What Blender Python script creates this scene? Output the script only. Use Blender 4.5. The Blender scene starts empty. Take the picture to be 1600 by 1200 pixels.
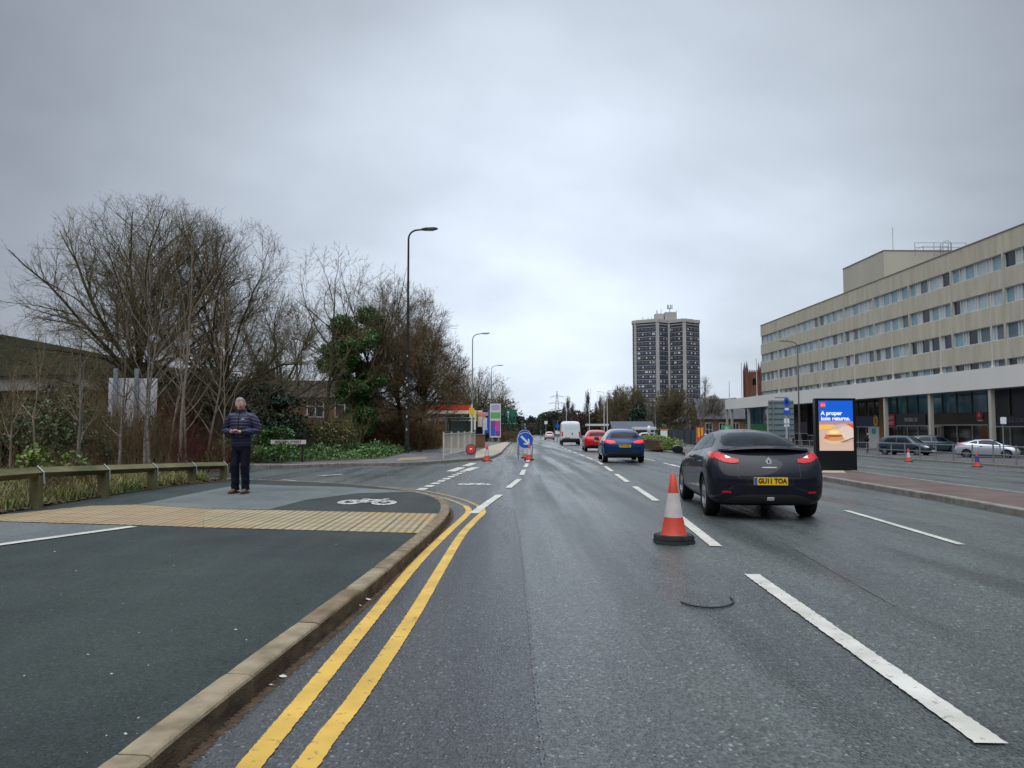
import bpy, bmesh, math, random
import numpy as np
from mathutils import Vector, Matrix, Quaternion
from mathutils.bvhtree import BVHTree
R = math.radians
PI = math.pi
sc = bpy.context.scene
COL = sc.collection

# ------------------------------------------------------------------ camera
CAM_H = 1.4
FPX = 1180.0
PITCH = math.atan(68 / FPX)
cam = bpy.data.cameras.new('camera')
cam.sensor_width = 36
cam.lens = 36 * FPX / 1600
cam.clip_start = 0.05
cam.clip_end = 6000
cam_ob = bpy.data.objects.new('camera', cam)
cam_ob.location = (0, 0, CAM_H)
cam_ob.rotation_euler = (PI / 2 + PITCH, 0, 0)
COL.objects.link(cam_ob)
sc.camera = cam_ob

# ------------------------------------------------------------------ world, sun, exposure
SUN_EL, SUN_AZ = R(58), R(200)      # azimuth measured clockwise from +Y
world = bpy.data.worlds.new('World')
sc.world = world
world.use_nodes = True
nt = world.node_tree
nt.nodes.clear()
N = nt.nodes.new
out = N('ShaderNodeOutputWorld'); bg = N('ShaderNodeBackground')
sky = N('ShaderNodeTexSky'); sky.sky_type = 'NISHITA'; sky.sun_disc = False
sky.sun_elevation = SUN_EL; sky.sun_rotation = SUN_AZ
tc = N('ShaderNodeTexCoord')
sep = N('ShaderNodeSeparateXYZ'); nt.links.new(tc.outputs['Generated'], sep.inputs[0])
def mth(op, a, b=None, clamp=False):
    n = N('ShaderNodeMath'); n.operation = op; n.use_clamp = clamp
    for k, v in enumerate((a, b)):
        if v is None: continue
        if isinstance(v, (int, float)): n.inputs[k].default_value = v
        else: nt.links.new(v, n.inputs[k])
    return n.outputs[0]
zz = mth('MAXIMUM', sep.outputs[2], 0.0)
den = mth('ADD', zz, 0.34)
cx = mth('DIVIDE', sep.outputs[0], den); cy = mth('DIVIDE', sep.outputs[1], den)
cmb = N('ShaderNodeCombineXYZ'); nt.links.new(cx, cmb.inputs[0]); nt.links.new(cy, cmb.inputs[1])
nz = N('ShaderNodeTexNoise'); nz.inputs['Scale'].default_value = 0.62; nz.inputs['Detail'].default_value = 5
nz.inputs['Roughness'].default_value = 0.5; nz.inputs['Distortion'].default_value = 0.35
nt.links.new(cmb.outputs[0], nz.inputs['Vector'])
nz2 = N('ShaderNodeTexNoise'); nz2.inputs['Scale'].default_value = 2.2; nz2.inputs['Detail'].default_value = 5
nt.links.new(cmb.outputs[0], nz2.inputs['Vector'])
ramp = N('ShaderNodeValToRGB')
nt.links.new(mth('ADD', mth('MULTIPLY', nz.outputs[0], 0.72), mth('MULTIPLY', nz2.outputs[0], 0.28)), ramp.inputs[0])
e = ramp.color_ramp.elements
e[0].position = 0.34; e[0].color = (0.385, 0.430, 0.500, 1)
e[1].position = 0.62; e[1].color = (0.670, 0.745, 0.850, 1)
# the overcast is thinnest low in front of the viewer, thicker to the sides, bright overhead
gd = N('ShaderNodeVectorMath'); gd.operation = 'DOT_PRODUCT'; gd.inputs[1].default_value = Vector((0.04, 1, 0.20)).normalized()
nrm = N('ShaderNodeVectorMath'); nrm.operation = 'NORMALIZE'; nt.links.new(tc.outputs['Generated'], nrm.inputs[0]); nt.links.new(nrm.outputs[0], gd.inputs[0])
glow = mth('POWER', mth('MAXIMUM', gd.outputs['Value'], 0.0), 7.5)
bright = mth('ADD', 0.37, mth('MULTIPLY', glow, 1.0))
over = mth('MULTIPLY', mth('MAXIMUM', mth('SUBTRACT', zz, 0.53), 0.0), 7.6)
bright = mth('ADD', bright, over)
vm = N('ShaderNodeVectorMath'); vm.operation = 'SCALE'
nt.links.new(ramp.outputs[0], vm.inputs[0]); nt.links.new(bright, vm.inputs['Scale'])
sks = N('ShaderNodeVectorMath'); sks.operation = 'SCALE'; sks.inputs['Scale'].default_value = 0.08
nt.links.new(sky.outputs[0], sks.inputs[0])
mixs = N('ShaderNodeMix'); mixs.data_type = 'VECTOR'; mixs.inputs[0].default_value = 0.92
nt.links.new(sks.outputs[0], mixs.inputs[4]); nt.links.new(vm.outputs[0], mixs.inputs[5])
nt.links.new(mixs.outputs[1], bg.inputs[0]); bg.inputs[1].default_value = 1.0
nt.links.new(bg.outputs[0], out.inputs[0])
sun = bpy.data.lights.new('sun', 'SUN'); sun.energy = 1.3; sun.angle = R(60); sun.color = (1.0, 0.97, 0.93)
sun_ob = bpy.data.objects.new('sun', sun)
sd = Vector((math.sin(SUN_AZ) * math.cos(SUN_EL), math.cos(SUN_AZ) * math.cos(SUN_EL), math.sin(SUN_EL)))
sun_ob.rotation_euler = sd.to_track_quat('Z', 'Y').to_euler()
COL.objects.link(sun_ob)
sc.view_settings.view_transform = 'Standard'
sc.view_settings.look = 'None'
sc.view_settings.exposure = 0.16
sc.view_settings.gamma = 1.0

# ------------------------------------------------------------------ terrain height and survey helpers
KX, KY = (-9.0, -1.0, 11.2, 26.0), (14.0, 500.0)
def gz(x, y):
    z = -0.007 * min(max(0.0, y - 14.0), 486.0)
    if x < -1.0: z += 0.02 * min(-1.0 - x, 8.0)
    if x > 11.2: z -= 0.035 * (min(x, 26.0) - 11.2)
    return z
_f = Vector((0, math.cos(PITCH), math.sin(PITCH))); _u = Vector((0, -math.sin(PITCH), math.cos(PITCH)))
def ray(px, py): return _f * FPX + Vector((1, 0, 0)) * (px - 800) + _u * (600 - py)
def at(px, py, d):                       # the point at distance d along +Y
    r = ray(px, py); return Vector((0, 0, CAM_H)) + r * (d / r.y)
def U(px, py, off=0.0):                  # the ground point surveyed at a photo position
    r = ray(px, py); r = r / r.y
    lo, hi = 0.5, 480.0
    for _ in range(60):
        m = (lo + hi) / 2
        if CAM_H + r.z * m > gz(r.x * m, m) + off: lo = m
        else: hi = m
    return (r.x * lo, lo)
def gp(px, d):
    x = (px - 800) / 1182.0 * d
    return (x, d, gz(x, d))

# ------------------------------------------------------------------ materials
MATS = {}
def M(name, col, rough=0.6, metal=0.0, col2=None, vscale=4.0, vamt=0.5, bump=0.0, bscale=60.0, spec=0.5,
      emit=None, coat=0.0, detail=4.0, stretch=None):
    if name in MATS: return MATS[name]
    if rough >= 0.7 and spec == 0.5: spec = 0.15
    m = bpy.data.materials.new(name); m.use_nodes = True
    t = m.node_tree; p = t.nodes['Principled BSDF']
    p.inputs['Base Color'].default_value = (*col, 1); p.inputs['Roughness'].default_value = rough
    p.inputs['Metallic'].default_value = metal; p.inputs['Specular IOR Level'].default_value = spec
    p.inputs['Coat Weight'].default_value = coat; p.inputs['Coat Roughness'].default_value = 0.03
    co = t.nodes.new('ShaderNodeTexCoord'); src = co.outputs['Object']
    if stretch:
        mp = t.nodes.new('ShaderNodeMapping'); mp.inputs['Scale'].default_value = stretch
        t.links.new(src, mp.inputs[0]); src = mp.outputs[0]
    if col2 is not None:
        n = t.nodes.new('ShaderNodeTexNoise'); n.inputs['Scale'].default_value = vscale; n.inputs['Detail'].default_value = detail
        t.links.new(src, n.inputs['Vector'])
        r = t.nodes.new('ShaderNodeValToRGB'); r.color_ramp.elements[0].position = 0.5 - vamt / 2; r.color_ramp.elements[1].position = 0.5 + vamt / 2
        r.color_ramp.elements[0].color = (*col, 1); r.color_ramp.elements[1].color = (*col2, 1)
        t.links.new(n.outputs[0], r.inputs[0]); t.links.new(r.outputs[0], p.inputs['Base Color'])
    if bump:
        n = t.nodes.new('ShaderNodeTexNoise'); n.inputs['Scale'].default_value = bscale; n.inputs['Detail'].default_value = 4
        t.links.new(src, n.inputs['Vector'])
        b = t.nodes.new('ShaderNodeBump'); b.inputs['Strength'].default_value = bump; b.inputs['Distance'].default_value = 0.01
        t.links.new(n.outputs[0], b.inputs['Height']); t.links.new(b.outputs[0], p.inputs['Normal'])
    if emit:
        p.inputs['Emission Color'].default_value = (*col, 1); p.inputs['Emission Strength'].default_value = emit
    MATS[name] = m
    return m

def asphalt(name, c_dark, c_light, chip, rough, wet=0.5, big=(1, 1, 1), chipsz=75.0, rr=0.2):
    """aggregate: voronoi chips, worn patches, damp areas with lower roughness"""
    m = bpy.data.materials.new(name); m.use_nodes = True
    t = m.node_tree; p = t.nodes['Principled BSDF']; L = t.links.new; n_ = t.nodes.new
    co = n_('ShaderNodeTexCoord')
    v = n_('ShaderNodeTexVoronoi'); v.inputs['Scale'].default_value = chipsz; L(co.outputs['Object'], v.inputs['Vector'])
    rv = n_('ShaderNodeValToRGB'); L(v.outputs['Color'], rv.inputs[0])
    el = rv.color_ramp.elements; el[0].position = 0.15; el[0].color = (*c_dark, 1); el[1].position = 0.85; el[1].color = (*c_light, 1)
    x = el.new(0.955); x.color = (*chip, 1)
    nb = n_('ShaderNodeTexNoise'); nb.inputs['Scale'].default_value = 0.55; nb.inputs['Detail'].default_value = 7; nb.inputs['Roughness'].default_value = 0.62
    mp = n_('ShaderNodeMapping'); mp.inputs['Scale'].default_value = big
    L(co.outputs['Object'], mp.inputs[0]); L(mp.outputs[0], nb.inputs['Vector'])
    rb = n_('ShaderNodeValToRGB'); L(nb.outputs[0], rb.inputs[0])
    rb.color_ramp.elements[0].position = 0.36; rb.color_ramp.elements[1].position = 0.64
    rb.color_ramp.elements[0].color = (0.66, 0.66, 0.68, 1); rb.color_ramp.elements[1].color = (1.22, 1.22, 1.2, 1)
    mx = n_('ShaderNodeMix'); mx.data_type = 'RGBA'; mx.blend_type = 'MULTIPLY'; mx.inputs[0].default_value = 1
    L(rv.outputs[0], mx.inputs[6]); L(rb.outputs[0], mx.inputs[7]); L(mx.outputs[2], p.inputs['Base Color'])
    mr = n_('ShaderNodeMapRange'); mr.inputs[1].default_value = 0.38; mr.inputs[2].default_value = 0.62
    mr.inputs[3].default_value = rough - rr; mr.inputs[4].default_value = rough + 0.16
    ms = n_('ShaderNodeMapping'); ms.inputs['Scale'].default_value = (1.5, 0.045, 1); L(co.outputs['Object'], ms.inputs[0])
    ns = n_('ShaderNodeTexNoise'); ns.inputs['Scale'].default_value = 1.0; ns.inputs['Detail'].default_value = 3; L(ms.outputs[0], ns.inputs['Vector'])
    ad = n_('ShaderNodeMath'); ad.operation = 'MULTIPLY_ADD'; ad.inputs[1].default_value = 0.9; L(ns.outputs[0], ad.inputs[0])
    sb = n_('ShaderNodeMath'); sb.operation = 'MULTIPLY_ADD'; sb.inputs[1].default_value = 0.55; sb.inputs[2].default_value = -0.22; L(nb.outputs[0], sb.inputs[0]); L(sb.outputs[0], ad.inputs[2])
    L(ad.outputs[0], mr.inputs[0]); L(mr.outputs[0], p.inputs['Roughness'])
    p.inputs['Specular IOR Level'].default_value = wet
    b = n_('ShaderNodeBump'); b.inputs['Strength'].default_value = 0.7; b.inputs['Distance'].default_value = 0.009
    L(v.outputs['Distance'], b.inputs['Height']); L(b.outputs[0], p.inputs['Normal'])
    MATS[name] = m
    return m

# ------------------------------------------------------------------ object helpers
def setp(o, label=None, cat=None, group=None, kind=None):
    if label: o['label'] = label
    if cat: o['category'] = cat
    if group: o['group'] = group
    if kind: o['kind'] = kind
    return o
def thing(name, label, cat, loc=(0, 0, 0), rz=0.0, group=None, rot=None):
    o = bpy.data.objects.new(name, None); o.empty_display_size = 0.2
    COL.objects.link(o); o.location = loc; o.rotation_euler = rot or (0, 0, rz)
    return setp(o, label, cat, group)
def link(name, me, parent=None, mats=()):
    for m in mats: me.materials.append(m)
    o = bpy.data.objects.new(name, me); COL.objects.link(o)
    if parent: o.parent = parent
    return o
class MB:
    def __init__(s): s.v = []; s.f = []; s.m = []; s.mats = []
    def mi(s, m):
        if m not in s.mats: s.mats.append(m)
        return s.mats.index(m)
    def add(s, vs, fs, m):
        b = len(s.v); k = s.mi(m)
        s.v += [tuple(q) for q in vs]; s.f += [tuple(b + i for i in f) for f in fs]; s.m += [k] * len(fs)
        return s
    def box(s, lo, hi, m, M4=None, bev=0.0):
        x0, y0, z0 = lo; x1, y1, z1 = hi
        if bev:
            vs = []
            fs = []
            bm = bmesh.new(); bmesh.ops.create_cube(bm, size=1)
            for q in bm.verts: q.co = Vector(((x0 + x1) / 2 + q.co.x * (x1 - x0), (y0 + y1) / 2 + q.co.y * (y1 - y0), (z0 + z1) / 2 + q.co.z * (z1 - z0)))
            bmesh.ops.bevel(bm, geom=bm.edges[:], offset=bev, segments=2, affect='EDGES', profile=0.5)
            bm.verts.index_update()
            vs = [q.co.copy() for q in bm.verts]; fs = [[q.index for q in f.verts] for f in bm.faces]; bm.free()
        else:
            vs = [Vector(q) for q in ((x0, y0, z0), (x1, y0, z0), (x1, y1, z0), (x0, y1, z0), (x0, y0, z1), (x1, y0, z1), (x1, y1, z1), (x0, y1, z1))]
            fs = [(0, 3, 2, 1), (4, 5, 6, 7), (0, 1, 5, 4), (1, 2, 6, 5), (2, 3, 7, 6), (3, 0, 4, 7)]
        if M4: vs = [M4 @ q for q in vs]
        return s.add(vs, fs, m)
    def tube(s, pts, rad, m, k=8, caps=True):
        pts = [Vector(p) for p in pts]; n = len(pts)
        if isinstance(rad, (int, float)): rad = [rad] * n
        vs = []; fs = []
        prev = None
        for i, p in enumerate(pts):
            d = (pts[min(i + 1, n - 1)] - pts[max(i - 1, 0)]).normalized()
            a = Vector((0, 0, 1)) if abs(d.z) < 0.95 else Vector((1, 0, 0))
            if prev is not None: a = prev
            x = (a - d * a.dot(d)).normalized(); prev = x; y = d.cross(x)
            for j in range(k):
                t = 2 * PI * j / k
                vs.append(p + (x * math.cos(t) + y * math.sin(t)) * rad[i])
        for i in range(n - 1):
            for j in range(k):
                a = i * k + j; b = i * k + (j + 1) % k
                fs.append((a, b, b + k, a + k))
        if caps:
            fs.append(tuple(range(k))[::-1]); fs.append(tuple((n - 1) * k + j for j in range(k)))
        return s.add(vs, fs, m)
    def lathe(s, prof, m, k=24, M4=None, caps=True):   # prof: (r,z) list about Z
        vs = []; fs = []
        for r, z in prof:
            for j in range(k):
                t = 2 * PI * j / k; vs.append(Vector((r * math.cos(t), r * math.sin(t), z)))
        for i in range(len(prof) - 1):
            for j in range(k):
                a = i * k + j; b = i * k + (j + 1) % k
                fs.append((a, b, b + k, a + k))
        if caps:
            fs.append(tuple(range(k))[::-1]); fs.append(tuple((len(prof) - 1) * k + j for j in range(k)))
        if M4: vs = [M4 @ q for q in vs]
        return s.add(vs, fs, m)
    def prism(s, poly, t, m, M4=None):                  # poly in XY, thickness t along +Z
        n = len(poly)
        vs = [Vector((a, b, 0)) for a, b in poly] + [Vector((a, b, t)) for a, b in poly]
        fs = [tuple(range(n))[::-1], tuple(range(n, 2 * n))] + [(i, (i + 1) % n, n + (i + 1) % n, n + i) for i in range(n)]
        if M4: vs = [M4 @ q for q in vs]
        return s.add(vs, fs, m)
    def build(s, name, parent=None, smooth=False):
        me = bpy.data.meshes.new(name); me.from_pydata([tuple(q) for q in s.v], [], s.f)
        for m in s.mats: me.materials.append(m)
        me.polygons.foreach_set('material_index', s.m)
        if smooth:
            me.polygons.foreach_set('use_smooth', [True] * len(me.polygons))
            me.set_sharp_from_angle(angle=R(40))
        me.update()
        o = bpy.data.objects.new(name, me); COL.objects.link(o)
        if parent: o.parent = parent
        return o
def copy_tree(o, parent=None):
    c = o.copy(); COL.objects.link(c); c.parent = parent
    for ch in o.children: copy_tree(ch, c)
    return c
def text_mesh(s, size, depth=0.004, align='CENTER', bold=0.0, width=1.0):
    cu = bpy.data.curves.new('t', 'FONT'); cu.body = s; cu.size = size; cu.extrude = depth / 2; cu.align_x = align; cu.align_y = 'CENTER'
    cu.offset = bold; cu.resolution_u = 3; cu.space_line = 0.85
    o = bpy.data.objects.new('t', cu); COL.objects.link(o)
    dg = bpy.context.evaluated_depsgraph_get(); me = bpy.data.meshes.new_from_object(o.evaluated_get(dg))
    bpy.data.objects.remove(o); bpy.data.curves.remove(cu)
    for v in me.vertices: v.co.x *= width
    return me
def text(name, s, size, mat, M4, parent=None, **k):
    me = text_mesh(s, size, **k); me.transform(M4); me.materials.clear(); me.materials.append(mat)
    o = bpy.data.objects.new(name, me); COL.objects.link(o)
    if parent: o.parent = parent
    return o
FACE_CAM = Matrix.Rotation(PI / 2, 4, 'X')          # XY art -> faces -Y, upright
def T(x, y, z): return Matrix.Translation((x, y, z))

# draped ground sheets -------------------------------------------------
def drape(name, pts, off, mat, kind='structure', extra=()):
    bm = bmesh.new()
    f = bm.faces.new([bm.verts.new((x, y, 0)) for x, y in pts])
    bmesh.ops.triangulate(bm, faces=bm.faces[:])
    for x in KX:
        bmesh.ops.bisect_plane(bm, geom=bm.verts[:] + bm.edges[:] + bm.faces[:], plane_co=(x, 0, 0), plane_no=(1, 0, 0))
    for y in KY + tuple(extra):
        bmesh.ops.bisect_plane(bm, geom=bm.verts[:] + bm.edges[:] + bm.faces[:], plane_co=(0, y, 0), plane_no=(0, 1, 0))
    for v in bm.verts: v.co.z = gz(v.co.x, v.co.y) + off
    bmesh.ops.recalc_face_normals(bm, faces=bm.faces[:])
    for f in bm.faces:
        if f.normal.z < 0: f.normal_flip()
    me = bpy.data.meshes.new(name); bm.to_mesh(me); bm.free()
    me.materials.append(mat)
    o = bpy.data.objects.new(name, me); COL.objects.link(o); o['kind'] = kind
    return o
def resample(pl, step):
    out_ = []
    for (x0, y0), (x1, y1) in zip(pl[:-1], pl[1:]):
        L = math.hypot(x1 - x0, y1 - y0); n = max(1, int(math.ceil(L / step)))
        for i in range(n): out_.append((x0 + (x1 - x0) * i / n, y0 + (y1 - y0) * i / n))
    out_.append(pl[-1]); return out_
def smooth_pl(pl, n=6):            # Catmull-Rom
    P = [Vector((*p, 0)) for p in pl]; P = [P[0] * 2 - P[1]] + P + [P[-1] * 2 - P[-2]]
    o = []
    for i in range(1, len(P) - 2):
        for k in range(n):
            t = k / n; a, b, c, d = P[i - 1], P[i], P[i + 1], P[i + 2]
            q = 0.5 * ((2 * b) + (-a + c) * t + (2 * a - 5 * b + 4 * c - d) * t * t + (-a + 3 * b - 3 * c + d) * t ** 3)
            o.append((q.x, q.y))
    o.append(pl[-1]); return o
def normals2(pl):
    ns = []
    for i in range(len(pl)):
        a = pl[max(i - 1, 0)]; b = pl[min(i + 1, len(pl) - 1)]
        dx, dy = b[0] - a[0], b[1] - a[1]; L = math.hypot(dx, dy) or 1
        ns.append((dy / L, -dx / L))        # right-hand side of travel
    return ns
def offset_pl(pl, d):
    return [(p[0] + n[0] * d, p[1] + n[1] * d) for p, n in zip(pl, normals2(pl))]
RNG = random.Random(5)
class Marks:
    def __init__(s): s.b = MB()
    def stripe(s, pl, w, off, mat, step=0.12, jit=0.005):
        pl = resample(pl, step); ns = normals2(pl); vs = []; fs = []
        for (x, y), (nx, ny) in zip(pl, ns):
            for sgn in (-1, 1):
                d = sgn * w / 2 + RNG.uniform(-jit, jit)
                X, Y = x + nx * d, y + ny * d; vs.append((X, Y, gz(X, Y) + off))
        for i in range(len(pl) - 1): fs.append((2 * i, 2 * i + 1, 2 * i + 3, 2 * i + 2))
        s.b.add(vs, fs, mat)
    def done(s, name): 
        o = s.b.build(name); o['kind'] = 'structure'; return o
# ------------------------------------------------------------------ ground, road, pavements
m_ground = M('soil', (0.055, 0.050, 0.032), 0.95, col2=(0.05, 0.075, 0.025), vscale=0.8, bump=0.4, bscale=8)
m_road = asphalt('road_asphalt', (0.030, 0.037, 0.034), (0.088, 0.101, 0.094), (0.22, 0.235, 0.225), 0.38, 0.48, big=(1.6, 0.35, 1), chipsz=62)
m_road2 = asphalt('fresh_asphalt', (0.025, 0.028, 0.028), (0.070, 0.075, 0.075), (0.20, 0.21, 0.21), 0.39, 0.45, big=(1.8, 0.4, 1), chipsz=80)
m_pave = asphalt('pavement_asphalt', (0.022, 0.030, 0.027), (0.046, 0.058, 0.053), (0.085, 0.098, 0.09), 0.66, 0.22, chipsz=110, rr=0.1)
m_pave2 = asphalt('pavement_asphalt_old', (0.075, 0.088, 0.083), (0.14, 0.155, 0.148), (0.22, 0.23, 0.22), 0.6, 0.35, chipsz=95)
m_pavefar = asphalt('footway_surface', (0.09, 0.09, 0.09), (0.15, 0.15, 0.145), (0.2, 0.2, 0.2), 0.7, 0.3)
m_fore = asphalt('forecourt_surface', (0.055, 0.055, 0.058), (0.10, 0.10, 0.10), (0.15, 0.15, 0.15), 0.7, 0.3)
m_kerb = M('kerb_concrete', (0.125, 0.092, 0.055), 0.85, col2=(0.26, 0.205, 0.135), vscale=7, vamt=0.4, bump=0.6, bscale=70, detail=8)
m_kerbb = M('kerb_concrete_pale', (0.155, 0.122, 0.078), 0.85, col2=(0.30, 0.245, 0.165), vscale=6, vamt=0.4, bump=0.6, bscale=70, detail=8)
m_kerbc = M('kerb_concrete_stained', (0.10, 0.074, 0.043), 0.85, col2=(0.23, 0.175, 0.11), vscale=4, vamt=0.4, bump=0.7, bscale=60, detail=8)
m_kerb2 = M('kerb_concrete_far', (0.14, 0.13, 0.11), 0.85, col2=(0.26, 0.25, 0.22), vscale=5, bump=0.4)
def paint(name, col, under, thr=0.36, rough=0.55):
    m = bpy.data.materials.new(name); m.use_nodes = True; t = m.node_tree; p = t.nodes['Principled BSDF']; L = t.links.new; n_ = t.nodes.new
    co = n_('ShaderNodeTexCoord')
    a = n_('ShaderNodeTexNoise'); a.inputs['Scale'].default_value = 15; a.inputs['Detail'].default_value = 8; a.inputs['Roughness'].default_value = 0.75; L(co.outputs['Object'], a.inputs['Vector'])
    r = n_('ShaderNodeValToRGB'); L(a.outputs[0], r.inputs[0]); r.color_ramp.elements[0].position = thr; r.color_ramp.elements[1].position = thr + 0.05
    r.color_ramp.elements[0].color = (*under, 1); r.color_ramp.elements[1].color = (*col, 1)
    b = n_('ShaderNodeTexNoise'); b.inputs['Scale'].default_value = 3; b.inputs['Detail'].default_value = 6; L(co.outputs['Object'], b.inputs['Vector'])
    rb = n_('ShaderNodeValToRGB'); L(b.outputs[0], rb.inputs[0]); rb.color_ramp.elements[0].position = 0.3; rb.color_ramp.elements[1].position = 0.7
    rb.color_ramp.elements[0].color = (0.72, 0.70, 0.67, 1); rb.color_ramp.elements[1].color = (1.05, 1.05, 1.05, 1)
    mx = n_('ShaderNodeMix'); mx.data_type = 'RGBA'; mx.blend_type = 'MULTIPLY'; mx.inputs[0].default_value = 1
    L(r.outputs[0], mx.inputs[6]); L(rb.outputs[0], mx.inputs[7]); L(mx.outputs[2], p.inputs['Base Color'])
    p.inputs['Roughness'].default_value = rough
    bp = n_('ShaderNodeBump'); bp.inputs['Strength'].default_value = 0.4; bp.inputs['Distance'].default_value = 0.004; L(a.outputs[0], bp.inputs['Height']); L(bp.outputs[0], p.inputs['Normal'])
    return m
m_white = paint('road_paint_white', (0.54, 0.53, 0.47), (0.20, 0.20, 0.18), 0.37)
m_faint = paint('road_paint_worn', (0.46, 0.47, 0.45), (0.13, 0.14, 0.14), 0.47)
m_yellow = paint('road_paint_yellow', (0.60, 0.37, 0.052), (0.20, 0.14, 0.05), 0.37)
m_yellow2 = paint('road_paint_yellow_worn', (0.42, 0.30, 0.10), (0.12, 0.11, 0.09), 0.46)
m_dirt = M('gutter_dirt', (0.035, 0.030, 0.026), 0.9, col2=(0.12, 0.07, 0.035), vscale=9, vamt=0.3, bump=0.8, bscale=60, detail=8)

drape('ground', [(-2500, -60), (2500, -60), (2500, 3200), (-2500, 3200)], -0.06, m_ground)
drape('road', [(-70, -12), (70, -12), (70, 480), (-70, 480)], 0.0, m_road)
KERB = smooth_pl([(-1.62, -8), (-1.50, 0.5), (-1.44, 2.0), (-1.39, 3.1), (-1.32, 4.2), (-1.19, 5.9), (-1.09, 7.5), (-1.00, 9.2), (-0.95, 10.8), (-1.00, 12.2),
                  (-1.22, 13.6), (-1.72, 14.9), (-2.55, 16.0), (-3.7, 16.9), (-5.2, 17.5), (-7.5, 18.0), (-11, 18.6), (-20, 20.5), (-60, 28)], 6)
# smoother, more bluish surface beside the kerb (a re-laid strip of carriageway)
strip = [p for p in KERB if p[1] < 13.2 and p[0] > -1.7]
drape('road_relaid_strip', [(x + 0.02, y) for x, y in strip] + [(-0.35, 14.3), (0.02, 13.2), (0.10, 10), (0.12, 6), (0.13, 3), (0.16, -8)], 0.004, m_road2)
drape('pavement', offset_pl(KERB, -0.125) + [(-60, -8)], 0.12, m_pave)

def kerbline(name, pl, mat, h=0.124, w=0.14, stone=0.9, face=0.05, drop=None, low=0.02, fmat=None):
    """kerb stones laid along a polyline, pavement on the left of travel"""
    pl = resample(pl, 0.15); b = MB(); acc = 0; seg = [pl[0]]
    def stone_(s):
        if len(s) < 2: return
        ns = normals2(s); vs = []; fs = []; ff = []
        dh = RNG.uniform(-0.0015, 0.0025); dx = RNG.uniform(-0.003, 0.003)
        k = 6
        for q, (p, n) in enumerate(zip(s, ns)):
            sh = 0.003 if q in (0, len(s) - 1) else 0
            H = h
            if drop and drop(p): H = low
            ch = min(0.02, H * 0.5)
            for d, z in ((-w, -0.05), (-w, H - sh), (-ch - dx, H - sh + 0.0005), (-0.3 * ch - dx, H - ch * 0.35 - sh), (0 - dx, H - ch - sh), (0.006 - dx, -face)):
                X, Y = p[0] + n[0] * d, p[1] + n[1] * d
                vs.append((X, Y, gz(X, Y) + z + (dh if z > 0 else 0)))
        for i in range(len(s) - 1):
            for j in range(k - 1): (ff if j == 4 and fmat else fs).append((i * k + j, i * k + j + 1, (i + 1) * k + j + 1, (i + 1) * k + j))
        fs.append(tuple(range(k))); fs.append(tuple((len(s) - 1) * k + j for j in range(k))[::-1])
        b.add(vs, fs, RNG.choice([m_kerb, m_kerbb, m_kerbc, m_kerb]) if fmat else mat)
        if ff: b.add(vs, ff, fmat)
    for i in range(1, len(pl)):
        a, c = pl[i - 1], pl[i]; L = math.hypot(c[0] - a[0], c[1] - a[1]); acc += L
        seg.append(c)
        if acc > stone:
            e_ = seg[-1]; p_ = seg[-2]; L2 = math.hypot(e_[0] - p_[0], e_[1] - p_[1])
            g = 0.013 / max(L2, 0.01); seg[-1] = (e_[0] - (e_[0] - p_[0]) * g, e_[1] - (e_[1] - p_[1]) * g)
            stone_(seg); seg = [e_]; acc = 0
    stone_(seg)
    o = b.build(name); o['kind'] = 'structure'; return o
m_kface = M('kerb_face_dirt_shade', (0.045, 0.032, 0.022), 0.85, col2=(0.16, 0.115, 0.07), vscale=5, vamt=0.45, bump=0.7, bscale=50, detail=9, stretch=(1, 1, 3))  # road-side face: dirt, with its shade also painted into the darker brown
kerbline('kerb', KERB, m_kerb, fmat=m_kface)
mk = Marks()
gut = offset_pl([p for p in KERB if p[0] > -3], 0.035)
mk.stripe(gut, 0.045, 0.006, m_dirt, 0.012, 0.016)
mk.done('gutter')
# far side of the side road and the footway along the main road
FK_px = [(540, 729), (613, 728), (662, 726), (715, 722), (755, 719), (773, 715), (781, 711), (785, 708)]
FK = [(-60, 36), (-22, 28.0), (-13.5, 26.6), U(393, 732)] + [U(*p) for p in FK_px] + [(-0.55, 60), (-0.1, 97), (1.5, 160), (6, 400)]
FK = smooth_pl(FK, 4)
FOOT = offset_pl(FK, -0.125) + [(-60, 400)]
drape('footway', FOOT, 0.12, m_pavefar)
kerbline('kerb', FK, m_kerb2, stone=0.9)
# pale block-paved verge along the kerb
m_block = M('pale_block_paving', (0.30, 0.26, 0.20), 0.8, col2=(0.42, 0.36, 0.28), vscale=3, bump=0.3)
a1 = [U(*p, 0.12) for p in [(742, 716), (771, 711), (783, 706), (797, 692)]]
b1 = [U(*p, 0.12) for p in [(790, 690.5), (768, 696), (744, 706)]]
drape('paved_verge', a1 + b1, 0.126, m_block)
# median island
IL = [(7.3, -8), (7.45, 2), (7.95, 11.6), (8.42, 20), (9.1, 30), (9.8, 43), (10.9, 62), (12.6, 100), (16.5, 200), (24, 400)]
IR = [(9.95, -8), (9.98, 8), (10.15, 15), (10.75, 23.5), (12.0, 38), (12.9, 48), (13.9, 62), (15.6, 100), (19, 200), (26, 400)]
m_isl = M('median_paving', (0.085, 0.058, 0.050), 0.75, col2=(0.15, 0.108, 0.096), vscale=1.2, vamt=0.5, bump=0.3, bscale=40, detail=7)
ILs, IRs = smooth_pl(IL, 4), smooth_pl(IR, 4)
drape('median', [(x + 0.125, y) for x, y in ILs] + [(x - 0.125, y) for x, y in IRs][::-1], 0.12, m_isl)
kerbline('kerb', ILs[::-1], m_kerb2)
kerbline('kerb', IRs, m_kerb2)
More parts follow.
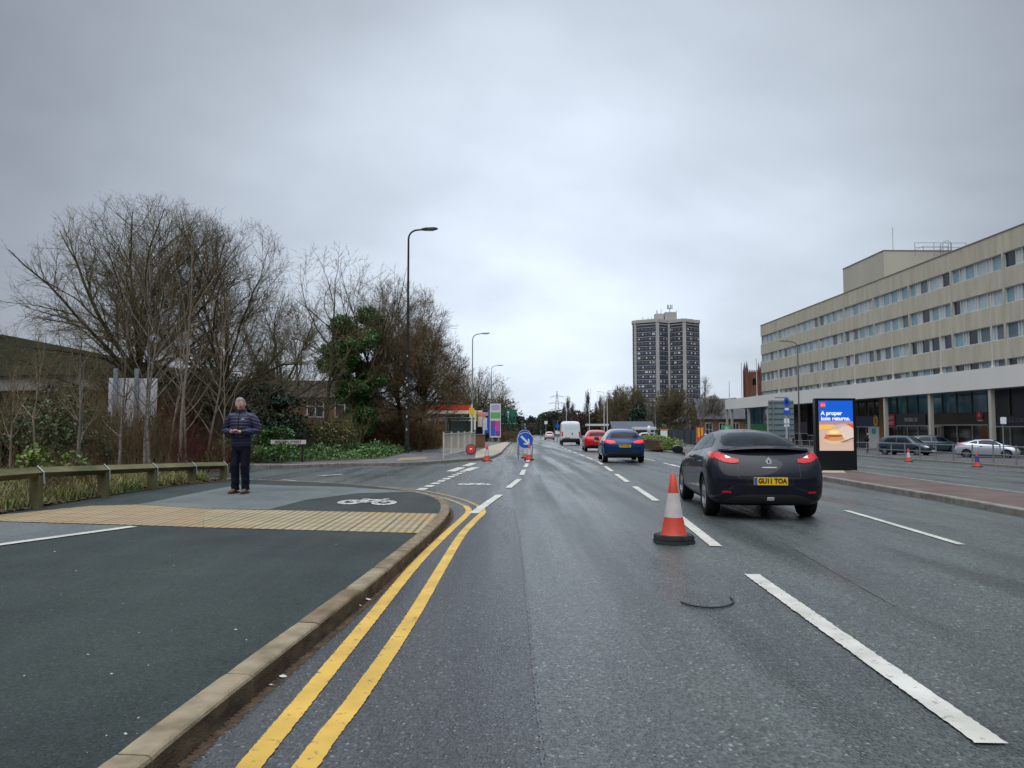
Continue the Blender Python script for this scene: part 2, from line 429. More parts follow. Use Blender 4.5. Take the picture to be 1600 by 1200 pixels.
# right-hand forecourt
FR = [(26.1, -8), (26.1, 38), (26.7, 58), (27.5, 100), (33, 200), (60, 420)]
drape('forecourt', [(x + 0.125, y) for x, y in FR] + [(140, 420), (140, -8)], 0.12, m_fore)
kerbline('kerb', FR[::-1], m_kerb2, stone=1.8)
# grass verge behind the knee rail
VERGE = [(-7.0, -8), (-6.95, 8), (-6.9, 12), (-6.75, 15.2), (-6.3, 17.2), (-7.6, 17.9), (-11, 18.3), (-20, 20.1), (-58, 27), (-58, -8)]
m_verge = M('verge_soil', (0.045, 0.038, 0.022), 0.95, col2=(0.065, 0.075, 0.028), vscale=2.2, bump=0.6, bscale=20)
drape('verge', VERGE, 0.130, m_verge)
BANK_px = [(392, 724), (470, 722), (560, 718), (600, 716), (640, 706), (690, 692)]
BANK = [U(*p, 0.12) for p in BANK_px]
drape('planting_bed', [(-58, 38), (-20, 30.6)] + BANK + [(-9, 75), (-14, 140), (-58, 140)], 0.130, m_verge)

# tactile strip ---------------------------------------------------------
def tact_mat(name, c1, c2, c3, ang=0.0):
    m = bpy.data.materials.new(name); m.use_nodes = True; t = m.node_tree; p = t.nodes['Principled BSDF']; L = t.links.new; n_ = t.nodes.new
    co = n_('ShaderNodeTexCoord'); mp = n_('ShaderNodeMapping'); mp.inputs['Rotation'].default_value = (0, 0, ang); L(co.outputs['Object'], mp.inputs[0])
    br = n_('ShaderNodeTexBrick'); br.offset = 0; br.inputs['Scale'].default_value = 1; br.inputs['Brick Width'].default_value = 0.4; br.inputs['Row Height'].default_value = 0.4
    br.inputs['Mortar Size'].default_value = 0.008; br.inputs['Color1'].default_value = (*c1, 1); br.inputs['Color2'].default_value = (*c2, 1); br.inputs['Mortar'].default_value = (0.05, 0.045, 0.035, 1)
    L(mp.outputs[0], br.inputs['Vector'])
    nb = n_('ShaderNodeTexNoise'); nb.inputs['Scale'].default_value = 0.45; nb.inputs['Detail'].default_value = 6; L(co.outputs['Object'], nb.inputs['Vector'])
    r = n_('ShaderNodeValToRGB'); r.color_ramp.elements[0].position = 0.46; r.color_ramp.elements[1].position = 0.6; L(nb.outputs[0], r.inputs[0])
    mx = n_('ShaderNodeMix'); mx.data_type = 'RGBA'; L(r.outputs[0], mx.inputs[0]); L(br.outputs['Color'], mx.inputs[6]); mx.inputs[7].default_value = (*c3, 1)
    w = n_('ShaderNodeTexWave'); w.bands_direction = 'X'; w.inputs['Scale'].default_value = 3.14; L(mp.outputs[0], w.inputs['Vector'])
    rw = n_('ShaderNodeValToRGB'); rw.color_ramp.elements[0].position = 0.25; rw.color_ramp.elements[1].position = 0.6; L(w.outputs['Fac'], rw.inputs[0])
    rw.color_ramp.elements[0].color = (0.62, 0.6, 0.56, 1)
    m2 = n_('ShaderNodeMix'); m2.data_type = 'RGBA'; m2.blend_type = 'MULTIPLY'; m2.inputs[0].default_value = 1; L(mx.outputs[2], m2.inputs[6]); L(rw.outputs[0], m2.inputs[7])
    L(m2.outputs[2], p.inputs['Base Color']); p.inputs['Roughness'].default_value = 0.7
    b = n_('ShaderNodeBump'); b.inputs['Strength'].default_value = 0.8; b.inputs['Distance'].default_value = 0.01; L(w.outputs['Fac'], b.inputs['Height']); L(b.outputs[0], p.inputs['Normal'])
    return m
m_tact = tact_mat('tactile_paving', (0.28, 0.225, 0.125), (0.34, 0.275, 0.155), (0.38, 0.225, 0.07))
m_tact2 = tact_mat('tactile_paving_orange', (0.30, 0.205, 0.10), (0.34, 0.25, 0.135), (0.28, 0.215, 0.125))
def Up(px, py): return U(px, py, 0.12)
kb = [p for p in offset_pl(KERB, -0.14) if 8.95 < p[1] < 11.35]
drape('tactile_paving', [kb[0]] + kb + [Up(320, 795.5), Up(318, 824.5)], 0.126, m_tact)
drape('tactile_paving', [Up(317.5, 824.5), Up(320, 795.5), Up(215, 789), Up(140, 791), Up(0, 805), Up(-200, 822), Up(-200, 826), Up(0, 815), Up(210, 821)], 0.126, m_tact2)
drape('pavement_worn_area', [Up(320, 795), Up(420, 796.5), Up(475, 782), Up(560, 771), Up(650, 768.5), Up(540, 761), Up(445, 759), Up(396, 757), Up(376, 757), Up(240, 784), Up(215, 788.5)], 0.124, m_pave2)
drape('pavement_worn_area', [Up(0, 816), Up(209, 822), Up(0, 850), Up(-300, 880), Up(-300, 830)], 0.124, m_pave2)
drape('tactile_paving', [U(619, 720.2, .12), U(664, 717.8, .12), U(669, 713.8, .12), U(625, 715.4, .12)], 0.128, m_tact2)

# road markings ----------------------------------------------------------
mk = Marks()
Y1 = offset_pl([p for p in KERB if p[0] > -5.6], 0.30)
Y2 = offset_pl([p for p in KERB if p[0] > -5.6], 0.54)
def fit(px): return [U(*p) for p in px]
YO = fit([(478, 1200), (560, 1090), (640, 972), (690, 888), (722, 836), (744, 812), (754, 802), (751, 794), (741, 788), (716, 779), (682, 771), (646, 765), (592, 760.5), (540, 757.5), (460, 756.5)])
YI = fit([(390, 1200), (480, 1090), (568, 982), (652, 880), (700, 832), (722, 812), (732, 801), (730, 794), (720, 788), (694, 779), (664, 773), (632, 767.5), (585, 763.5), (540, 760.5), (460, 759)])
ext = lambda pl: [(pl[0][0] - 0.12, -4), (pl[0][0] - 0.05, 1.0)] + pl
YO, YI = smooth_pl(ext(YO), 5), smooth_pl(ext(YI), 5)
mk.stripe([p for p in YO if p[1] < 13.5], 0.105, 0.010, m_yellow, 0.022, 0.0028)
mk.stripe([p for p in YO if p[1] >= 13.35], 0.09, 0.0075, m_yellow2, 0.08, 0.006)
mk.stripe([p for p in YI if p[1] < 13.5], 0.105, 0.010, m_yellow, 0.022, 0.0028)
mk.stripe([p for p in YI if p[1] >= 13.35], 0.09, 0.0075, m_yellow2, 0.08, 0.006)
mk.done('yellow_lines')
mk = Marks()
CL = [(2.0, 0), (2.1, 3), (2.28, 7.3), (2.62, 12), (3.05, 20), (3.87, 34), (4.3, 60), (5.1, 100), (6.0, 157), (10, 400)]
def cl(y):
    for (x0, y0), (x1, y1) in zip(CL[:-1], CL[1:]):
        if y <= y1: return x0 + (x1 - x0) * (y - y0) / (y1 - y0)
    return CL[-1][0]
def dashed(fx, start, on, period, end, w, mat, step=0.03):
    y = start
    while y < end:
        mk.stripe([(fx(y + on * k / 4), y + on * k / 4) for k in range(5)], w, 0.010, mat, step if y < 25 else 0.8)
        y += period
dashed(cl, 3.42, 3.85, 5.55, 300, 0.14, m_white)
dashed(lambda y: cl(y) + (2.95 if y < 14 else 2.68 + 0.01 * (y - 14)), 9.1, 3.7, 9.2, 28, 0.10, m_white)
dashed(lambda y: cl(y) + 2.75, 29.2, 3.6, 5.9, 260, 0.11, m_white)
LD = [(-0.62, 12.4), (-0.25, 16), (0.22, 21.4), (0.6, 31), (1.02, 43), (2.2, 100), (3.2, 160)]
def ld(y):
    for (x0, y0), (x1, y1) in zip(LD[:-1], LD[1:]):
        if y <= y1: return x0 + (x1 - x0) * (y - y0) / (y1 - y0)
    return LD[-1][0]
for y0, y1 in ((12.35, 15.9), (17.9, 21.3), (23.3, 26.6), (28.6, 32), (34, 37.4), (48, 52), (56, 60), (64, 68), (74, 78)):
    mk.stripe([(ld(y0 + (y1 - y0) * k / 4), y0 + (y1 - y0) * k / 4) for k in range(5)], 0.15, 0.0125, m_white, 0.1)
# give-way lines over the side-road mouth
def dash_px(p0, p1, n, fill, w, mat):
    A, B = U(*p0), U(*p1)
    for k in range(n):
        t0, t1 = k / n, (k + fill) / n
        mk.stripe([(A[0] + (B[0] - A[0]) * t0, A[1] + (B[1] - A[1]) * t0), (A[0] + (B[0] - A[0]) * t1, A[1] + (B[1] - A[1]) * t1)], w, 0.010, mat, 0.1)
dash_px((657, 766), (727, 736), 9, 0.6, 0.2, m_white)
dash_px((727, 736), (745, 730), 1, 0.9, 0.3, m_white)
dash_px((704, 737), (745, 722), 2, 0.7, 0.3, m_white)
dash_px((758, 723), (790, 715), 3, 0.6, 0.15, m_faint)
dash_px((500, 744), (540, 741), 1, 0.9, 0.2, m_faint)
dash_px((440, 749.5), (470, 753), 1, 0.9, 0.12, m_faint)
dash_px((566, 730.6), (608, 729.4), 1, 1, 0.12, m_faint)
dash_px((785, 721), (808, 720), 1, 1, 0.35, m_faint)
# worn double yellows by the far kerb
for o_ in (0.35, 0.6):
    mk.stripe(offset_pl([p for p in FK if p[1] > 42 and p[1] < 100], o_), 0.09, 0.009, m_yellow2, 0.6)
# pavement line between foot and cycle halves
mk.stripe([Up(209, 823.5), Up(0, 852), Up(-420, 922)], 0.12, 0.130, m_white, 0.08)
# right-hand carriageway: lane dashes and hatching
for x0, st in ((14.6, 24), (18.0, 26), (21.6, 22)):
    dashed(lambda y, x0=x0: x0 + 0.022 * (y - 20), st, 3.6, 8.5, 180, 0.12, m_faint, 0.4)
for x0, y0, x1, y1 in ((17.0, 24.5, 19.2, 24.9), (19.6, 28.5, 22.4, 28.9), (20.4, 33.0, 23.6, 33.3), (15.0, 30.0, 15.6, 36.0), (23.4, 29.0, 24.2, 36.5)):
    mk.stripe([(x0, y0), (x1, y1)], 0.16, 0.013, m_faint, 0.15)
mk.done('road_markings')
m_faint2 = paint('symbol_paint_worn', (0.52, 0.52, 0.48), (0.07, 0.08, 0.08), 0.44)
# bicycle symbols
def bike(name, cx, cy, s, off, mat, sy=2.2):
    b = MB(); k = 22
    def P(x, y): X, Y = cx + x * s, cy + y * s * sy; return (X, Y, gz(X, Y) + off)
    def arc(x0, y0, r, w):
        vs = []; fs = []
        for i in range(k):
            t = 2 * PI * i / k
            for rr in (r - w, r): vs.append(P(x0 + rr * math.cos(t), y0 + rr * math.sin(t)))
        for i in range(k): fs.append((2 * i, 2 * i + 1, (2 * i + 3) % (2 * k), (2 * i + 2) % (2 * k)))
        b.add(vs, fs, mat)
    def bar(x0, y0, x1, y1, w):
        d = math.hypot(x1 - x0, y1 - y0); nx, ny = -(y1 - y0) / d * w / 2, (x1 - x0) / d * w / 2
        b.add([P(x0 + nx, y0 + ny), P(x0 - nx, y0 - ny), P(x1 - nx, y1 - ny), P(x1 + nx, y1 + ny)], [(0, 1, 2, 3)], mat)
    arc(-0.52, 0, 0.38, 0.19); arc(0.52, 0, 0.38, 0.19)
    for q in ((-.52, 0, -.22, .42), (-.22, .42, .34, .46), (-.22, .42, .0, .0), (.0, .0, .34, .46), (-.52, 0, 0, 0), (.52, 0, .30, .58), (.30, .58, .48, .62), (-.34, .50, -.12, .50)): bar(*q, 0.16)
    o = b.build(name); o['kind'] = 'structure'; return o
c = Up(574, 785.5); bike('cycle_symbol', c[0], c[1], 0.54, 0.129, m_faint2, 1.9)
c = U(741, 757.5); bike('cycle_symbol', c[0], c[1], 0.46, 0.011, m_white, 1.7)
drape('access_cover', [U(1283, 738.5, .12), U(1286, 735.3, .12), U(1318, 735.6, .12), U(1322, 739, .12)], 0.126, m_block)
# thin tar seam between the two surfacings
mk = Marks(); m_tar = M('tar_seam', (0.085, 0.09, 0.09), 0.5, col2=(0.06, 0.06, 0.062), vscale=6, vamt=.2)
mk.stripe([(0.16, -4), (0.13, 3), (0.12, 6), (0.10, 10), (0.04, 13)], 0.014, 0.0075, m_tar, 0.02, 0.006)
mk.stripe([(3.0, 6.0), (3.3, 9.3)], 0.012, 0.006, m_tar, 0.08, 0.006)
mk.done('road_seam')
# ------------------------------------------------------------------ vehicles
def eval_mesh(o):
    dg = bpy.context.evaluated_depsgraph_get(); dg.update()
    return bpy.data.meshes.new_from_object(o.evaluated_get(dg))
def temp_obj(me):
    o = bpy.data.objects.new('tmp', me); COL.objects.link(o); return o
m_glass = M('car_glass', (0.003, 0.005, 0.009), 0.02, spec=0.22)
m_black = M('black_plastic', (0.018, 0.018, 0.019), 0.5, col2=(0.03, 0.03, 0.03), vscale=20)
m_tyre = M('tyre_rubber', (0.016, 0.016, 0.017), 0.8, bump=0.3, bscale=90)
m_rim = M('alloy_rim', (0.42, 0.43, 0.45), 0.32, metal=0.9)
m_steel = M('galvanised_steel', (0.32, 0.33, 0.33), 0.5, metal=0.5, col2=(0.22, 0.23, 0.23), vscale=8)
m_red_lamp = M('tail_lamp_red', (0.55, 0.004, 0.010), 0.2, spec=0.3, coat=0.25)
m_red_on = M('tail_lamp_lit', (0.80, 0.015, 0.03), 0.15, emit=0.55)
m_clear = M('lamp_clear', (0.75, 0.72, 0.72), 0.12, spec=0.8, coat=0.5)
m_chrome = M('chrome', (0.85, 0.86, 0.88), 0.35, metal=.5)
m_plate_y = M('plate_yellow', (0.80, 0.52, 0.02), 0.4)
m_plate_w = M('plate_white', (0.75, 0.75, 0.72), 0.4)
m_plate_b = M('plate_blue', (0.02, 0.10, 0.42), 0.4)
m_ink = M('ink_black', (0.01, 0.01, 0.01), 0.5)
def carpaint(name, col, rough=0.3, metal=0.3):
    return M(name, col, rough, metal=metal, coat=0.5, spec=.10, col2=tuple(c * 0.85 for c in col), vscale=1.5, vamt=0.6)

def box_surface(st, ry, fy, rb, fb):
    n = len(st); FR_ = (-1, -0.55, 0, 0.55, 1)
    vi = {}; V = []
    def pos(i, j, c):
        s = st[i]; f = FR_[c]; x = s['x'][j] * f; z = s['z'][j]; y = s['y']
        if i == 0: y = ry[j] - rb[j] * (1 - f * f)
        if i == n - 1: y = fy[j] + fb[j] * (1 - f * f)
        if j == 5: z += s.get('cr', 0.04) * (1 - f * f)
        if 'dy' in s: y += s['dy'] * (1 - f * f)
        return (x, y, z)
    def g(i, j, c):
        if (i, j, c) not in vi: vi[(i, j, c)] = len(V); V.append(pos(i, j, c))
        return vi[(i, j, c)]
    F = []
    for i in range(n - 1):
        for c in range(4):
            F.append((g(i, 5, c), g(i, 5, c + 1), g(i + 1, 5, c + 1), g(i + 1, 5, c)))
            F.append((g(i, 0, c + 1), g(i, 0, c), g(i + 1, 0, c), g(i + 1, 0, c + 1)))
        for j in range(5):
            F.append((g(i, j, 4), g(i + 1, j, 4), g(i + 1, j + 1, 4), g(i, j + 1, 4)))
            F.append((g(i, j + 1, 0), g(i + 1, j + 1, 0), g(i + 1, j, 0), g(i, j, 0)))
    for j in range(5):
        for c in range(4):
            F.append((g(0, j, c), g(0, j, c + 1), g(0, j + 1, c + 1), g(0, j + 1, c)))
            F.append((g(n - 1, j, c + 1), g(n - 1, j, c), g(n - 1, j + 1, c), g(n - 1, j + 1, c + 1)))
    CR = []
    for (i, j, c), a in vi.items():
        for nb, w in (((i + 1, j, c), 1), ((i, j, c + 1), 1)):
            if nb in vi:
                cr_ = {4: .55, 1: .35, 2: .25}.get(j, 0) if (c in (0, 4) or i in (0, n - 1)) and (nb[2] in (0, 4) or i in (0, n - 1)) else 0
                if j == 4 and (i == n - 1): cr_ = .2
                if cr_: CR.append((a, vi[nb], cr_))
    return V, F, CR

def interp(pl, u):
    if u <= pl[0][0]: return pl[0][1]
    for (a, b), (c, d) in zip(pl[:-1], pl[1:]):
        if u <= c: return b + (d - b) * (u - a) / (c - a)
    return pl[-1][1]
def patch(bvh, side, lo, hi, mat, name, parent, off=0.005, nu=20, nv=8, u0=None, u1=None):
    """panel that follows the bodywork: outline given by lower and upper curves in the view named by side"""
    u0 = lo[0][0] if u0 is None else u0; u1 = lo[-1][0] if u1 is None else u1
    P = []; Nn = []
    for i in range(nu + 1):
        u = u0 + (u1 - u0) * i / nu
        a, b = interp(lo, u), interp(hi, u)
        for j in range(nv + 1):
            v = a + (b - a) * j / nv
            if side == 'rear': o, d = Vector((u, -3, v)), Vector((0, 1, 0))
            elif side == 'front': o, d = Vector((u, 9, v)), Vector((0, -1, 0))
            elif side == 'left': o, d = Vector((-3, u, v)), Vector((1, 0, 0))
            elif side == 'right': o, d = Vector((3, u, v)), Vector((-1, 0, 0))
            elif side == 'top': o, d = Vector((u, v, 4)), Vector((0, 0, -1))
            h, nn, _, _ = bvh.ray_cast(o, d)
            if h is None:
                h, nn = (P[-1] - Nn[-1] * off, Nn[-1]) if P else (o + d * 3, -d)
            if nn.dot(d) > 0: nn = -nn
            P.append(h + nn * off); Nn.append(nn)
    F = []; w = nv + 1
    flip = side in ('front', 'left', 'top')
    for i in range(nu):
        for j in range(nv):
            q = (i * w + j, (i + 1) * w + j, (i + 1) * w + j + 1, i * w + j + 1)
            F.append(q[::-1] if flip else q)
    loop = [i * w for i in range(nu + 1)] + [nu * w + j for j in range(1, nv + 1)] + [i * w + nv for i in range(nu - 1, -1, -1)] + [j for j in range(nv - 1, 0, -1)]
    base = len(P); P2 = P + [P[k] - Nn[k] * (off + 0.012) for k in loop]; m_ = len(loop)
    for k in range(m_):
        q = (loop[k], base + k, base + (k + 1) % m_, loop[(k + 1) % m_]); F.append(q[::-1] if flip else q)
    b = MB(); b.add(P2, F, mat); return b.build(name, parent, smooth=True)

def wheel(name, parent, x, y, r, w, sgn, rimm=None, spokes=5, steer=0.0):
    rimm = rimm or m_rim
    A = T(x, y, r) @ Matrix.Rotation(steer, 4, 'Z') @ Matrix.Rotation(sgn * PI / 2, 4, 'Y')     # lathe axis -> outboard
    b = MB(); rr = r * 0.68
    b.lathe([(rr, -w / 2), (r * 0.93, -w / 2), (r, -w * 0.36), (r, w * 0.36), (r * 0.93, w / 2), (rr, w / 2), (rr * 0.98, w * 0.3), (rr * .98, -w * .3), (rr, -w / 2)], m_tyre, 36, A, caps=False)
    t = b.build('tyre' if parent.name.startswith('wheel') else name, parent, smooth=True)
    b = MB()
    b.lathe([(rr, w * 0.46), (rr * 0.93, w * 0.46), (rr * 0.90, w * 0.1), (rr * 0.90, -w * 0.2)], rimm, 32, A, caps=False)
    b.lathe([(0.001, w * 0.34), (rr * 0.2, w * 0.36), (rr * 0.24, w * 0.28), (rr * 0.24, -0.02)], rimm, 16, A, caps=False)
    b.lathe([(0.001, -w * 0.1), (rr * 0.9, -w * 0.1)], m_black, 24, A, caps=False)
    for k in range(spokes):
        S = A @ Matrix.Rotation(2 * PI * k / spokes, 4, 'Z')
        vs = [(-.13 * rr, .15 * rr, w * .20), (.13 * rr, .15 * rr, w * .20), (.09 * rr, .93 * rr, w * .28), (-.09 * rr, .93 * rr, w * .28),
              (-.11 * rr, .15 * rr, w * .36), (.11 * rr, .15 * rr, w * .36), (.07 * rr, .93 * rr, w * .44), (-.07 * rr, .93 * rr, w * .44)]
        b.add([S @ Vector(q) for q in vs], [(0, 3, 2, 1), (4, 5, 6, 7), (0, 1, 5, 4), (1, 2, 6, 5), (2, 3, 7, 6), (3, 0, 4, 7)], rimm)
    b.build('rim', t, smooth=True)
    return t

def build_car(name, label, spec, paintm, group=None, detail=2):
    root = thing(name, label, spec.get('cat', 'car'), group=group)
    V, F, CR = box_surface(spec['st'], spec['ry'], spec['fy'], spec['rb'], spec['fb'])
    L = spec['L']
    me = bpy.data.meshes.new('cage'); me.from_pydata([(x, y, z) for x, y, z in V], [], F)
    ek = {tuple(sorted(e_.vertices)): e_.index for e_ in me.edges}; at_ = me.attributes.new('crease_edge', 'FLOAT', 'EDGE')
    for a, b_, w in CR:
        if tuple(sorted((a, b_))) in ek: at_.data[ek[tuple(sorted((a, b_)))]].value = w
    o = temp_obj(me); ss = o.modifiers.new('s', 'SUBSURF'); ss.levels = 3; ss.render_levels = 3
    em = eval_mesh(o); bpy.data.objects.remove(o)
    bvh = BVHTree.FromPolygons([v.co.copy() for v in em.vertices], [tuple(p.vertices) for p in em.polygons])
    em.materials.clear(); em.materials.append(paintm)
    body = temp_obj(em)
    r = spec['wr']; W2 = spec['W'] / 2
    cut = MB()
    for y in spec['wy']:
        for s in (-1, 1):
            A = T(s * (W2 - 0.13), y, r) @ Matrix.Rotation(PI / 2, 4, 'Y')
            cut.lathe([(r + 0.045, -0.19), (r + 0.045, 0.25)], m_black, 40, A)
    co = cut.build('cut')
    md = body.modifiers.new('b', 'BOOLEAN'); md.operation = 'DIFFERENCE'; md.object = co; md.solver = 'EXACT'
    try: md.material_mode = 'TRANSFER'
    except Exception: pass
    bm_ = eval_mesh(body)
    bpy.data.objects.remove(body); bpy.data.objects.remove(co)
    if len(bm_.polygons) < 200: bm_ = em
    for p in bm_.polygons: p.use_smooth = True
    bm_.set_sharp_from_angle(angle=R(35))
    if not bm_.materials: bm_.materials.append(paintm)
    if spec.get('open'):
        q = bmesh.new(); q.from_mesh(bm_); kill = []
        for f in q.faces:
            c_ = f.calc_center_median(); n_ = f.normal
            for (sd, lo, hi) in spec['open']:
                u = c_.x if sd in ('rear', 'front') else c_.y
                if not lo[0][0] + .012 < u < lo[-1][0] - .012 or not interp(lo, u) + .012 < c_.z < interp(hi, u) - .012: continue
                if (sd == 'rear' and c_.y < 1.9 and n_.z > .2) or (sd == 'front' and c_.y > 2.2 and n_.z > .2) or (sd == 'left' and c_.x < -.4) or (sd == 'right' and c_.x > .4): kill.append(f); break
        bmesh.ops.delete(q, geom=kill, context='FACES'); q.to_mesh(bm_); q.free()
    bo = bpy.data.objects.new('body', bm_); COL.objects.link(bo); bo.parent = root
    for y in spec['wy']:
        for s in (-1, 1):
            wheel('wheel', root, s * (W2 - spec.get('tw', 0.215) / 2 - 0.02), y, r, spec.get('tw', 0.215), s, spec.get('rimm'), spec.get('spokes', 5))
    for (pn, side, lo, hi, mat, kw) in spec['patches'](bvh):
        patch(bvh, side, lo, hi, mat, pn, root, **kw)
    # underbody sheet keeps daylight from showing between body and road except low down
    b = MB(); b.box((-W2 + 0.30, 0.85, spec.get('uz', 0.19)), (W2 - 0.30, L - 0.7, 0.32), m_black); b.build('underbody', root)
    return root, bvh
def surf(bvh, side, u, v):
    if side == 'rear': h = bvh.ray_cast(Vector((u, -3, v)), Vector((0, 1, 0)))
    elif side == 'front': h = bvh.ray_cast(Vector((u, 9, v)), Vector((0, -1, 0)))
    elif side == 'left': h = bvh.ray_cast(Vector((-3, u, v)), Vector((1, 0, 0)))
    elif side == 'right': h = bvh.ray_cast(Vector((3, u, v)), Vector((-1, 0, 0)))
    return h[0], h[1]
def plate(root, bvh, z, txt, rear=True, w=0.52, x=0.0, tilt=0.0):
    h, n = surf(bvh, 'rear' if rear else 'front', x, z)
    y = h.y - 0.014 if rear else h.y + 0.014
    b = MB(); b.box((x - w / 2, y - 0.006, z - 0.056), (x + w / 2, y + 0.03, z + 0.056), m_plate_y if rear else m_plate_w)
    if not rear:
        b = MB(); b.box((x - w / 2, y - 0.03, z - 0.056), (x + w / 2, y + 0.006, z + 0.056), m_plate_w)
    p = b.build('number_plate', root)
    if rear:
        b = MB(); b.box((x - w / 2 + 0.002, y - 0.008, z - 0.053), (x - w / 2 + 0.046, y - 0.0062, z + 0.053), m_plate_b); b.build('blue_band', p)
        if txt: text('characters', txt, 0.099, m_ink, T(x + 0.022, y - 0.0075, z + 0.002) @ FACE_CAM, p, depth=0.003, bold=0.004, width=0.92)
    return p
def mirror(root, x, y, z, s, paintm):
    b = MB(); cx = x + s * 0.13
    bm = bmesh.new(); bmesh.ops.create_uvsphere(bm, u_segments=16, v_segments=10, radius=1)
    vs = [Vector((cx + v.co.x * 0.115, y + (v.co.y * 0.085 if v.co.y > 0 else v.co.y * 0.03), z + v.co.z * 0.082)) for v in bm.verts]
    bm.verts.index_update(); fs = [[v.index for v in f.verts] for f in bm.faces]; bm.free()
    b.add(vs, fs, paintm); b.tube([(x - s * .02, y + 0.02, z - 0.08), (cx - s * 0.04, y + 0.02, z - 0.05)], 0.025, m_black, 8)
    o = b.build('wing_mirror', root, smooth=True)
    g = MB(); g.lathe([(0.0005, 0), (1, 0)], m_glass_mirror, 20, T(cx, y - 0.0315, z) @ Matrix.Rotation(PI / 2, 4, 'X') @ Matrix.Diagonal((0.095, 0.066, 1, 1)), caps=False); g.build('mirror_glass', o)
m_glass_mirror = M('mirror_glass', (0.35, 0.42, 0.5), 0.05, metal=1.0)

m_trim = M('cabin_trim', (0.014, 0.014, 0.016), .9)
m_tint = bpy.data.materials.new('clear_car_glass'); m_tint.use_nodes = True
_t = m_tint.node_tree; _t.nodes.clear(); _o = _t.nodes.new('ShaderNodeOutputMaterial'); _m = _t.nodes.new('ShaderNodeMixShader'); _a = _t.nodes.new('ShaderNodeBsdfTransparent'); _g = _t.nodes.new('ShaderNodeBsdfGlossy'); _fn = _t.nodes.new('ShaderNodeFresnel')
_a.inputs[0].default_value = (.80, .88, .93, 1); _g.inputs['Roughness'].default_value = 0.02; _g.inputs[0].default_value = (.5, .53, .56, 1); _fn.inputs[0].default_value = 1.25
_t.links.new(_fn.outputs[0], _m.inputs[0]); _t.links.new(_a.outputs[0], _m.inputs[1]); _t.links.new(_g.outputs[0], _m.inputs[2]); _t.links.new(_m.outputs[0], _o.inputs[0])
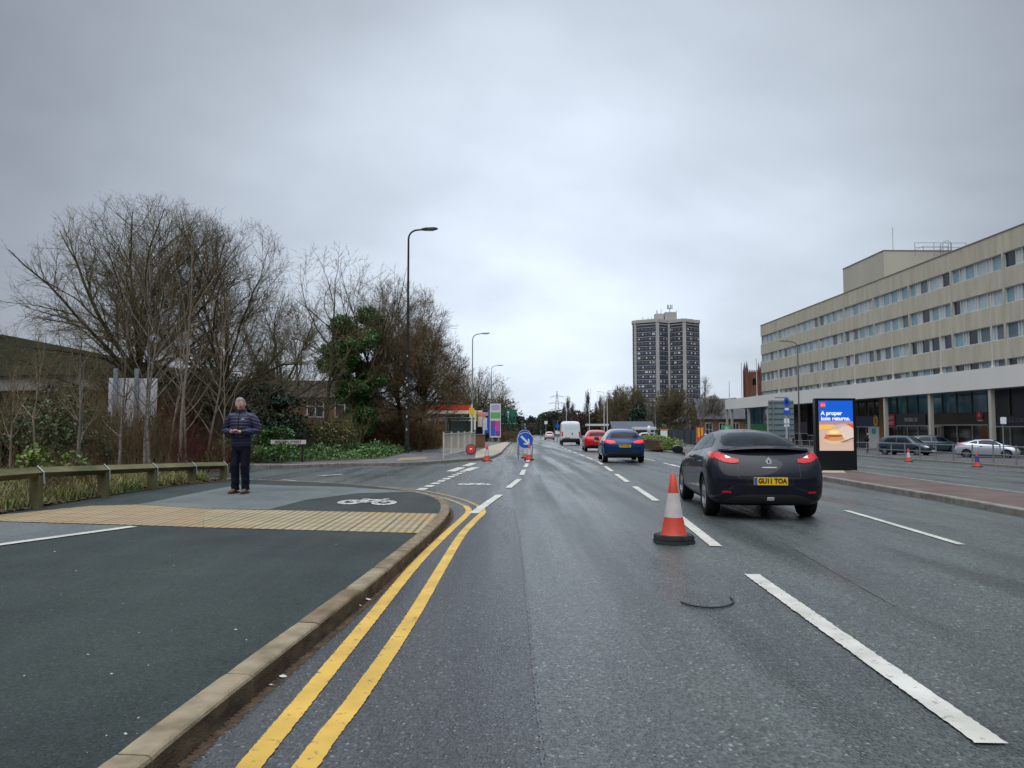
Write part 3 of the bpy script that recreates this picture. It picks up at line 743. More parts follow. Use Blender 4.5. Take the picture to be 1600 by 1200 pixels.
# --- low three-door coupe (near car and the parked silver one)
def coupe_spec(lights, rimm):
    S = lambda y, x, z, cr=0.04, dy=0: dict(y=y, x=x, z=z, cr=cr, dy=dy)
    st = [S(0.2, (.80, .89, .912, .90, .80, .58), (.22, .36, .62, .87, 1.0, 1.06), 0.05),
          S(0.50, (.83, .915, .935, .915, .81, .565), (.19, .36, .63, .90, 1.03, 1.12), 0.05),
          S(0.95, (.82, .91, .93, .905, .815, .545), (.18, .35, .63, .90, 1.02, 1.24), 0.055),
          S(1.45, (.80, .900, .920, .89, .80, .56), (.17, .33, .60, .87, .99, 1.305), 0.055),
          S(2.05, (.80, .895, .912, .885, .82, .575), (.17, .32, .58, .85, .955, 1.325), 0.055),
          S(2.6, (.80, .895, .91, .88, .82, .57), (.17, .32, .58, .84, .93, 1.32), 0.055),
          S(3.15, (.80, .90, .915, .88, .82, .62), (.18, .34, .58, .82, .90, 1.08), 0.05),
          S(3.42, (.80, .905, .92, .87, .80, .66), (.19, .36, .58, .80, .88, .95), 0.05),
          S(3.95, (.76, .87, .88, .82, .72, .58), (.20, .36, .56, .72, .80, .84), 0.05),
          S(4.30, (.60, .72, .74, .68, .58, .46), (.23, .36, .54, .65, .72, .76), 0.03)]
    ry = (.20, .13, .11, .20, .31, .38); rb = (.12, .16, .17, .15, .14, .14)
    fy = (4.1, 4.2, 4.18, 4.10, 4.04, 3.98); fb = (.08, .14, .14, .12, .10, .09)
    def patches(bvh):
        P = []
        g = m_glass
        P.append(('rear_window', 'rear', [(-.60, 1.118), (-.3, 1.105), (0, 1.10), (.3, 1.105), (.60, 1.118)], [(-.60, 1.165), (-.50, 1.27), (-.34, 1.318), (0, 1.335), (.34, 1.318), (.50, 1.27), (.60, 1.165)], g, dict(off=.004, nu=30, nv=16)))
        P.append(('windscreen', 'front', [(-.66, .99), (0, .985), (.66, .99)], [(-.66, 1.0), (-.52, 1.28), (0, 1.335), (.52, 1.28), (.66, 1.0)], g, dict(off=.004, nu=24, nv=14)))
        for s, sd in ((-1, 'left'), (1, 'right')):
            P.append(('side_window', sd, [(1.62, 1.04), (2.2, 1.005), (3.08, .955)], [(1.62, 1.255), (1.9, 1.30), (2.3, 1.30), (2.62, 1.26), (3.08, .985)], g, dict(off=.004, nu=24)))
            P.append(('quarter_window', sd, [(1.02, 1.09), (1.56, 1.045)], [(1.02, 1.10), (1.3, 1.215), (1.56, 1.25)], g, dict(off=.004)))
            P.append(('tail_light', sd, [(.30, .915), (.55, .965), (.82, 1.0)], [(.30, 1.005), (.55, 1.02), (.82, 1.004)], lights, dict(off=.010)))
            P.append(('headlight', 'front', sorted([(s * .44, .62), (s * .70, .66)]), sorted([(s * .44, .70), (s * .70, .765)]), m_clear, dict(off=.01)))
            P.append(('door_seam', sd, [(1.60, .36), (1.612, .36)], [(1.60, 1.03), (1.612, 1.03)], m_black, dict(off=.001, nu=1, nv=24)))
            P.append(('door_seam', sd, [(3.02, .36), (3.032, .36)], [(3.02, .94), (3.032, .94)], m_black, dict(off=.001, nu=1, nv=24)))
            P.append(('door_handle', sd, [(1.70, .845), (1.90, .845)], [(1.70, .87), (1.90, .87)], m_black, dict(off=.02, nu=6, nv=2)))
            # swooping cluster on the rear face
            lo = [(.46, .868), (.56, .855), (.68, .872), (.80, .92)]
            hi = [(.46, .912), (.56, .935), (.66, .985), (.80, 1.0)]
            P.append(('tail_light', 'rear', sorted((s * a, b) for a, b in lo), sorted((s * a, b) for a, b in hi), lights, dict(off=.012, nu=18)))
            P.append(('reversing_light', 'rear', sorted((s * a, b) for a, b in [(.575, .93), (.65, .925)]), sorted((s * a, b) for a, b in [(.575, .94), (.65, .97)]), m_clear, dict(off=.016, nu=6, nv=4)))
            P.append(('rear_reflector', 'rear', sorted((s * a, b) for a, b in [(.60, .415), (.73, .42)]), sorted((s * a, b) for a, b in [(.60, .44), (.73, .445)]), m_red_lamp, dict(off=.008, nu=6, nv=2)))
            P.append(('boot_seam', 'rear', sorted([(s * .475, .645), (s * .485, .645)]), sorted([(s * .475, .862), (s * .485, .862)]), m_black, dict(off=.001, nu=1, nv=14)))
        P.append(('bumper_seam', 'rear', [(-.48, .64), (.48, .64)], [(-.48, .65), (.48, .65)], m_black, dict(off=.001, nu=24, nv=1)))
        P.append(('plate_recess', 'rear', [(-.37, .53), (.37, .53)], [(-.37, .645), (-.30, .668), (.30, .668), (.37, .645)], m_black2, dict(off=.002, nu=24)))
        P.append(('rear_diffuser', 'rear', [(-.70, .275), (-.5, .26), (.5, .26), (.70, .275)], [(-.70, .30), (-.5, .375), (-.34, .40), (.34, .40), (.5, .375), (.70, .30)], m_black, dict(off=.006, nu=24)))
        P.append(('fog_light', 'rear', [(-.055, .318), (.055, .318)], [(-.055, .362), (.055, .362)], m_clear, dict(off=.014, nu=4, nv=3)))
        P.append(('brake_light', 'rear', [(-.17, 1.356), (.17, 1.356)], [(-.17, 1.374), (.17, 1.374)], m_lamp_dim, dict(off=.004, nu=8, nv=2)))
        P.append(('grille', 'front', [(-.42, .30), (.42, .30)], [(-.42, .48), (0, .54), (.42, .48)], m_black, dict(off=.006)))
        return P
    return dict(st=st, ry=ry, rb=rb, fy=fy, fb=fb, L=4.3, W=1.84, wr=0.325, wy=(.83, 3.42), tw=.225, rimm=rimm, spokes=7, patches=patches)
m_black2 = M('gloss_black', (0.012, 0.012, 0.014), 0.2, coat=0.5)
m_lamp_dim = M('lamp_dark_red', (0.16, 0.012, 0.02), 0.2)

def coupe(name, label, paintm, plate_txt, lights, rimm=None, see=False):
    global m_glass
    sp = coupe_spec(lights, rimm or m_rim); keep = m_glass
    if see:
        m_glass = m_tint
        sp['open'] = [(s_, lo, hi) for (n_, s_, lo, hi, mm, kw) in sp['patches'](None) if n_ in ('rear_window', 'windscreen', 'side_window', 'quarter_window')]
    root, bvh = build_car(name, label, sp, paintm); m_glass = keep
    if see:
        b = MB(); b.box((-.62, 3.02, .60), (.62, 3.42, .94), m_trim, bev=.04); b.box((-.70, .70, .30), (.70, 3.2, .34), m_trim); b.box((-.60, .55, .70), (.60, 1.15, .93), m_trim, bev=.03); b.build('dashboard', root)
        for sx in (-.36, .36):
            b = MB(); b.box((sx - .24, 1.95, .42), (sx + .24, 2.15, 1.02), m_trim, bev=.05); b.box((sx - .13, 1.92, 1.05), (sx + .13, 2.02, 1.22), m_trim, bev=.04); b.tube([(sx - .05, 1.98, 1.0), (sx - .05, 1.98, 1.08)], .008, m_chrome, 6); b.tube([(sx + .05, 1.98, 1.0), (sx + .05, 1.98, 1.08)], .008, m_chrome, 6); b.build('seat', root)
        b = MB(); b.box((-.60, 1.18, .42), (.60, 1.34, .98), m_trim, bev=.05)
        for sx in (-.34, .34): b.box((sx - .13, 1.16, .99), (sx + .13, 1.25, 1.10), m_trim, bev=.03)
        b.build('rear_seat', root)
        b = MB(); b.box((-.12, 2.82, 1.13), (.12, 2.85, 1.19), m_trim, bev=.01); b.build('rear_view_mirror', root)
    # lip spoiler standing proud of the tailgate
    b = MB(); vs = []; n = 24
    for i in range(n + 1):
        u = -.72 + 1.44 * i / n; t = max(0.0, 1 - (u / .72) ** 2)
        y0 = .40 - .24 * t ** 0.6; z0 = 1.035 + .048 * t
        for dy, dz in ((-.02, .0), (0.0, .028), (.12, .038), (.20, .012), (.10, -.02)): vs.append((u, y0 + dy, z0 + dz))
    fs = []
    for i in range(n):
        for j in range(5):
            a = i * 5 + j; c_ = i * 5 + (j + 1) % 5; fs.append((a, c_, c_ + 5, a + 5))
    fs += [(4, 3, 2, 1, 0), tuple(n * 5 + j for j in range(5))]
    b.add(vs, fs, paintm); b.build('spoiler', root, smooth=True)
    plate(root, bvh, .60, plate_txt)
    # diamond badge and bright strip
    h, nn = surf(bvh, 'rear', 0, .885); b = MB(); A = T(0, h.y - 0.004, .885) @ FACE_CAM
    o_, i_ = [(0, .072), (.050, 0), (0, -.072), (-.050, 0)], [(0, .030), (.016, 0), (0, -.030), (-.016, 0)]
    vs = [A @ Vector((a, c_, 0.016)) for a, c_ in o_] + [A @ Vector((a, c_, 0.016)) for a, c_ in i_] + [A @ Vector((a, c_, -0.01)) for a, c_ in o_]
    fs = [(k, (k + 1) % 4, 4 + (k + 1) % 4, 4 + k)[::-1] for k in range(4)] + [(k, (k + 1) % 4, 8 + (k + 1) % 4, 8 + k) for k in range(4)]
    b.add(vs, fs, m_chrome); b.build('badge', root)
    h, nn = surf(bvh, 'rear', 0, .80); b = MB(); b.box((-.115, h.y - .018, .788), (.115, h.y + .02, .808), m_chrome, bev=.003); b.build('chrome_strip', root)
    mirror(root, -.90, 2.98, .99, -1, m_black2); mirror(root, .90, 2.98, .99, 1, m_black2)
    b = MB(); b.tube([(0.0, 1.75, 1.40), (0, 1.60, 1.52)], .004, m_black, 6); b.build('aerial', root)
    return root

# --- five-door hatchback
def hatch_spec(lights, h=1.46, rimm=None, L=4.3):
    S = lambda y, x, z, cr=0.03: dict(y=y, x=x, z=z, cr=cr)
    k = (h - 0.02)
    st = [S(.1, (.70, .83, .86, .84, .77, .64), (.26, .40, .66, .90, 1.00, 1.06), .04),
          S(.30, (.78, .88, .90, .88, .79, .64), (.22, .38, .66, .92, 1.04, 1.30 * k / 1.44), .05),
          S(.62, (.80, .895, .91, .885, .80, .60), (.20, .36, .64, .91, 1.02, 1.385 * k / 1.44), .045),
          S(1.2, (.80, .895, .91, .885, .82, .60), (.19, .33, .62, .89, .99, k), .045),
          S(2.2, (.80, .895, .91, .885, .83, .60), (.19, .32, .60, .87, .95, k), .045),
          S(2.7, (.80, .895, .91, .88, .83, .58), (.19, .32, .60, .86, .94, k - .06), .045),
          S(3.30, (.80, .90, .91, .88, .82, .66), (.20, .34, .60, .84, .92, .97), .05),
          S(3.9, (.76, .87, .885, .83, .74, .60), (.21, .36, .58, .76, .84, .88), .04),
          S(4.3, (.62, .74, .78, .72, .62, .50), (.24, .36, .55, .68, .76, .79), .03)]
    for s in st: s['y'] *= L / 4.3
    ry = (.20, .10, .08, .12, .20, .28); rb = (.10, .13, .13, .11, .10, .10)
    fy = tuple(q * L / 4.3 for q in (4.12, 4.2, 4.18, 4.12, 4.06, 4.0)); fb = (.08, .12, .12, .1, .09, .08)
    def patches(bvh):
        P = []; zt = h * .945
        P.append(('rear_window', 'rear', [(-.60, 1.06), (0, 1.05), (.60, 1.06)], [(-.60, 1.10), (-.52, zt - .09), (0, zt - .06), (.52, zt - .09), (.60, 1.10)], m_glass, dict(off=.004, nu=24, nv=12)))
        P.append(('windscreen', 'front', [(-.66, 1.0), (0, .995), (.66, 1.0)], [(-.66, 1.01), (-.54, zt - .03), (0, zt), (.54, zt - .03), (.66, 1.01)], m_glass, dict(off=.004, nu=20, nv=12)))
        for s, sd in ((-1, 'left'), (1, 'right')):
            P.append(('side_window', sd, [(.72, 1.06), (1.3, 1.03), (1.72, 1.02)], [(.72, 1.15), (.95, zt - .08), (1.72, zt - .05)], m_glass, dict(off=.004)))
            P.append(('side_window', sd, [(1.80, 1.02), (3.1, .975)], [(1.80, zt - .05), (2.45, zt - .05), (2.7, zt - .12), (3.1, 1.0)], m_glass, dict(off=.004)))
            P.append(('tail_light', 'rear', sorted((s * a, b) for a, b in [(.40, .86), (.62, .84), (.81, .87)]), sorted((s * a, b) for a, b in [(.40, .93), (.62, .98), (.81, 1.0)]), lights, dict(off=.012, nu=16)))
            P.append(('tail_light', sd, [(.28, .90), (.52, .93)], [(.28, 1.0), (.52, .97)], lights, dict(off=.01)))
            P.append(('headlight', 'front', sorted([(s * .46, .64), (s * .74, .68)]), sorted([(s * .46, .73), (s * .74, .80)]), m_clear, dict(off=.01)))
            P.append(('door_seam', sd, [(1.76, .36), (1.772, .36)], [(1.76, 1.0), (1.772, 1.0)], m_black, dict(off=.001, nu=1, nv=20)))
        P.append(('bumper_trim', 'rear', [(-.78, .28), (-.5, .27), (.5, .27), (.78, .28)], [(-.78, .36), (-.55, .46), (.55, .46), (.78, .36)], m_black, dict(off=.006, nu=24)))
        P.append(('grille', 'front', [(-.46, .30), (.46, .30)], [(-.46, .46), (0, .62), (.46, .46)], m_black, dict(off=.006)))
        return P
    return dict(st=st, ry=ry, rb=rb, fy=fy, fb=fb, L=L, W=1.82, wr=.325, wy=(.78, .78 + 2.64 * L / 4.3), rimm=rimm, spokes=10, patches=patches)
def hatch(name, label, paintm, plate_txt, lights, h=1.46, L=4.3, group=None):
    root, bvh = build_car(name, label, hatch_spec(lights, h, L=L), paintm, group)
    plate(root, bvh, .735, plate_txt); plate(root, bvh, .40, None, rear=False)
    mirror(root, -.88, 2.95 * L / 4.3, 1.02, -1, paintm); mirror(root, .88, 2.95 * L / 4.3, 1.02, 1, paintm)
    return root
# --- panel van
def van_spec(lights):
    S = lambda y, x, z, cr=0.03: dict(y=y, x=x, z=z, cr=cr)
    st = [S(.05, (.86, .96, 1.0, .98, .93, .84), (.42, .55, .95, 1.6, 2.2, 2.42), .03),
          S(.25, (.90, 1.0, 1.03, 1.01, .96, .86), (.38, .52, .95, 1.6, 2.25, 2.48), .03),
          S(1.5, (.90, 1.0, 1.03, 1.01, .96, .86), (.36, .50, .95, 1.6, 2.25, 2.50), .03),
          S(3.9, (.90, 1.0, 1.03, 1.01, .95, .84), (.36, .50, .95, 1.6, 2.25, 2.48), .03),
          S(4.5, (.90, 1.0, 1.02, .98, .88, .74), (.36, .50, .95, 1.5, 2.0, 2.25), .03),
          S(5.1, (.88, .98, 1.0, .95, .86, .74), (.36, .50, .90, 1.15, 1.3, 1.38), .03),
          S(5.5, (.80, .90, .94, .88, .78, .64), (.38, .50, .80, .98, 1.08, 1.14), .03)]
    ry = (.10, .06, .05, .08, .12, .2); rb = (.04,) * 6; fy = (5.3, 5.4, 5.4, 5.3, 5.2, 5.1); fb = (.1,) * 6
    def patches(bvh):
        P = [('rear_window', 'rear', [(-.68, 1.60), (.66, 1.60)], [(-.68, 1.98), (.66, 1.98)], m_vanpanel, dict(off=.004)),
             ('rear_bumper', 'rear', [(-.9, .44), (.9, .44)], [(-.9, .72), (.9, .72)], m_black, dict(off=.06)),
             ('door_seam', 'rear', [(-.006, .74), (.006, .74)], [(-.006, 2.3), (.006, 2.3)], m_black, dict(off=.002, nu=1, nv=20)),
             ('door_handle', 'rear', [(.10, 1.10), (.20, 1.10)], [(.10, 1.30), (.20, 1.30)], m_black, dict(off=.02, nu=2, nv=2)),
             ('windscreen', 'front', [(-.78, 1.42), (.78, 1.42)], [(-.74, 2.15), (.74, 2.15)], m_glass, dict(off=.004))]
        for s, sd in ((-1, 'left'), (1, 'right')):
            P.append(('tail_light', 'rear', sorted([(s * .82, .95), (s * .95, .95)]), sorted([(s * .82, 1.42), (s * .95, 1.42)]), lights, dict(off=.012)))
            P.append(('side_window', sd, [(4.0, 1.42), (4.9, 1.40)], [(4.0, 2.0), (4.5, 1.95), (4.9, 1.45)], m_glass, dict(off=.004)))
        return P
    return dict(st=st, ry=ry, rb=rb, fy=fy, fb=fb, L=5.5, W=2.04, wr=.34, wy=(1.0, 4.6), tw=.22, patches=patches, cat='van', uz=.28)
m_vanpanel = M('van_window_sticker', (0.42, 0.62, 0.66), 0.25, col2=(0.60, 0.72, 0.76), vscale=3)

def place(root, x, y, heading, zoff=0.0):
    """rear bumper centre to (x, y); heading clockwise from +Y"""
    root.location = (x, y, gz(x, y) + zoff); root.rotation_euler = (0, 0, -heading)

near = coupe('coupe_car', 'dark grey three-door coupe with registration GU11 TOA driving away just right of the cone',
             carpaint('paint_dark_grey', (0.008, 0.010, 0.018), 0.45, 0.0), 'GU11 TOA', m_red_lamp, see=True)
near.scale = (.94, 1, 1); place(near, 3.86, 11.35, R(4.8))
blue = hatch('hatchback_car', 'blue hatchback braking behind the red car in the queue', carpaint('paint_blue', (0.005, 0.036, 0.11), 0.25, 0.2), 'FP19 HKU', m_red_on)
place(blue, 4.85, 32.6, R(2.5))
red = hatch('hatchback_car', 'bright red hatchback between the white van and the blue hatchback', carpaint('paint_red', (0.52, 0.012, 0.018), 0.3, 0.1), 'YK68 RVE', m_red_lamp, 1.48)
place(red, 5.95, 52.5, R(2.0))
vr, vb = build_car('panel_van', 'white high-roofed panel van seen from behind in the queue of traffic', van_spec(m_red_lamp), carpaint('paint_white', (0.72, 0.73, 0.74), 0.35, 0.0))
plate(vr, vb, .80, 'DX17 UMO', x=-.35); mirror(vr, -1.02, 4.5, 1.5, -1, m_black); mirror(vr, 1.02, 4.5, 1.5, 1, m_black)
place(vr, 6.15, 79.0, R(1.5))
pale = hatch('hatchback_car', 'small pale pinkish white car far ahead of the queue in the outer lane', carpaint('paint_pearl', (0.62, 0.52, 0.52), 0.35, 0.1), None, m_red_lamp, 1.5)
place(pale, 7.0, 141, R(1.0))
silver = coupe('coupe_car', 'silver coupe parked nose right behind the railing outside the dark shopfront',
               carpaint('paint_silver', (0.46, 0.50, 0.56), 0.3, 0.5), 'YH12 SVA', m_red_lamp)
silver.scale = (.92, .90, .97); place(silver, 31.2, 53.4, R(124), 0.06)
dark = hatch('hatchback_car', 'dark blue-grey family car parked behind the railing beside the cone', carpaint('paint_slate', (0.035, 0.055, 0.075), 0.3, 0.4), 'MA60 LTE', m_red_lamp, 1.55, 4.5)
dark.scale = (.92, .88, .97); place(dark, 29.3, 60.2, R(142), 0.10)
rear_grey = hatch('hatchback_car', 'second dark car half hidden behind the family car outside the shops', carpaint('paint_teal_grey', (0.05, 0.085, 0.10), 0.3, 0.4), 'PE14 OVR', m_red_lamp, 1.5)
place(rear_grey, 33.6, 64.6, R(100), 0.12)
pink = hatch('hatchback_car', 'red car parked nose to the shops under the white lettering', carpaint('paint_cherry', (0.42, 0.03, 0.06), 0.3, 0.2), 'ND09 KXA', m_red_lamp, 1.42)
place(pink, 38.2, 72.5, R(100), 0.12)
g = hatch('hatchback_car', 'silver-grey car seen beyond the red hatchback on the other carriageway', carpaint('paint_grey', (0.30, 0.32, 0.33), 0.3, 0.4), 'SC13 MWB', m_red_lamp, 1.5)
place(g, 15.0, 118, R(182))
for (px, y, lab, pm) in ((1000, 112, 'white car in the forecourt left of the small tree', 'paint_white'), (1058, 106, 'dark car parked behind the median hedge by the fence', 'paint_slate'),
                         (1092, 96, 'silver car parked behind the near coupe beside the red banner', 'paint_silver')):
    c_ = copy_tree(g); c_['label'] = lab
    for ch in c_.children:
        if ch.name.startswith('body'):
            ch.data = ch.data.copy(); ch.data.materials[0] = MATS[pm]
    place(c_, gp(px, y)[0], y, R(140), 0.12)
# ------------------------------------------------------------------ office block with podium and shops
m_conc = M('office_concrete', (0.43, 0.395, 0.305), 0.85, col2=(0.60, 0.55, 0.44), vscale=1.3, vamt=0.5, bump=0.2, bscale=12, detail=9, stretch=(1, 1, .14))
m_conc2 = M('penthouse_concrete', (0.44, 0.41, 0.33), 0.85, col2=(0.54, 0.51, 0.42), vscale=0.3, vamt=0.6, detail=8, stretch=(1, 1, .3))
def joints(m, w, dark=.72, lw=.02):
    t = m.node_tree; p = t.nodes['Principled BSDF']; co = t.nodes.new('ShaderNodeTexCoord'); sp = t.nodes.new('ShaderNodeSeparateXYZ'); t.links.new(co.outputs['Object'], sp.inputs[0])
    a = t.nodes.new('ShaderNodeMath'); a.operation = 'FLOORED_MODULO'; a.inputs[1].default_value = w; t.links.new(sp.outputs[0], a.inputs[0])
    l = t.nodes.new('ShaderNodeMath'); l.operation = 'LESS_THAN'; l.inputs[1].default_value = lw; t.links.new(a.outputs[0], l.inputs[0])
    old = p.inputs['Base Color'].links[0].from_socket; mx = t.nodes.new('ShaderNodeMix'); mx.data_type = 'RGBA'; mx.blend_type = 'MULTIPLY'
    t.links.new(l.outputs[0], mx.inputs[0]); t.links.new(old, mx.inputs[6]); mx.inputs[7].default_value = (dark, dark, dark * .97, 1); t.links.new(mx.outputs[2], p.inputs['Base Color'])
joints(m_conc, 1.395)
m_pier = M('pale_pier', (0.50, 0.48, 0.42), 0.8, col2=(0.42, 0.40, 0.34), vscale=1)
m_fascia = M('podium_fascia', (0.68, 0.655, 0.61), 0.7, col2=(0.80, 0.775, 0.73), vscale=0.25, vamt=0.8, detail=8, stretch=(1, 1, .3))
joints(m_fascia, 8.35)
m_frame = M('window_frame_white', (0.60, 0.62, 0.62), 0.5)
m_wg_dark = M('window_glass_dark', (0.02, 0.028, 0.045), 0.06, spec=0.8)
m_wg_blue = M('blind_pale_blue', (0.16, 0.30, 0.36), 0.25, col2=(0.27, 0.42, 0.48), vscale=.9)
m_wg_white = M('blind_white', (0.36, 0.44, 0.47), 0.35, col2=(0.48, 0.55, 0.58), vscale=2)
m_wg_grey = M('blind_slate', (0.10, 0.135, 0.17), 0.4, col2=(0.16, 0.20, 0.24), vscale=1.5)
m_roof = M('roof_felt', (0.12, 0.12, 0.12), 0.9)
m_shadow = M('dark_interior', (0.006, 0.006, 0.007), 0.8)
OFF = Matrix.Translation((46.0, 139.0, 0)) @ Matrix.Rotation(math.atan2(-1, .0195), 4, 'Z')     # local +X runs along the facade towards the camera, local +Y goes into the building
# after the rotation local +Y points to +X world (into the building)
off = thing('office_block', 'long beige concrete office block with ribbon windows above the white shop podium', 'building', rot=None)
off.matrix_world = OFF
rr_ = random.Random(11)
ZR = 20.2; LEN = 100.0; DEP = 15.0; BAY = 8.37; NB = 12
rows = [(16.65, 18.2), (13.25, 14.8), (9.85, 11.4), (6.45, 8.0)]
b = MB()
edges = [ZR] + [z for r in rows for z in (r[1], r[0])] + [-3.2]
for i in range(0, len(edges), 2):           # spandrel bands
    b = MB(); b.box((0, 0, edges[i + 1]), (LEN, 0.45, edges[i]), m_conc); b.build('spandrel', off)
b = MB()
b.box((0.5, 0.46, -3.2), (LEN, DEP, ZR - 0.35), m_shadow); b.box((0, 0.451, -3.2), (0.49, DEP, ZR), m_conc)
b.box((0.5, 0.46, ZR - 0.349), (LEN, DEP, ZR - 0.1), m_roof)
b.build('wall', off)
b = MB(); b.box((-0.05, -0.06, ZR + 0.002), (LEN, 0.5, ZR + 0.09), M('coping', (0.22, 0.22, 0.2), 0.7)); b.build('coping', off)
for k in range(NB):
    for zb, zt in rows: b = MB(); b.box((k * BAY + BAY - 0.16, -0.01, zb + .002), (k * BAY + BAY + 0.16, 0.30, zt - .002), m_pier); b.build('pier', off)
pat = [1.5, .42, .42, 1.5, .35, 1.5, .42, .5, 1.2]
for k in range(NB):
    for ri, (zb, zt) in enumerate(rows):
        x0, x1 = k * BAY + (0.16 if k else 0.1), (k + 1) * BAY - 0.16
        p_ = pat[:] if rr_.random() < .5 else pat[::-1]; sc_ = (x1 - x0) / sum(p_); x = x0
        w = MB(); fr = MB()
        fr.box((x0, 0.10, zb + .002), (x1, 0.2, zb + .08), m_frame); fr.box((x0, 0.10, zt - .07), (x1, 0.2, zt - .002), m_frame)
        for q in p_:
            wd = q * sc_; nar = q < .55
            if nar: mt = m_frame if rr_.random() < .75 else m_wg_white
            elif ri < 2: mt = rr_.choices([m_wg_blue, m_wg_white, m_wg_dark, m_wg_grey], [7, 2, 1.2, 1.5])[0]
            else: mt = rr_.choices([m_wg_grey, m_wg_dark, m_wg_blue, m_wg_white], [4.5, 3.5, 2.5, 1])[0]
            if k < 4 and not nar and mt in (m_wg_dark,): mt = m_wg_white
            w.add([(x, .24, zb), (x + wd, .24, zb), (x + wd, .24, zt), (x, .24, zt)], [(0, 1, 2, 3)], mt)
            fr.box((x - .03, 0.12, zb + .081), (x + .03, 0.235, zt - .071), m_frame)
            x += wd
        wo = w.build('window', off); fr.build('frame', wo)
# plant room on the roof
pr = thing('roof_plant_room', 'plain beige plant room box on the office roof with rails and a mast', 'plant room')
pr.matrix_world = OFF @ T(30.4, 1.5, ZR)
b = MB(); b.box((0, 0, -0.1), (11.6, 10.5, 4.15), m_conc2); b.build('wall', pr)
b = MB(); b.box((-.06, -.06, 4.152), (11.66, 10.56, 4.25), M('coping', (0.22, 0.22, 0.2), 0.7)); b.build('coping', pr)
b = MB(); b.box((-.12, 0.3, -.1), (-.002, 1.0, 4.1), m_pier); b.build('downpipe_cover', pr)
b = MB(); b.tube([(10.2, 2.0, 4.2), (10.2, 2.0, 7.6)], .03, m_steel, 6); b.build('mast', pr)
b = MB()
for x, y in ((9.4, 6.5), (9.4, 9.8), (6.0, 6.5), (6, 9.8)): b.tube([(x, y, 4.2), (x, y, 5.3)], .03, m_steel, 6)
for z in (4.75, 5.3): b.tube([(9.4, 6.5, z), (9.4, 9.8, z), (6, 9.8, z), (6, 6.5, z), (9.4, 6.5, z)], .025, m_steel, 6, caps=False)
b.build('guard_rail', pr)
b = MB(); b.box((11.601, 4.6, .35), (11.75, 6.2, .95), m_shadow); b.box((11.601, 8.0, 1.9), (12.0, 8.5, 2.5), m_black); b.build('vent', pr)
rl = thing('roof_ladder', 'looped steel ladder and guard rail on the office roof', 'ladder'); rl.matrix_world = OFF @ T(42.6, 8.6, ZR + 2.9)
b = MB()
for dx in (0, .6): b.tube([(dx, 0, -.1), (dx, 0, 2.0), (dx, .5, 2.4), (dx, 1.1, 2.0), (dx, 1.1, -.1)], .035, m_steel, 6)
for k in range(6): b.tube([(0, 0, .3 + k * .32), (.6, 0, .3 + k * .32)], .02, m_steel, 5)
b.build('ladder', rl)
b = MB()
for z in (1.5, 2.1): b.tube([(.3, -3.5, z), (.3, 3.2, z)], .03, m_steel, 6)
for y in (-3.5, -1, 1.2, 3.2): b.tube([(.3, y, .4), (.3, y, 2.1)], .03, m_steel, 6)
b.build('guard_rail', rl)
tk = thing('roof_tank', 'small pale housing at the far end of the office roof', 'roof housing'); tk.matrix_world = OFF @ T(25.3, 3.0, ZR)
b = MB(); b.box((0, 0, -.1), (3.2, 3, .75), m_fascia); b.box((-.1, -.1, .752), (3.3, 3.1, .85), m_frame); b.build('casing', tk)

# podium -----------------------------------------------------------------
POD = Matrix.Translation((36.3, 128.6, 0)) @ Matrix.Rotation(math.atan2(-1, .0195), 4, 'Z')
pod = thing('shop_podium', 'low white-fascia shopping podium with thin columns along the forecourt', 'building'); pod.matrix_world = POD
PL = 96.0
def pg(s): return -0.518 - 0.007 * (128.6 - s - 14) + .12      # forecourt level at distance s along the podium
b = MB(); b.box((0, 0, 4.46), (PL, 0.4, 6.12), m_fascia)
b.box((0, 0.401, 4.9), (.4, 11, 6.12), m_fascia); b.build('fascia', pod)
b = MB(); b.box((.4, .401, 4.6), (PL, 10.5, 4.85), m_frame); b.box((.4, .401, 5.8), (PL, 10.3, 6.0), m_roof); b.build('canopy', pod)
COLS = [(128.6 - y) for y in (125.9, 117.4, 109.0, 100.9, 92.6, 84.3, 76.0, 68.1, 59.7, 51.3, 43)]
for k in range(4):
    pass
for s in COLS:
    b = MB(); b.box((s - .17, .12, pg(s) - .3), (s + .17, .46, 4.459), m_pier, bev=.02); b.build('column', pod)
b = MB(); b.box((0.02, .1, pg(0) - .3), (.32, .42, 4.459), m_pier); b.build('column', pod)
m_brown = M('brown_cladding', (0.085, 0.060, 0.036), 0.6, col2=(0.06, 0.045, 0.03), vscale=.6)
m_navy = M('navy_cladding', (0.010, 0.014, 0.028), 0.3, col2=(0.016, 0.02, 0.036), vscale=.5)
m_teal_sky = M('teal_reflection_glass', (0.012, 0.11, 0.14), 0.05, spec=0.9, col2=(0.10, 0.36, 0.42), vscale=.5, bump=.05, bscale=1.2)  # reflected sky painted into the pane colour
m_blue_sky = M('blue_reflection_glass', (0.015, 0.07, 0.12), 0.05, spec=0.9, col2=(0.13, 0.34, 0.48), vscale=.6, bump=.05, bscale=1.2)  # pane colour likewise brightened to stand for reflected sky
m_darkg = M('shop_glass', (0.014, 0.018, 0.018), 0.06, spec=0.7, col2=(0.035, 0.04, 0.035), vscale=.8)
m_bronze = M('bronze_frame', (0.16, 0.14, 0.11), 0.4, metal=.4)
m_silv = M('aluminium_frame', (0.50, 0.50, 0.48), 0.4, metal=.3)
SB = 3.4            # shopfront set-back behind the fascia
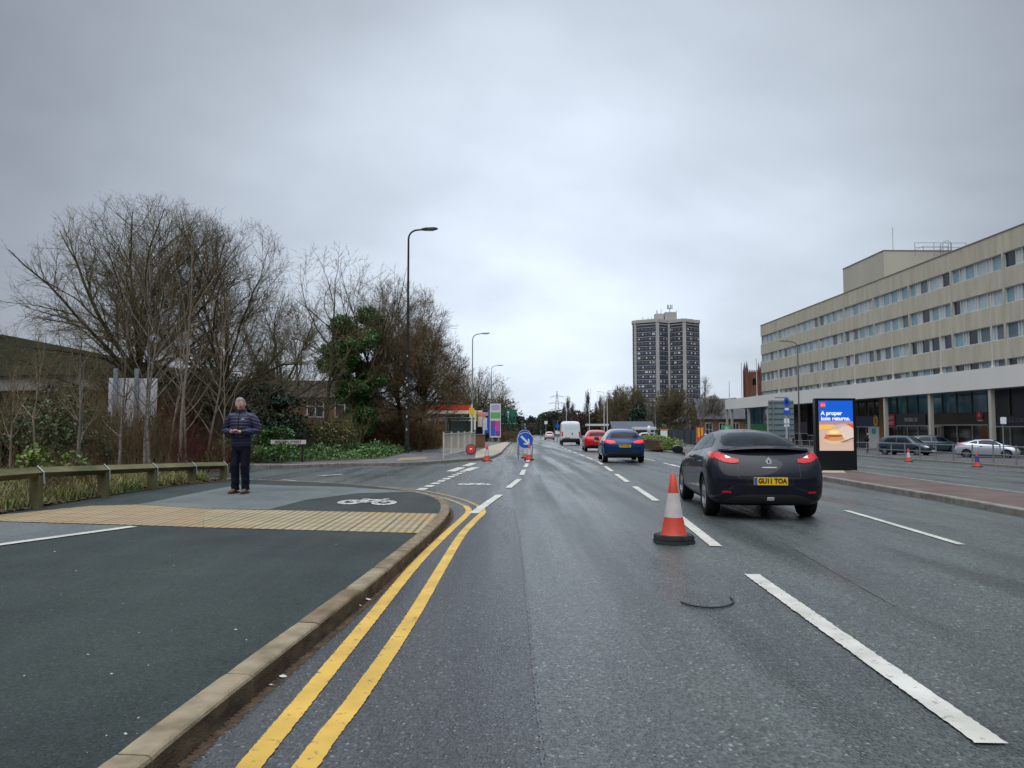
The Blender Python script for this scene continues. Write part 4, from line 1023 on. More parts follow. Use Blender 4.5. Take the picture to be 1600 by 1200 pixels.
def shop(s0, s1, zs0, zs1, up, band, low, mull, stall=0.0, nm='shopfront', lab=None):
    """one shopfront as a part of the podium: upper glazing, band, lower glazing"""
    g0 = pg((s0 + s1) / 2); b = MB()
    b.add([(s0, SB, zs1), (s1, SB, zs1), (s1, SB, 4.6), (s0, SB, 4.6)], [(0, 1, 2, 3)], up)
    b.box((s0, SB - .12, zs0), (s1, SB - .002, zs1), band)
    b.add([(s0, SB, g0), (s1, SB, g0), (s1, SB, zs0), (s0, SB, zs0)], [(0, 1, 2, 3)], low)
    o = b.build(nm, pod)
    if lab: o['label'] = lab
    f = MB(); n = mull
    for k in range(n + 1):
        x = s0 + (s1 - s0) * k / n
        f.box((x - .05, SB - .1, zs1 + .002), (x + .05, SB - .003, 4.6), m_bronze)
        f.box((x - .04, SB - .1, g0), (x + .04, SB - .003, zs0 - .002), m_silv)
    f.box((s0, SB - .13, zs0 - .07), (s1, SB - .121, zs0 + .03), m_silv)
    if stall: f.box((s0, SB - .15, g0), (s1, SB - .101, g0 + stall), m_bronze)
    f.build('frame', o)
    return o
c0 = lambda i: COLS[i]
b_ = SB
shop(0.4, 12.0, .6, 2.0, m_blue_sky, M('green_board', (0.05, 0.36, 0.12), .5), m_darkg, 3)
shop(12.0, 26.0, .6, 2.2, m_darkg, M('mauve_board', (0.075, 0.05, 0.075), .5), m_darkg, 6)
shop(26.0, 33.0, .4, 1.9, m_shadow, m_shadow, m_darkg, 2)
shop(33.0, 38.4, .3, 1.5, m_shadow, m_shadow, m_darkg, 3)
shop(38.4, 46.1, 1.5, 2.7, m_darkg, M('navy_board', (0.008, 0.012, 0.10), .4), m_darkg, 4)
shop(47.0, 49.0, 1.5, 2.95, m_teal_sky, M('red_board_back', (0.06, 0.03, 0.02), .6), m_darkg, 1)
shop(49.0, 54.9, 1.6, 2.85, m_teal_sky, m_navy, m_darkg, 3)
shop(54.9, 63.8, 1.65, 2.75, m_blue_sky, m_brown, m_darkg, 4, .2)
shop(63.8, 72.0, 1.5, 2.4, m_navy, m_navy, m_darkg, 3, .3)
shop(72.0, 86.0, 1.5, 2.4, m_navy, m_navy, m_darkg, 3, .3)
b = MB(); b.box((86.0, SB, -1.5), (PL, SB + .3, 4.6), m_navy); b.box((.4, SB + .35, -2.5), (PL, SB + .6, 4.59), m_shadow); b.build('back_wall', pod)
b = MB(); b.box((46.1, SB - .5, -1.1), (47.0, SB - .13, 4.59), M('timber_pier', (0.26, 0.16, 0.07), .7)); b.build('timber_pier', pod)
# door frames
s = 55.4
b = MB()
for dx in (0, .55, 1.5, 2.0): b.box((s + dx, SB - .5, pg(s)), (s + dx + .08, SB - .2, 1.42), m_pier)
b.box((s - .1, SB - .55, 1.42), (s + 2.2, SB - .2, 1.55), m_pier); b.build('door', pod)
b = MB(); b.box((43.2, SB - .30, pg(45)), (45.6, SB - .16, 1.45), m_plate_w); b.box((44.0, SB - .32, .7), (44.9, SB - .301, 1.3), M('poster_teal', (0.02, .45, .5), .5)); b.build('window_poster', pod)
# signs on the shops: each its own thing
def sign_thing(name, label, cat, s, z, w, h, board, txts, proj=.0, d=SB - .13):
    t = thing(name, label, cat); t.matrix_world = POD @ T(s, d - proj, z)
    b = MB(); b.box((-w / 2, -.06, -h / 2), (w / 2, 0, h / 2), board); b.build('panel', t)
    for (tx, size, mt, dx, dz, wd) in txts:
        text('lettering', tx, size, mt, T(dx, -.065, dz) @ FACE_CAM, t, depth=.03, bold=.01 * size, width=wd)
    return t
m_lit = M('lettering_white', (0.85, 0.85, 0.83), .4)
m_redb = M('red_sign', (0.62, 0.02, 0.03), .4)
sign_thing('shop_sign', 'square red shop sign with stacked white words right of the timber pier', 'sign', 47.85, 2.1, 1.75, 1.45, m_redb, [('HOT', .5, m_lit, .2, .3, 1), ('SPOT', .5, m_lit, .1, -.25, 1)])
sign_thing('shop_sign', 'black shop sign with white lettering between the red sign and a column', 'sign', 51.9, 2.15, 5.2, .98, m_navy, [('PATISSO CO', .52, m_lit, 0, .02, .82)])
sign_thing('shop_sign', 'thin outlined lettering on the dark navy shopfront at the right edge', 'sign', 67.6, 1.98, 4.8, .7, m_navy, [('SOUL LUXOR', .5, M('lettering_grey', (0.25, 0.26, 0.30), .5), 0, 0, .9)])
t = thing('shop_sign', 'yellow hexagonal badge on the navy fascia left of the timber pier', 'sign'); t.matrix_world = POD @ T(44.7, SB - .13, 2.12)
b = MB(); b.prism([(.55 * math.cos(R(60 * k + 30)), .68 * math.sin(R(60 * k + 30))) for k in range(6)], .06, M('badge_yellow', (.85, .50, .02), .4), T(0, 0, 0) @ FACE_CAM)
b.build('panel', t)
b = MB(); b.prism([(.28 * math.cos(R(30 * k)), .30 * math.sin(R(30 * k))) for k in range(12)], .03, M('badge_orange', (.75, .18, .01), .4), T(0, -.06, 0) @ FACE_CAM); b.build('emblem', t)
t = thing('projecting_sign', 'dark red rounded sign projecting beside the column left of the dark shopfront', 'sign'); t.matrix_world = POD @ T(c0(8) - 1.25, .2, 2.35) @ Matrix.Diagonal((.68, 1, .8, 1))
b = MB(); n = 24
b.prism([(.62 * math.cos(PI * k / n), .55 * math.sin(PI * k / n)) for k in range(n + 1)] + [(-.6, -.25), (-.45, -.42), (.45, -.42), (.6, -.25)], .14, M('sign_maroon', (.07, .008, .01), .35), FACE_CAM); b.build('panel', t)
b = MB(); b.prism([(0, .38), (.25, -.1), (-.25, -.1)], .02, m_redb, T(0, -.142, 0) @ FACE_CAM); b.prism([(-.42, -.42), (.42, -.42), (.36, -.52), (-.36, -.52)], .1, m_frame, FACE_CAM); b.build('emblem', t)
b = MB(); b.box((.62, -.1, .2), (1.0, 0, .3), m_black); b.build('bracket', t)
sign_thing('shop_sign', 'green shop sign with white lettering at the far end of the podium', 'sign', 1.4, 1.25, 5.6, 1.1, M('green_sign', (0.06, 0.42, 0.14), .5), [('LIDO', .7, m_lit, .3, 0, 1.2)], d=-.25)
sign_thing('shop_sign', 'small black and orange banner sign between thin podium columns', 'sign', c0(1) + 1.5, 1.4, 3.0, 1.5, M('orange_art', (0.45, .14, .05), .5, col2=(.02, .02, .02), vscale=2.5, vamt=.08), [])
# flagpoles along the podium edge
fp = thing('flagpole', 'white flagpole standing on the podium edge, nearest the right side', 'flagpole', group='white flagpoles on the podium')
b = MB(); b.tube([(0, 0, 0), (0, 0, 5.5)], [.075, .045], m_pier, 8); b.lathe([(.16, 0), (.16, .06), (.08, .1)], m_pier, 12); b.build('pole', fp)
b = MB(); b.lathe([(.01, 5.5), (.07, 5.55), (.07, 5.6), (.01, 5.65)], m_pier, 10); b.build('finial', fp)
fl = ['white flagpole on the podium edge, nearest the right side of the picture', 'white flagpole on the podium, second from the right', 'white flagpole on the podium, third from the right', 'white flagpole on the podium, fourth from the right',
      'white flagpole on the podium, fifth from the right', 'white flagpole on the podium left of the street lamp', 'white flagpole at the left corner of the office block', 'white flagpole left of the church tower', 'shortest white flagpole at the far end of the podium']
for k, y in enumerate((59.4, 66.3, 74.4, 82.3, 90.7, 104.5, 113.5, 120.5, 127.0)):
    o = fp if k == 0 else copy_tree(fp)
    o['label'] = fl[k]; o.location = (36.55 + .0195 * (128.6 - y), y, 6.12)
    if k == 8: o.scale = (1, 1, .55)

# ------------------------------------------------------------------ tower block
tw = thing('tower_block', 'tall dark-clad residential tower block with white floor bands and rooftop aerials', 'tower block')
TD = 437.0; tx, _, tz = gp(1042, TD)
tw.location = (tx, TD, -4); tw.rotation_euler = (0, 0, R(-4))
FH = 2.72; NF = 23; top = 65.2
plan = [(-19, 2), (-19, -2.0), (-17.0, -3.2), (-17.0, -4.0), (-7.0, -9.0), (-5.6, -9.6), (-5.0, -8.6), (0.8, -3.6), (1.6, -3.6), (7.4, -8.2), (8.2, -8.9), (10.2, -8.6), (10.4, -7.8), (14.6, -5.2), (15.0, -3.6), (19, -1.8), (19.2, 6), (10, 16), (-10, 16)]
m_twd = M('tower_cladding_dark', (0.035, 0.035, 0.055), 0.6, col2=(0.055, 0.05, 0.07), vscale=.15)
m_twl = M('tower_render_pale', (0.36, 0.35, 0.33), 0.8, col2=(0.46, 0.45, 0.43), vscale=.1)
m_tww = M('tower_window', (0.10, 0.13, 0.17), 0.1, spec=.8)
m_tws = M('tower_window_bright', (0.62, 0.66, 0.70), 0.3)
b = MB(); b.prism(plan, top, m_twd); b.build('wall', tw)
def scaled(pl, d):
    out_ = []
    for i, p in enumerate(pl):
        a, c_ = Vector(pl[i - 1]), Vector(pl[(i + 1) % len(pl)]); q = Vector(p)
        e1 = (q - a).normalized(); e2 = (c_ - q).normalized(); n1 = Vector((e1.y, -e1.x)); n2 = Vector((e2.y, -e2.x)); n = (n1 + n2).normalized()
        out_.append(tuple(q + n * d))
    return out_
b = MB()
for k in range(1, NF + 1): b.prism(scaled(plan, .16), .26, m_twl, T(0, 0, k * FH))
b.build('floor_band', tw)
b = MB(); b.prism(scaled(plan, .5), 1.9, m_twl, T(0, 0, top + .3)); b.prism(scaled(plan, -.3), .3, m_twd, T(0, 0, top + .002)); b.prism(scaled(plan, .15), .5, m_twl, T(0, 0, top - 1.0))
b.build('parapet', tw)
b = MB()
for (x, y, w) in ((-17.9, -2.9, 1.3), (-6.0, -9.5, 1.9), (1.2, -3.9, 1.1), (9.2, -9.0, 1.9)):
    b.box((x - w / 2, y - .5, 0), (x + w / 2, y + .6, top), m_twl)
b.build('pier', tw)
faces_ = [((-17.0, -4.0), (-7.0, -9.0), 5, 2.1), ((-5.0, -8.6), (0.8, -3.6), 3, 1.5), ((1.6, -3.6), (7.4, -8.2), 3, 1.5), ((10.4, -7.8), (14.6, -5.2), 2, 1.6), ((15.0, -3.6), (19, -1.8), 2, 1.6)]
wins = []
for k in range(NF, 0, -1):
    for (a, c_, n, w) in faces_:
        A, C = Vector(a), Vector(c_); d = (C - A).normalized(); nn = Vector((d.y, -d.x)); Lf = (C - A).length
        for q in range(n):
            cpt = A + d * Lf * (q + .5) / n
            wins.append((cpt, d, nn, min(w, Lf / n * .72), (k - 1) * FH + 1.15))
def twin(b, wn):
    cpt, d, nn, w, z = wn
    if z + 1.2 > top - 1.4: return
    P = lambda s, zz_: (*(cpt + d * s + nn * .06), zz_)
    mt = m_tws if rr_.random() < .12 else m_tww
    b.add([P(-w / 2, z), P(w / 2, z), P(w / 2, z + 1.15), P(-w / 2, z + 1.15)], [(0, 1, 2, 3)], mt)
    b.add([(*(cpt + d * (w * .12 - .35) + nn * .10), z + .1), (*(cpt + d * (w * .12 + .35) + nn * .10), z + .1), (*(cpt + d * (w * .12 + .35) + nn * .10), z + 1.05), (*(cpt + d * (w * .12 - .35) + nn * .10), z + 1.05)], [(0, 1, 2, 3)], m_tws if rr_.random() < .35 else m_tww)
wins = [w for w in wins if w[4] + 1.2 <= top - 1.4]
for wn in wins[:100]:
    b = MB(); twin(b, wn); b.build('window', tw)
b = MB()
for wn in wins[100:]: twin(b, wn)
o = b.build('windows', tw); o['kind'] = 'stuff'
b = MB(); b.box((-6, 0, top + 2), (-1, 6, top + 6.5), m_twl); b.box((-.5, -1, top + 2), (6, 6, top + 7.2), m_twl); b.build('roof_plant', tw)
b = MB()
for x, h in ((-5, 9), (-4.6, 8.2), (-2.4, 9.4), (-13, 5), (-10, 4.5), (6.4, 8.5), (-8, 4.6)): b.tube([(x, 1, top + 2), (x, 1, top + h)], .14, m_steel, 5)
b.tube([(2.6, 1, top + 7), (2.6, 1, top + 10)], .2, m_steel, 6)
for dx in (-1.3, -.6, .5, 1.3): b.box((2.6 + dx - .22, .8, top + 9.2), (2.6 + dx + .22, 1.1, top + 11.8), m_steel)
b.box((1.2, .9, top + 9.6), (4.0, 1.0, top + 9.8), m_steel)
b.build('aerial', tw)

# ------------------------------------------------------------------ church tower and hall
m_sand = M('red_sandstone', (0.13, 0.058, 0.045), .9, col2=(0.19, 0.09, 0.065), vscale=.5, bump=.2)
m_slate = M('slate_roof', (0.06, 0.06, 0.065), .6, col2=(0.085, 0.085, 0.09), vscale=.8)
ch = thing('church_tower', 'red sandstone church tower with four corner pinnacles behind the office block', 'church tower')
x, y, z = gp(1178, 328); ch.location = (x, y, z); ch.rotation_euler = (0, 0, R(-8))
b = MB(); b.box((-3.0, -3.0, 0), (3.0, 3.0, 28), m_sand)
for k in range(7):
    for sy in (-1, 1): b.box((-2.9 + k * .9, sy * 3.0 - .15, 28.002), (-2.4 + k * .9, sy * 3.0 + .15, 28.9), m_sand); b.box((sy * 3.0 - .15, -2.6 + k * .8, 28.003), (sy * 3.0 + .15, -2.2 + k * .8, 28.9), m_sand)
b.build('wall', ch)
for sx in (-1, 1):
    for sy in (-1, 1):
        b = MB(); b.box((sx * 3.05 - .62, sy * 3.05 - .62, 0), (sx * 3.05 + .62, sy * 3.05 + .62, 29.2), m_sand); b.lathe([(.62, 29.2), (.02, 33)], m_slate, 6, T(sx * 3.05, sy * 3.05, 0)); b.build('pinnacle', ch)
b = MB(); b.prism([(-.7, 0), (.7, 0), (.7, 2.2), (0, 3.2), (-.7, 2.2)], .05, m_shadow, T(0, -3.06, 22.5) @ FACE_CAM); b.build('belfry_window', ch)
def gabled(name, label, px, d, w, dep, eh, rh, wallm, roofm, rz=0, wins_=(), chim=None, cat='house', wm=None, axis='x'):
    t = thing(name, label, cat); x, y, z = gp(px, d); t.location = (x, y, z - .1); t.rotation_euler = (0, 0, rz)
    b = MB(); b.box((-w / 2, -dep / 2, 0), (w / 2, dep / 2, eh), wallm)
    if axis == 'x':
        for s in (-1, 1): b.add([(s * w / 2, -dep / 2, eh), (s * w / 2, dep / 2, eh), (s * w / 2, 0, rh)], [(0, 1, 2)], wallm)
    b.build('wall', t)
    r = MB(); o_ = .4; th = .12
    sl = (rh - eh) / (dep / 2)
    for s in (-1, 1):
        p0 = Vector((0, s * (dep / 2 + o_), eh - sl * o_)); p1 = Vector((0, 0, rh))
        vs = []
        for X in (-w / 2 - .3, w / 2 + .3):
            for p in (p0, p1): vs += [(X, p.y, p.z + .02), (X, p.y, p.z + .02 + th)]
        r.add(vs, [(0, 2, 3, 1), (4, 5, 7, 6), (0, 1, 5, 4), (2, 6, 7, 3), (1, 3, 7, 5), (0, 4, 6, 2)], roofm)
    ro = r.build('roof', t)
    if chim:
        c_ = MB(); c_.box((chim - .45, -.35, rh - .9), (chim + .45, .35, rh + 1.1), wallm); c_.build('chimney', ro)
    for (wx, wz, ww, wh) in wins_:
        q = MB(); q.box((wx - ww / 2, -dep / 2 - .05, wz), (wx + ww / 2, -dep / 2 - .003, wz + wh), m_wg_dark); wo = q.build('window', t)
        q = MB()
        for a in (-ww / 2, -.03, ww / 2 - .08): q.box((wx + a, -dep / 2 - .09, wz), (wx + a + .08, -dep / 2 - .051, wz + wh), m_frame)
        for zz_ in (wz - .05, wz + wh * .6, wz + wh): q.box((wx - ww / 2, -dep / 2 - .088, zz_), (wx + ww / 2, -dep / 2 - .052, zz_ + .07), m_frame)
        q.build('frame', wo)
    return t
m_brick = M('brown_brick', (0.14, 0.075, 0.05), .9, col2=(0.20, 0.12, 0.075), vscale=.8, bump=.2)
m_obrick = M('orange_brick', (0.30, 0.14, 0.08), .9, col2=(0.36, 0.18, 0.10), vscale=.8)
m_brroof = M('brown_tiles', (0.035, 0.028, 0.024), .8, col2=(0.055, 0.042, 0.035), vscale=2)
hl = gabled('church_hall', 'brick hall with a large slate roof between the tower block and the podium', 1135, 165, 13, 22, 4.2, 9.2, m_brick, m_slate, R(90), cat='hall')
hx = gabled('brick_hall', 'low brick hall front with tall buff windows below the slate roof', 1122, 150, 9, 6, 5.0, 8.6, m_brick, m_slate, 0, [(-2.6, .6, 1.3, 3.2), (0, .6, 1.3, 3.2), (2.6, .6, 1.3, 3.2)], cat='hall')
gabled('roadside_kiosk', 'low orange-brick building with a blue-grey roof behind the hedge', 986, 118, 6.0, 5, 2.2, 3.3, m_obrick, M('blue_slate', (0.05, 0.06, 0.085), .6), 0, [(1.6, .8, 1.0, .9)], cat='building')
gabled('brick_building', 'low brown brick building under the bare trees right of the kiosk', 1046, 155, 14, 6, 2.6, 3.6, m_brick, m_brroof, 0, [(-4, 1, 1.2, 1.2), (0, 1, 1.2, 1.2), (4, 1, 1.2, 1.2)], cat='building')
gabled('terraced_house', 'reddish brick house at the far end of the left side of the road', 809, 235, 4.4, 8, 2.6, 4.2, m_obrick, m_slate, 0, [(-1, .8, 1.0, 1.1), (1, .8, 1.0, 1.1)], chim=1)
gabled('brick_house', 'brown brick house with white windows glimpsed through the trees', 478, 62, 11, 8, 4.0, 5.4, m_brick, m_brroof, R(8), [(-3.9, 2.6, 1.0, 1.3), (-2.3, 2.6, .8, 1.3), (1.2, 2.5, 1.3, 1.3), (3.4, 2.5, 1.5, 1.5)], chim=-3)
gabled('flat_block', 'dark block end glimpsed between the trees right of the person', 512, 80, 9, 8, 4.6, 6.0, m_brick, m_brroof, R(-20), [(-2, 3.4, 1.3, 1.3), (1, 3.4, 1.3, 1.3)])
# large dark roofed hall at the far left
bh = thing('sports_hall', 'large dark-roofed building with a pale gutter band behind the thicket at far left', 'building')
bh.location = (-29.5, 34, .2); bh.rotation_euler = (0, 0, R(-12))
m_dkroof = M('mossy_roof', (0.012, 0.013, 0.008), .9, col2=(0.026, 0.026, 0.014), vscale=.8, bump=.3, bscale=6, spec=.03)
m_band = M('gutter_band', (0.22, 0.22, 0.20), .8, col2=(0.40, 0.39, 0.37), vscale=1.5)
b = MB(); b.box((-16, 0, 0), (13.2, 14, 2.75), M('dark_brick', (0.045, 0.032, 0.022), .9)); b.build('wall', bh)
b = MB(); b.box((-16.3, -.5, 2.752), (13.5, -.001, 3.35), m_band); b.build('gutter_band', bh)
b = MB()
vs = [(-16.6, -.7, 3.36), (13.8, -.7, 3.36), (13.8, 14.4, 3.36), (-16.6, 14.4, 3.36), (-15, 5, 9.0), (2.5, 6, 5.9)]
b.add(vs, [(0, 1, 5, 4), (1, 2, 5), (2, 3, 4, 5), (3, 0, 4), (0, 3, 2, 1)], m_dkroof); b.build('roof', bh)
b = MB(); b.box((-12, -.04, 1.4), (-9.5, -.003, 2.1), m_frame); b.build('window', bh)
# ------------------------------------------------------------------ petrol station on the left
m_canr = M('canopy_red', (0.60, 0.035, 0.02), .4); m_cream = M('canopy_cream', (.68, .60, .48), .5)
ps = thing('petrol_station_canopy', 'red and cream petrol station canopy on the left beyond the bus shelter', 'petrol station')
x, y, z = gp(672, 95); ps.location = (x - 4, y, z)
b = MB(); b.box((3.2, 0, 3.95), (8.9, 6, 4.65), m_canr); b.box((3.15, -.03, 3.55), (8.95, 6.03, 3.948), m_cream); b.build('canopy', ps)
for cx_ in (4.0, 7.8): b = MB(); b.box((cx_, 1.5, 0), (cx_ + .3, 1.8, 3.549), m_frame); b.build('column', ps)
b = MB(); b.box((2.5, 6.5, 0), (8.8, 10, 3.2), m_frame); b.box((3.0, 6.45, .6), (5.2, 6.499, 2.6), m_wg_dark); b.box((5.6, 6.45, .6), (8.3, 6.499, 2.6), m_wg_dark); b.build('kiosk', ps)
b = MB(); b.box((8.95, -.2, 2.6), (9.75, 5, 4.0), M('pale_yellow', (.7, .62, .25), .5)); b.box((8.95, -.25, 1.5), (9.75, -.201, 2.598), m_frame); b.build('side_sign', ps)
b = MB(); b.box((9.9, 2, 1.9), (11.2, 5, 4.0), m_cream); b.box((9.9, 1.95, 3.3), (11.2, 1.999, 3.8), M('canopy_pink', (.62, .25, .22), .5)); b.box((9.9, 2.5, 0), (11.2, 5, 1.898), m_wg_dark); b.build('shop', ps)
tt = thing('price_totem', 'tall white price totem with green, purple and pink panels by the petrol station', 'sign')
x, y, z = gp(774, 95); tt.location = (x, y, z)
m_pgrn = M('totem_green', (.12, .42, .10), .5); m_ppur = M('totem_purple', (.20, .06, .30), .5); m_ppink = M('totem_pink', (.55, .07, .30), .5); m_pblu = M('totem_blue', (.04, .10, .50), .5)
b = MB(); b.box((-.68, 0, .7), (.68, .3, 4.95), m_frame); b.build('board', tt)
b = MB(); b.box((-.5, .05, 0), (-.3, .25, .699), m_steel); b.box((.3, .05, 0), (.5, .25, .699), m_steel); b.build('post', tt)
for (z0, z1, mm, x0, x1) in ((4.2, 4.8, M('totem_lilac', (.45, .35, .6), .5), -.5, .5), (3.1, 3.85, m_pgrn, -.6, .6), (1.9, 2.8, m_ppur, -.6, .0), (1.5, 2.8, m_ppink, .02, .6), (.9, 1.88, m_pblu, -.6, .0), (.9, 1.48, m_ppur, .02, .6)):
    b = MB(); b.box((x0, -.02, z0), (x1, -.002, z1), mm); b.build('panel', tt)
bn = thing('advertising_banner', 'dark blue and white banner boards left of the price totem', 'banner'); x, y, z = gp(760, 97); bn.location = (x, y, z)
b = MB(); b.box((-.5, 0, 1.2), (.4, .05, 4.2), m_pblu); b.box((-.45, -.01, 1.6), (.1, -.001, 3.2), M('banner_white', (.6, .6, .75), .6)); b.tube([(-.5, .03, 0), (-.5, .03, 4.4)], .04, m_steel); b.tube([(.4, .03, 0), (.4, .03, 4.4)], .04, m_steel); b.build('banner', bn)
# ------------------------------------------------------------------ vegetation
def bark(name, c1, c2, sc=6): return M(name, c1, .9, col2=c2, vscale=sc, bump=.4, bscale=30, detail=8)
m_bark = bark('bark_mossy', (0.030, 0.028, 0.019), (0.060, 0.058, 0.030))
m_twig = bark('twig_olive', (0.075, 0.070, 0.032), (0.17, 0.135, 0.080), 2)
m_twig_br = bark('twig_brown', (0.105, 0.078, 0.040), (0.21, 0.15, 0.085), 2)
m_pale = bark('bark_pale', (0.17, 0.135, 0.10), (0.30, 0.25, 0.20), 9)
m_birch = bark('bark_birch', (0.30, 0.27, 0.23), (0.05, 0.045, 0.04), 14)
m_redtw = bark('twig_red', (0.060, 0.024, 0.017), (0.115, 0.042, 0.028), 3)
m_greytw = bark('twig_grey', (0.10, 0.09, 0.08), (0.16, 0.14, 0.12), 2)
def leafm(name, a, b_, rough=.5, sc=3.0):
    m = M(name, a, rough, col2=b_, vscale=sc, vamt=.35, detail=6); return m
m_ivy = leafm('ivy_leaves', (0.018, 0.066, 0.014), (0.095, 0.21, 0.045), .4, 1.8)
m_ivyd = leafm('evergreen_dark', (0.010, 0.022, 0.012), (0.028, 0.050, 0.022), .6, 4)
m_cover = leafm('ground_cover_leaves', (0.030, 0.090, 0.018), (0.115, 0.20, 0.045), .45, 5)
m_hedge = leafm('hedge_leaves', (0.075, 0.14, 0.02), (0.19, 0.26, 0.05), .5, 3)
m_beech = leafm('beech_hedge_leaves', (0.13, 0.065, 0.025), (0.22, 0.13, 0.055), .7, 4)
m_bramble = leafm('bramble_leaves', (0.022, 0.045, 0.014), (0.07, 0.10, 0.03), .6, 3)
m_grass = leafm('grass_blades', (0.12, 0.13, 0.04), (0.36, 0.31, 0.13), .7, 2.5)
m_deadl = leafm('dead_stems', (0.075, 0.048, 0.03), (0.17, 0.115, 0.07), .9, 6)

def segs_mesh(name, S, k, mat, parent=None):
    """S: array rows p0(3) p1(3) r0 r1 -> tapered prisms in one mesh"""
    S = np.array(S, dtype=np.float64); n = len(S)
    p0, p1, r0, r1 = S[:, 0:3], S[:, 3:6], S[:, 6], S[:, 7]
    d = p1 - p0; d /= np.maximum(np.linalg.norm(d, axis=1), 1e-9)[:, None]
    a = np.where(np.abs(d[:, 2:3]) < .9, np.array([[0, 0, 1.]]), np.array([[1., 0, 0]]))
    x = np.cross(d, a); x /= np.linalg.norm(x, axis=1)[:, None]; y = np.cross(d, x)
    V = np.zeros((n, 2 * k, 3))
    for j in range(k):
        t = 2 * PI * j / k; o = x * math.cos(t) + y * math.sin(t)
        V[:, j] = p0 + o * r0[:, None]; V[:, k + j] = p1 + o * r1[:, None]
    base = (np.arange(n) * 2 * k)[:, None, None]
    F = np.array([[j, (j + 1) % k, k + (j + 1) % k, k + j] for j in range(k)])[None] + base
    return raw_mesh(name, V.reshape(-1, 3), F.reshape(-1, 4), mat, parent, smooth=True)
def raw_mesh(name, V, F, mat, parent=None, smooth=False):
    me = bpy.data.meshes.new(name); nf, kk = F.shape
    me.vertices.add(len(V)); me.vertices.foreach_set('co', V.astype(np.float32).ravel())
    me.loops.add(nf * kk); me.loops.foreach_set('vertex_index', F.astype(np.int32).ravel())
    me.polygons.add(nf); me.polygons.foreach_set('loop_start', (np.arange(nf) * kk).astype(np.int32))
    try: me.polygons.foreach_set('loop_total', np.full(nf, kk, np.int32))
    except Exception: pass
    if smooth: me.polygons.foreach_set('use_smooth', np.ones(nf, bool))
    me.update(calc_edges=True); me.validate(); me.materials.append(mat)
    o = bpy.data.objects.new(name, me); COL.objects.link(o)
    if parent: o.parent = parent
    return o
def grow_tree(seed, H, RX, RY, trunk_h, trunk_r, levels=4, nlimb=10, env_c=.55, up=.25, wig=.13, tw=1.0, leader=True, spread=(20, 70), twr=.006, lower=.35, kid=(0, 9, 7, 5, 3), ang=(24, 50)):
    """returns (trunk segs, twig segs). Envelope: ellipsoid centre at height H*env_c"""
    rng = random.Random(seed); big = []; small = []
    cz = H * env_c; rz_up = H - cz; rz_dn = cz - H * lower * .3
    def reach(p, d):
        t = 0.0
        while t < 14:
            q = p + d * t; rz_ = rz_up if q.z > cz else rz_dn
            if (q.x / RX) ** 2 + (q.y / RY) ** 2 + ((q.z - cz) / rz_) ** 2 > 1: break
            t += .12
        return t
    def rot(d, ang):
        a = Vector((rng.gauss(0, 1), rng.gauss(0, 1), rng.gauss(0, 1))); a = a - d * a.dot(d)
        if a.length < 1e-4: a = d.orthogonal()
        a.normalize(); return (d * math.cos(ang) + a * math.sin(ang)).normalized()
    def grow(p, d, L, r, lev):
        n = (8, 8, 5, 4, 3, 2)[min(lev, 5)]; st = L / n; r0 = r; K = kid[lev] * min(1.0, .12 + L / ((RX + RY) * (.62, .62, .30, .15, .1)[min(lev, 4)])) if lev < len(kid) and lev < levels else 0; acc = 0.0
        for k in range(n):
            d = (d + Vector((rng.gauss(0, wig), rng.gauss(0, wig), rng.gauss(0, wig) + up * (.45 if lev < 2 else .3)))).normalized()
            p2 = p + d * st; r2 = max(r0 * (1 - .86 * (k + 1) / n), twr * .45)
            (big if lev < 2 else small).append((*p, *p2, r, r2)); p, r = p2, r2
            if K and (k + 1) / n > (.22 if lev == 1 else .1):
                acc += K / (n * (.8 if lev == 1 else .95)) * rng.uniform(.6, 1.4)
                while acc >= 1:
                    acc -= 1; q = rot(d, R(rng.uniform(*ang))); q.z += .08; q.normalize()
                    pp = p - d * st * rng.random(); rc = reach(pp, q)
                    l2 = min(L * rng.uniform(.35, .62) * (1.15 - .55 * k / n), max(rc * rng.uniform(.8, 1.25), L * .12))
                    grow(pp, q, l2, max(min(r * .75, r0 * rng.uniform(.34, .5)), twr), lev + 1)
    p = Vector((0, 0, -.1)); d = Vector((rng.uniform(-.05, .05), rng.uniform(-.05, .05), 1)).normalized(); r = trunk_r; n = 8
    top_h = trunk_h if not leader else H * .8
    start = trunk_h * .55; pts = []
    for k in range(n):
        d = (d + Vector((rng.gauss(0, .05), rng.gauss(0, .05), .08))).normalized(); p2 = p + d * (top_h / n)
        r2 = trunk_r * (1 - (.85 if leader else .35) * (k + 1) / n); big.append((*p, *p2, r * (1.25 if k == 0 else 1), r2)); p, r = p2, r2; pts.append((p.copy(), r))
    if leader: grow(p, d, H * .22, r, 1)
    for i in range(nlimb):
        f = (i + .5) / nlimb; h = start + (top_h - start) * f
        q, rq = min(pts, key=lambda a: abs(a[0].z - h)); az = i * 2.4 + rng.uniform(-.4, .4)
        el = R(90 - (spread[1] + (spread[0] - spread[1]) * f) * rng.uniform(.85, 1.15))
        dd = Vector((math.cos(az) * math.cos(el), math.sin(az) * math.cos(el), math.sin(el)))
        grow(q, dd, max(reach(q, dd) * rng.uniform(.82, 1.06), .5), min(rq * .7, trunk_r * rng.uniform(.26, .42)), 1)
    return big, small
def tree(name, label, cat, loc, segs, barkm, twigm, group=None, rz=0, sc_=1, k1=7, k2=3):
    t = thing(name, label, cat, loc, rz, group); t.scale = (sc_,) * 3
    segs_mesh('trunk', segs[0], k1, barkm, t); segs_mesh('crown', segs[1], k2, twigm, t); return t
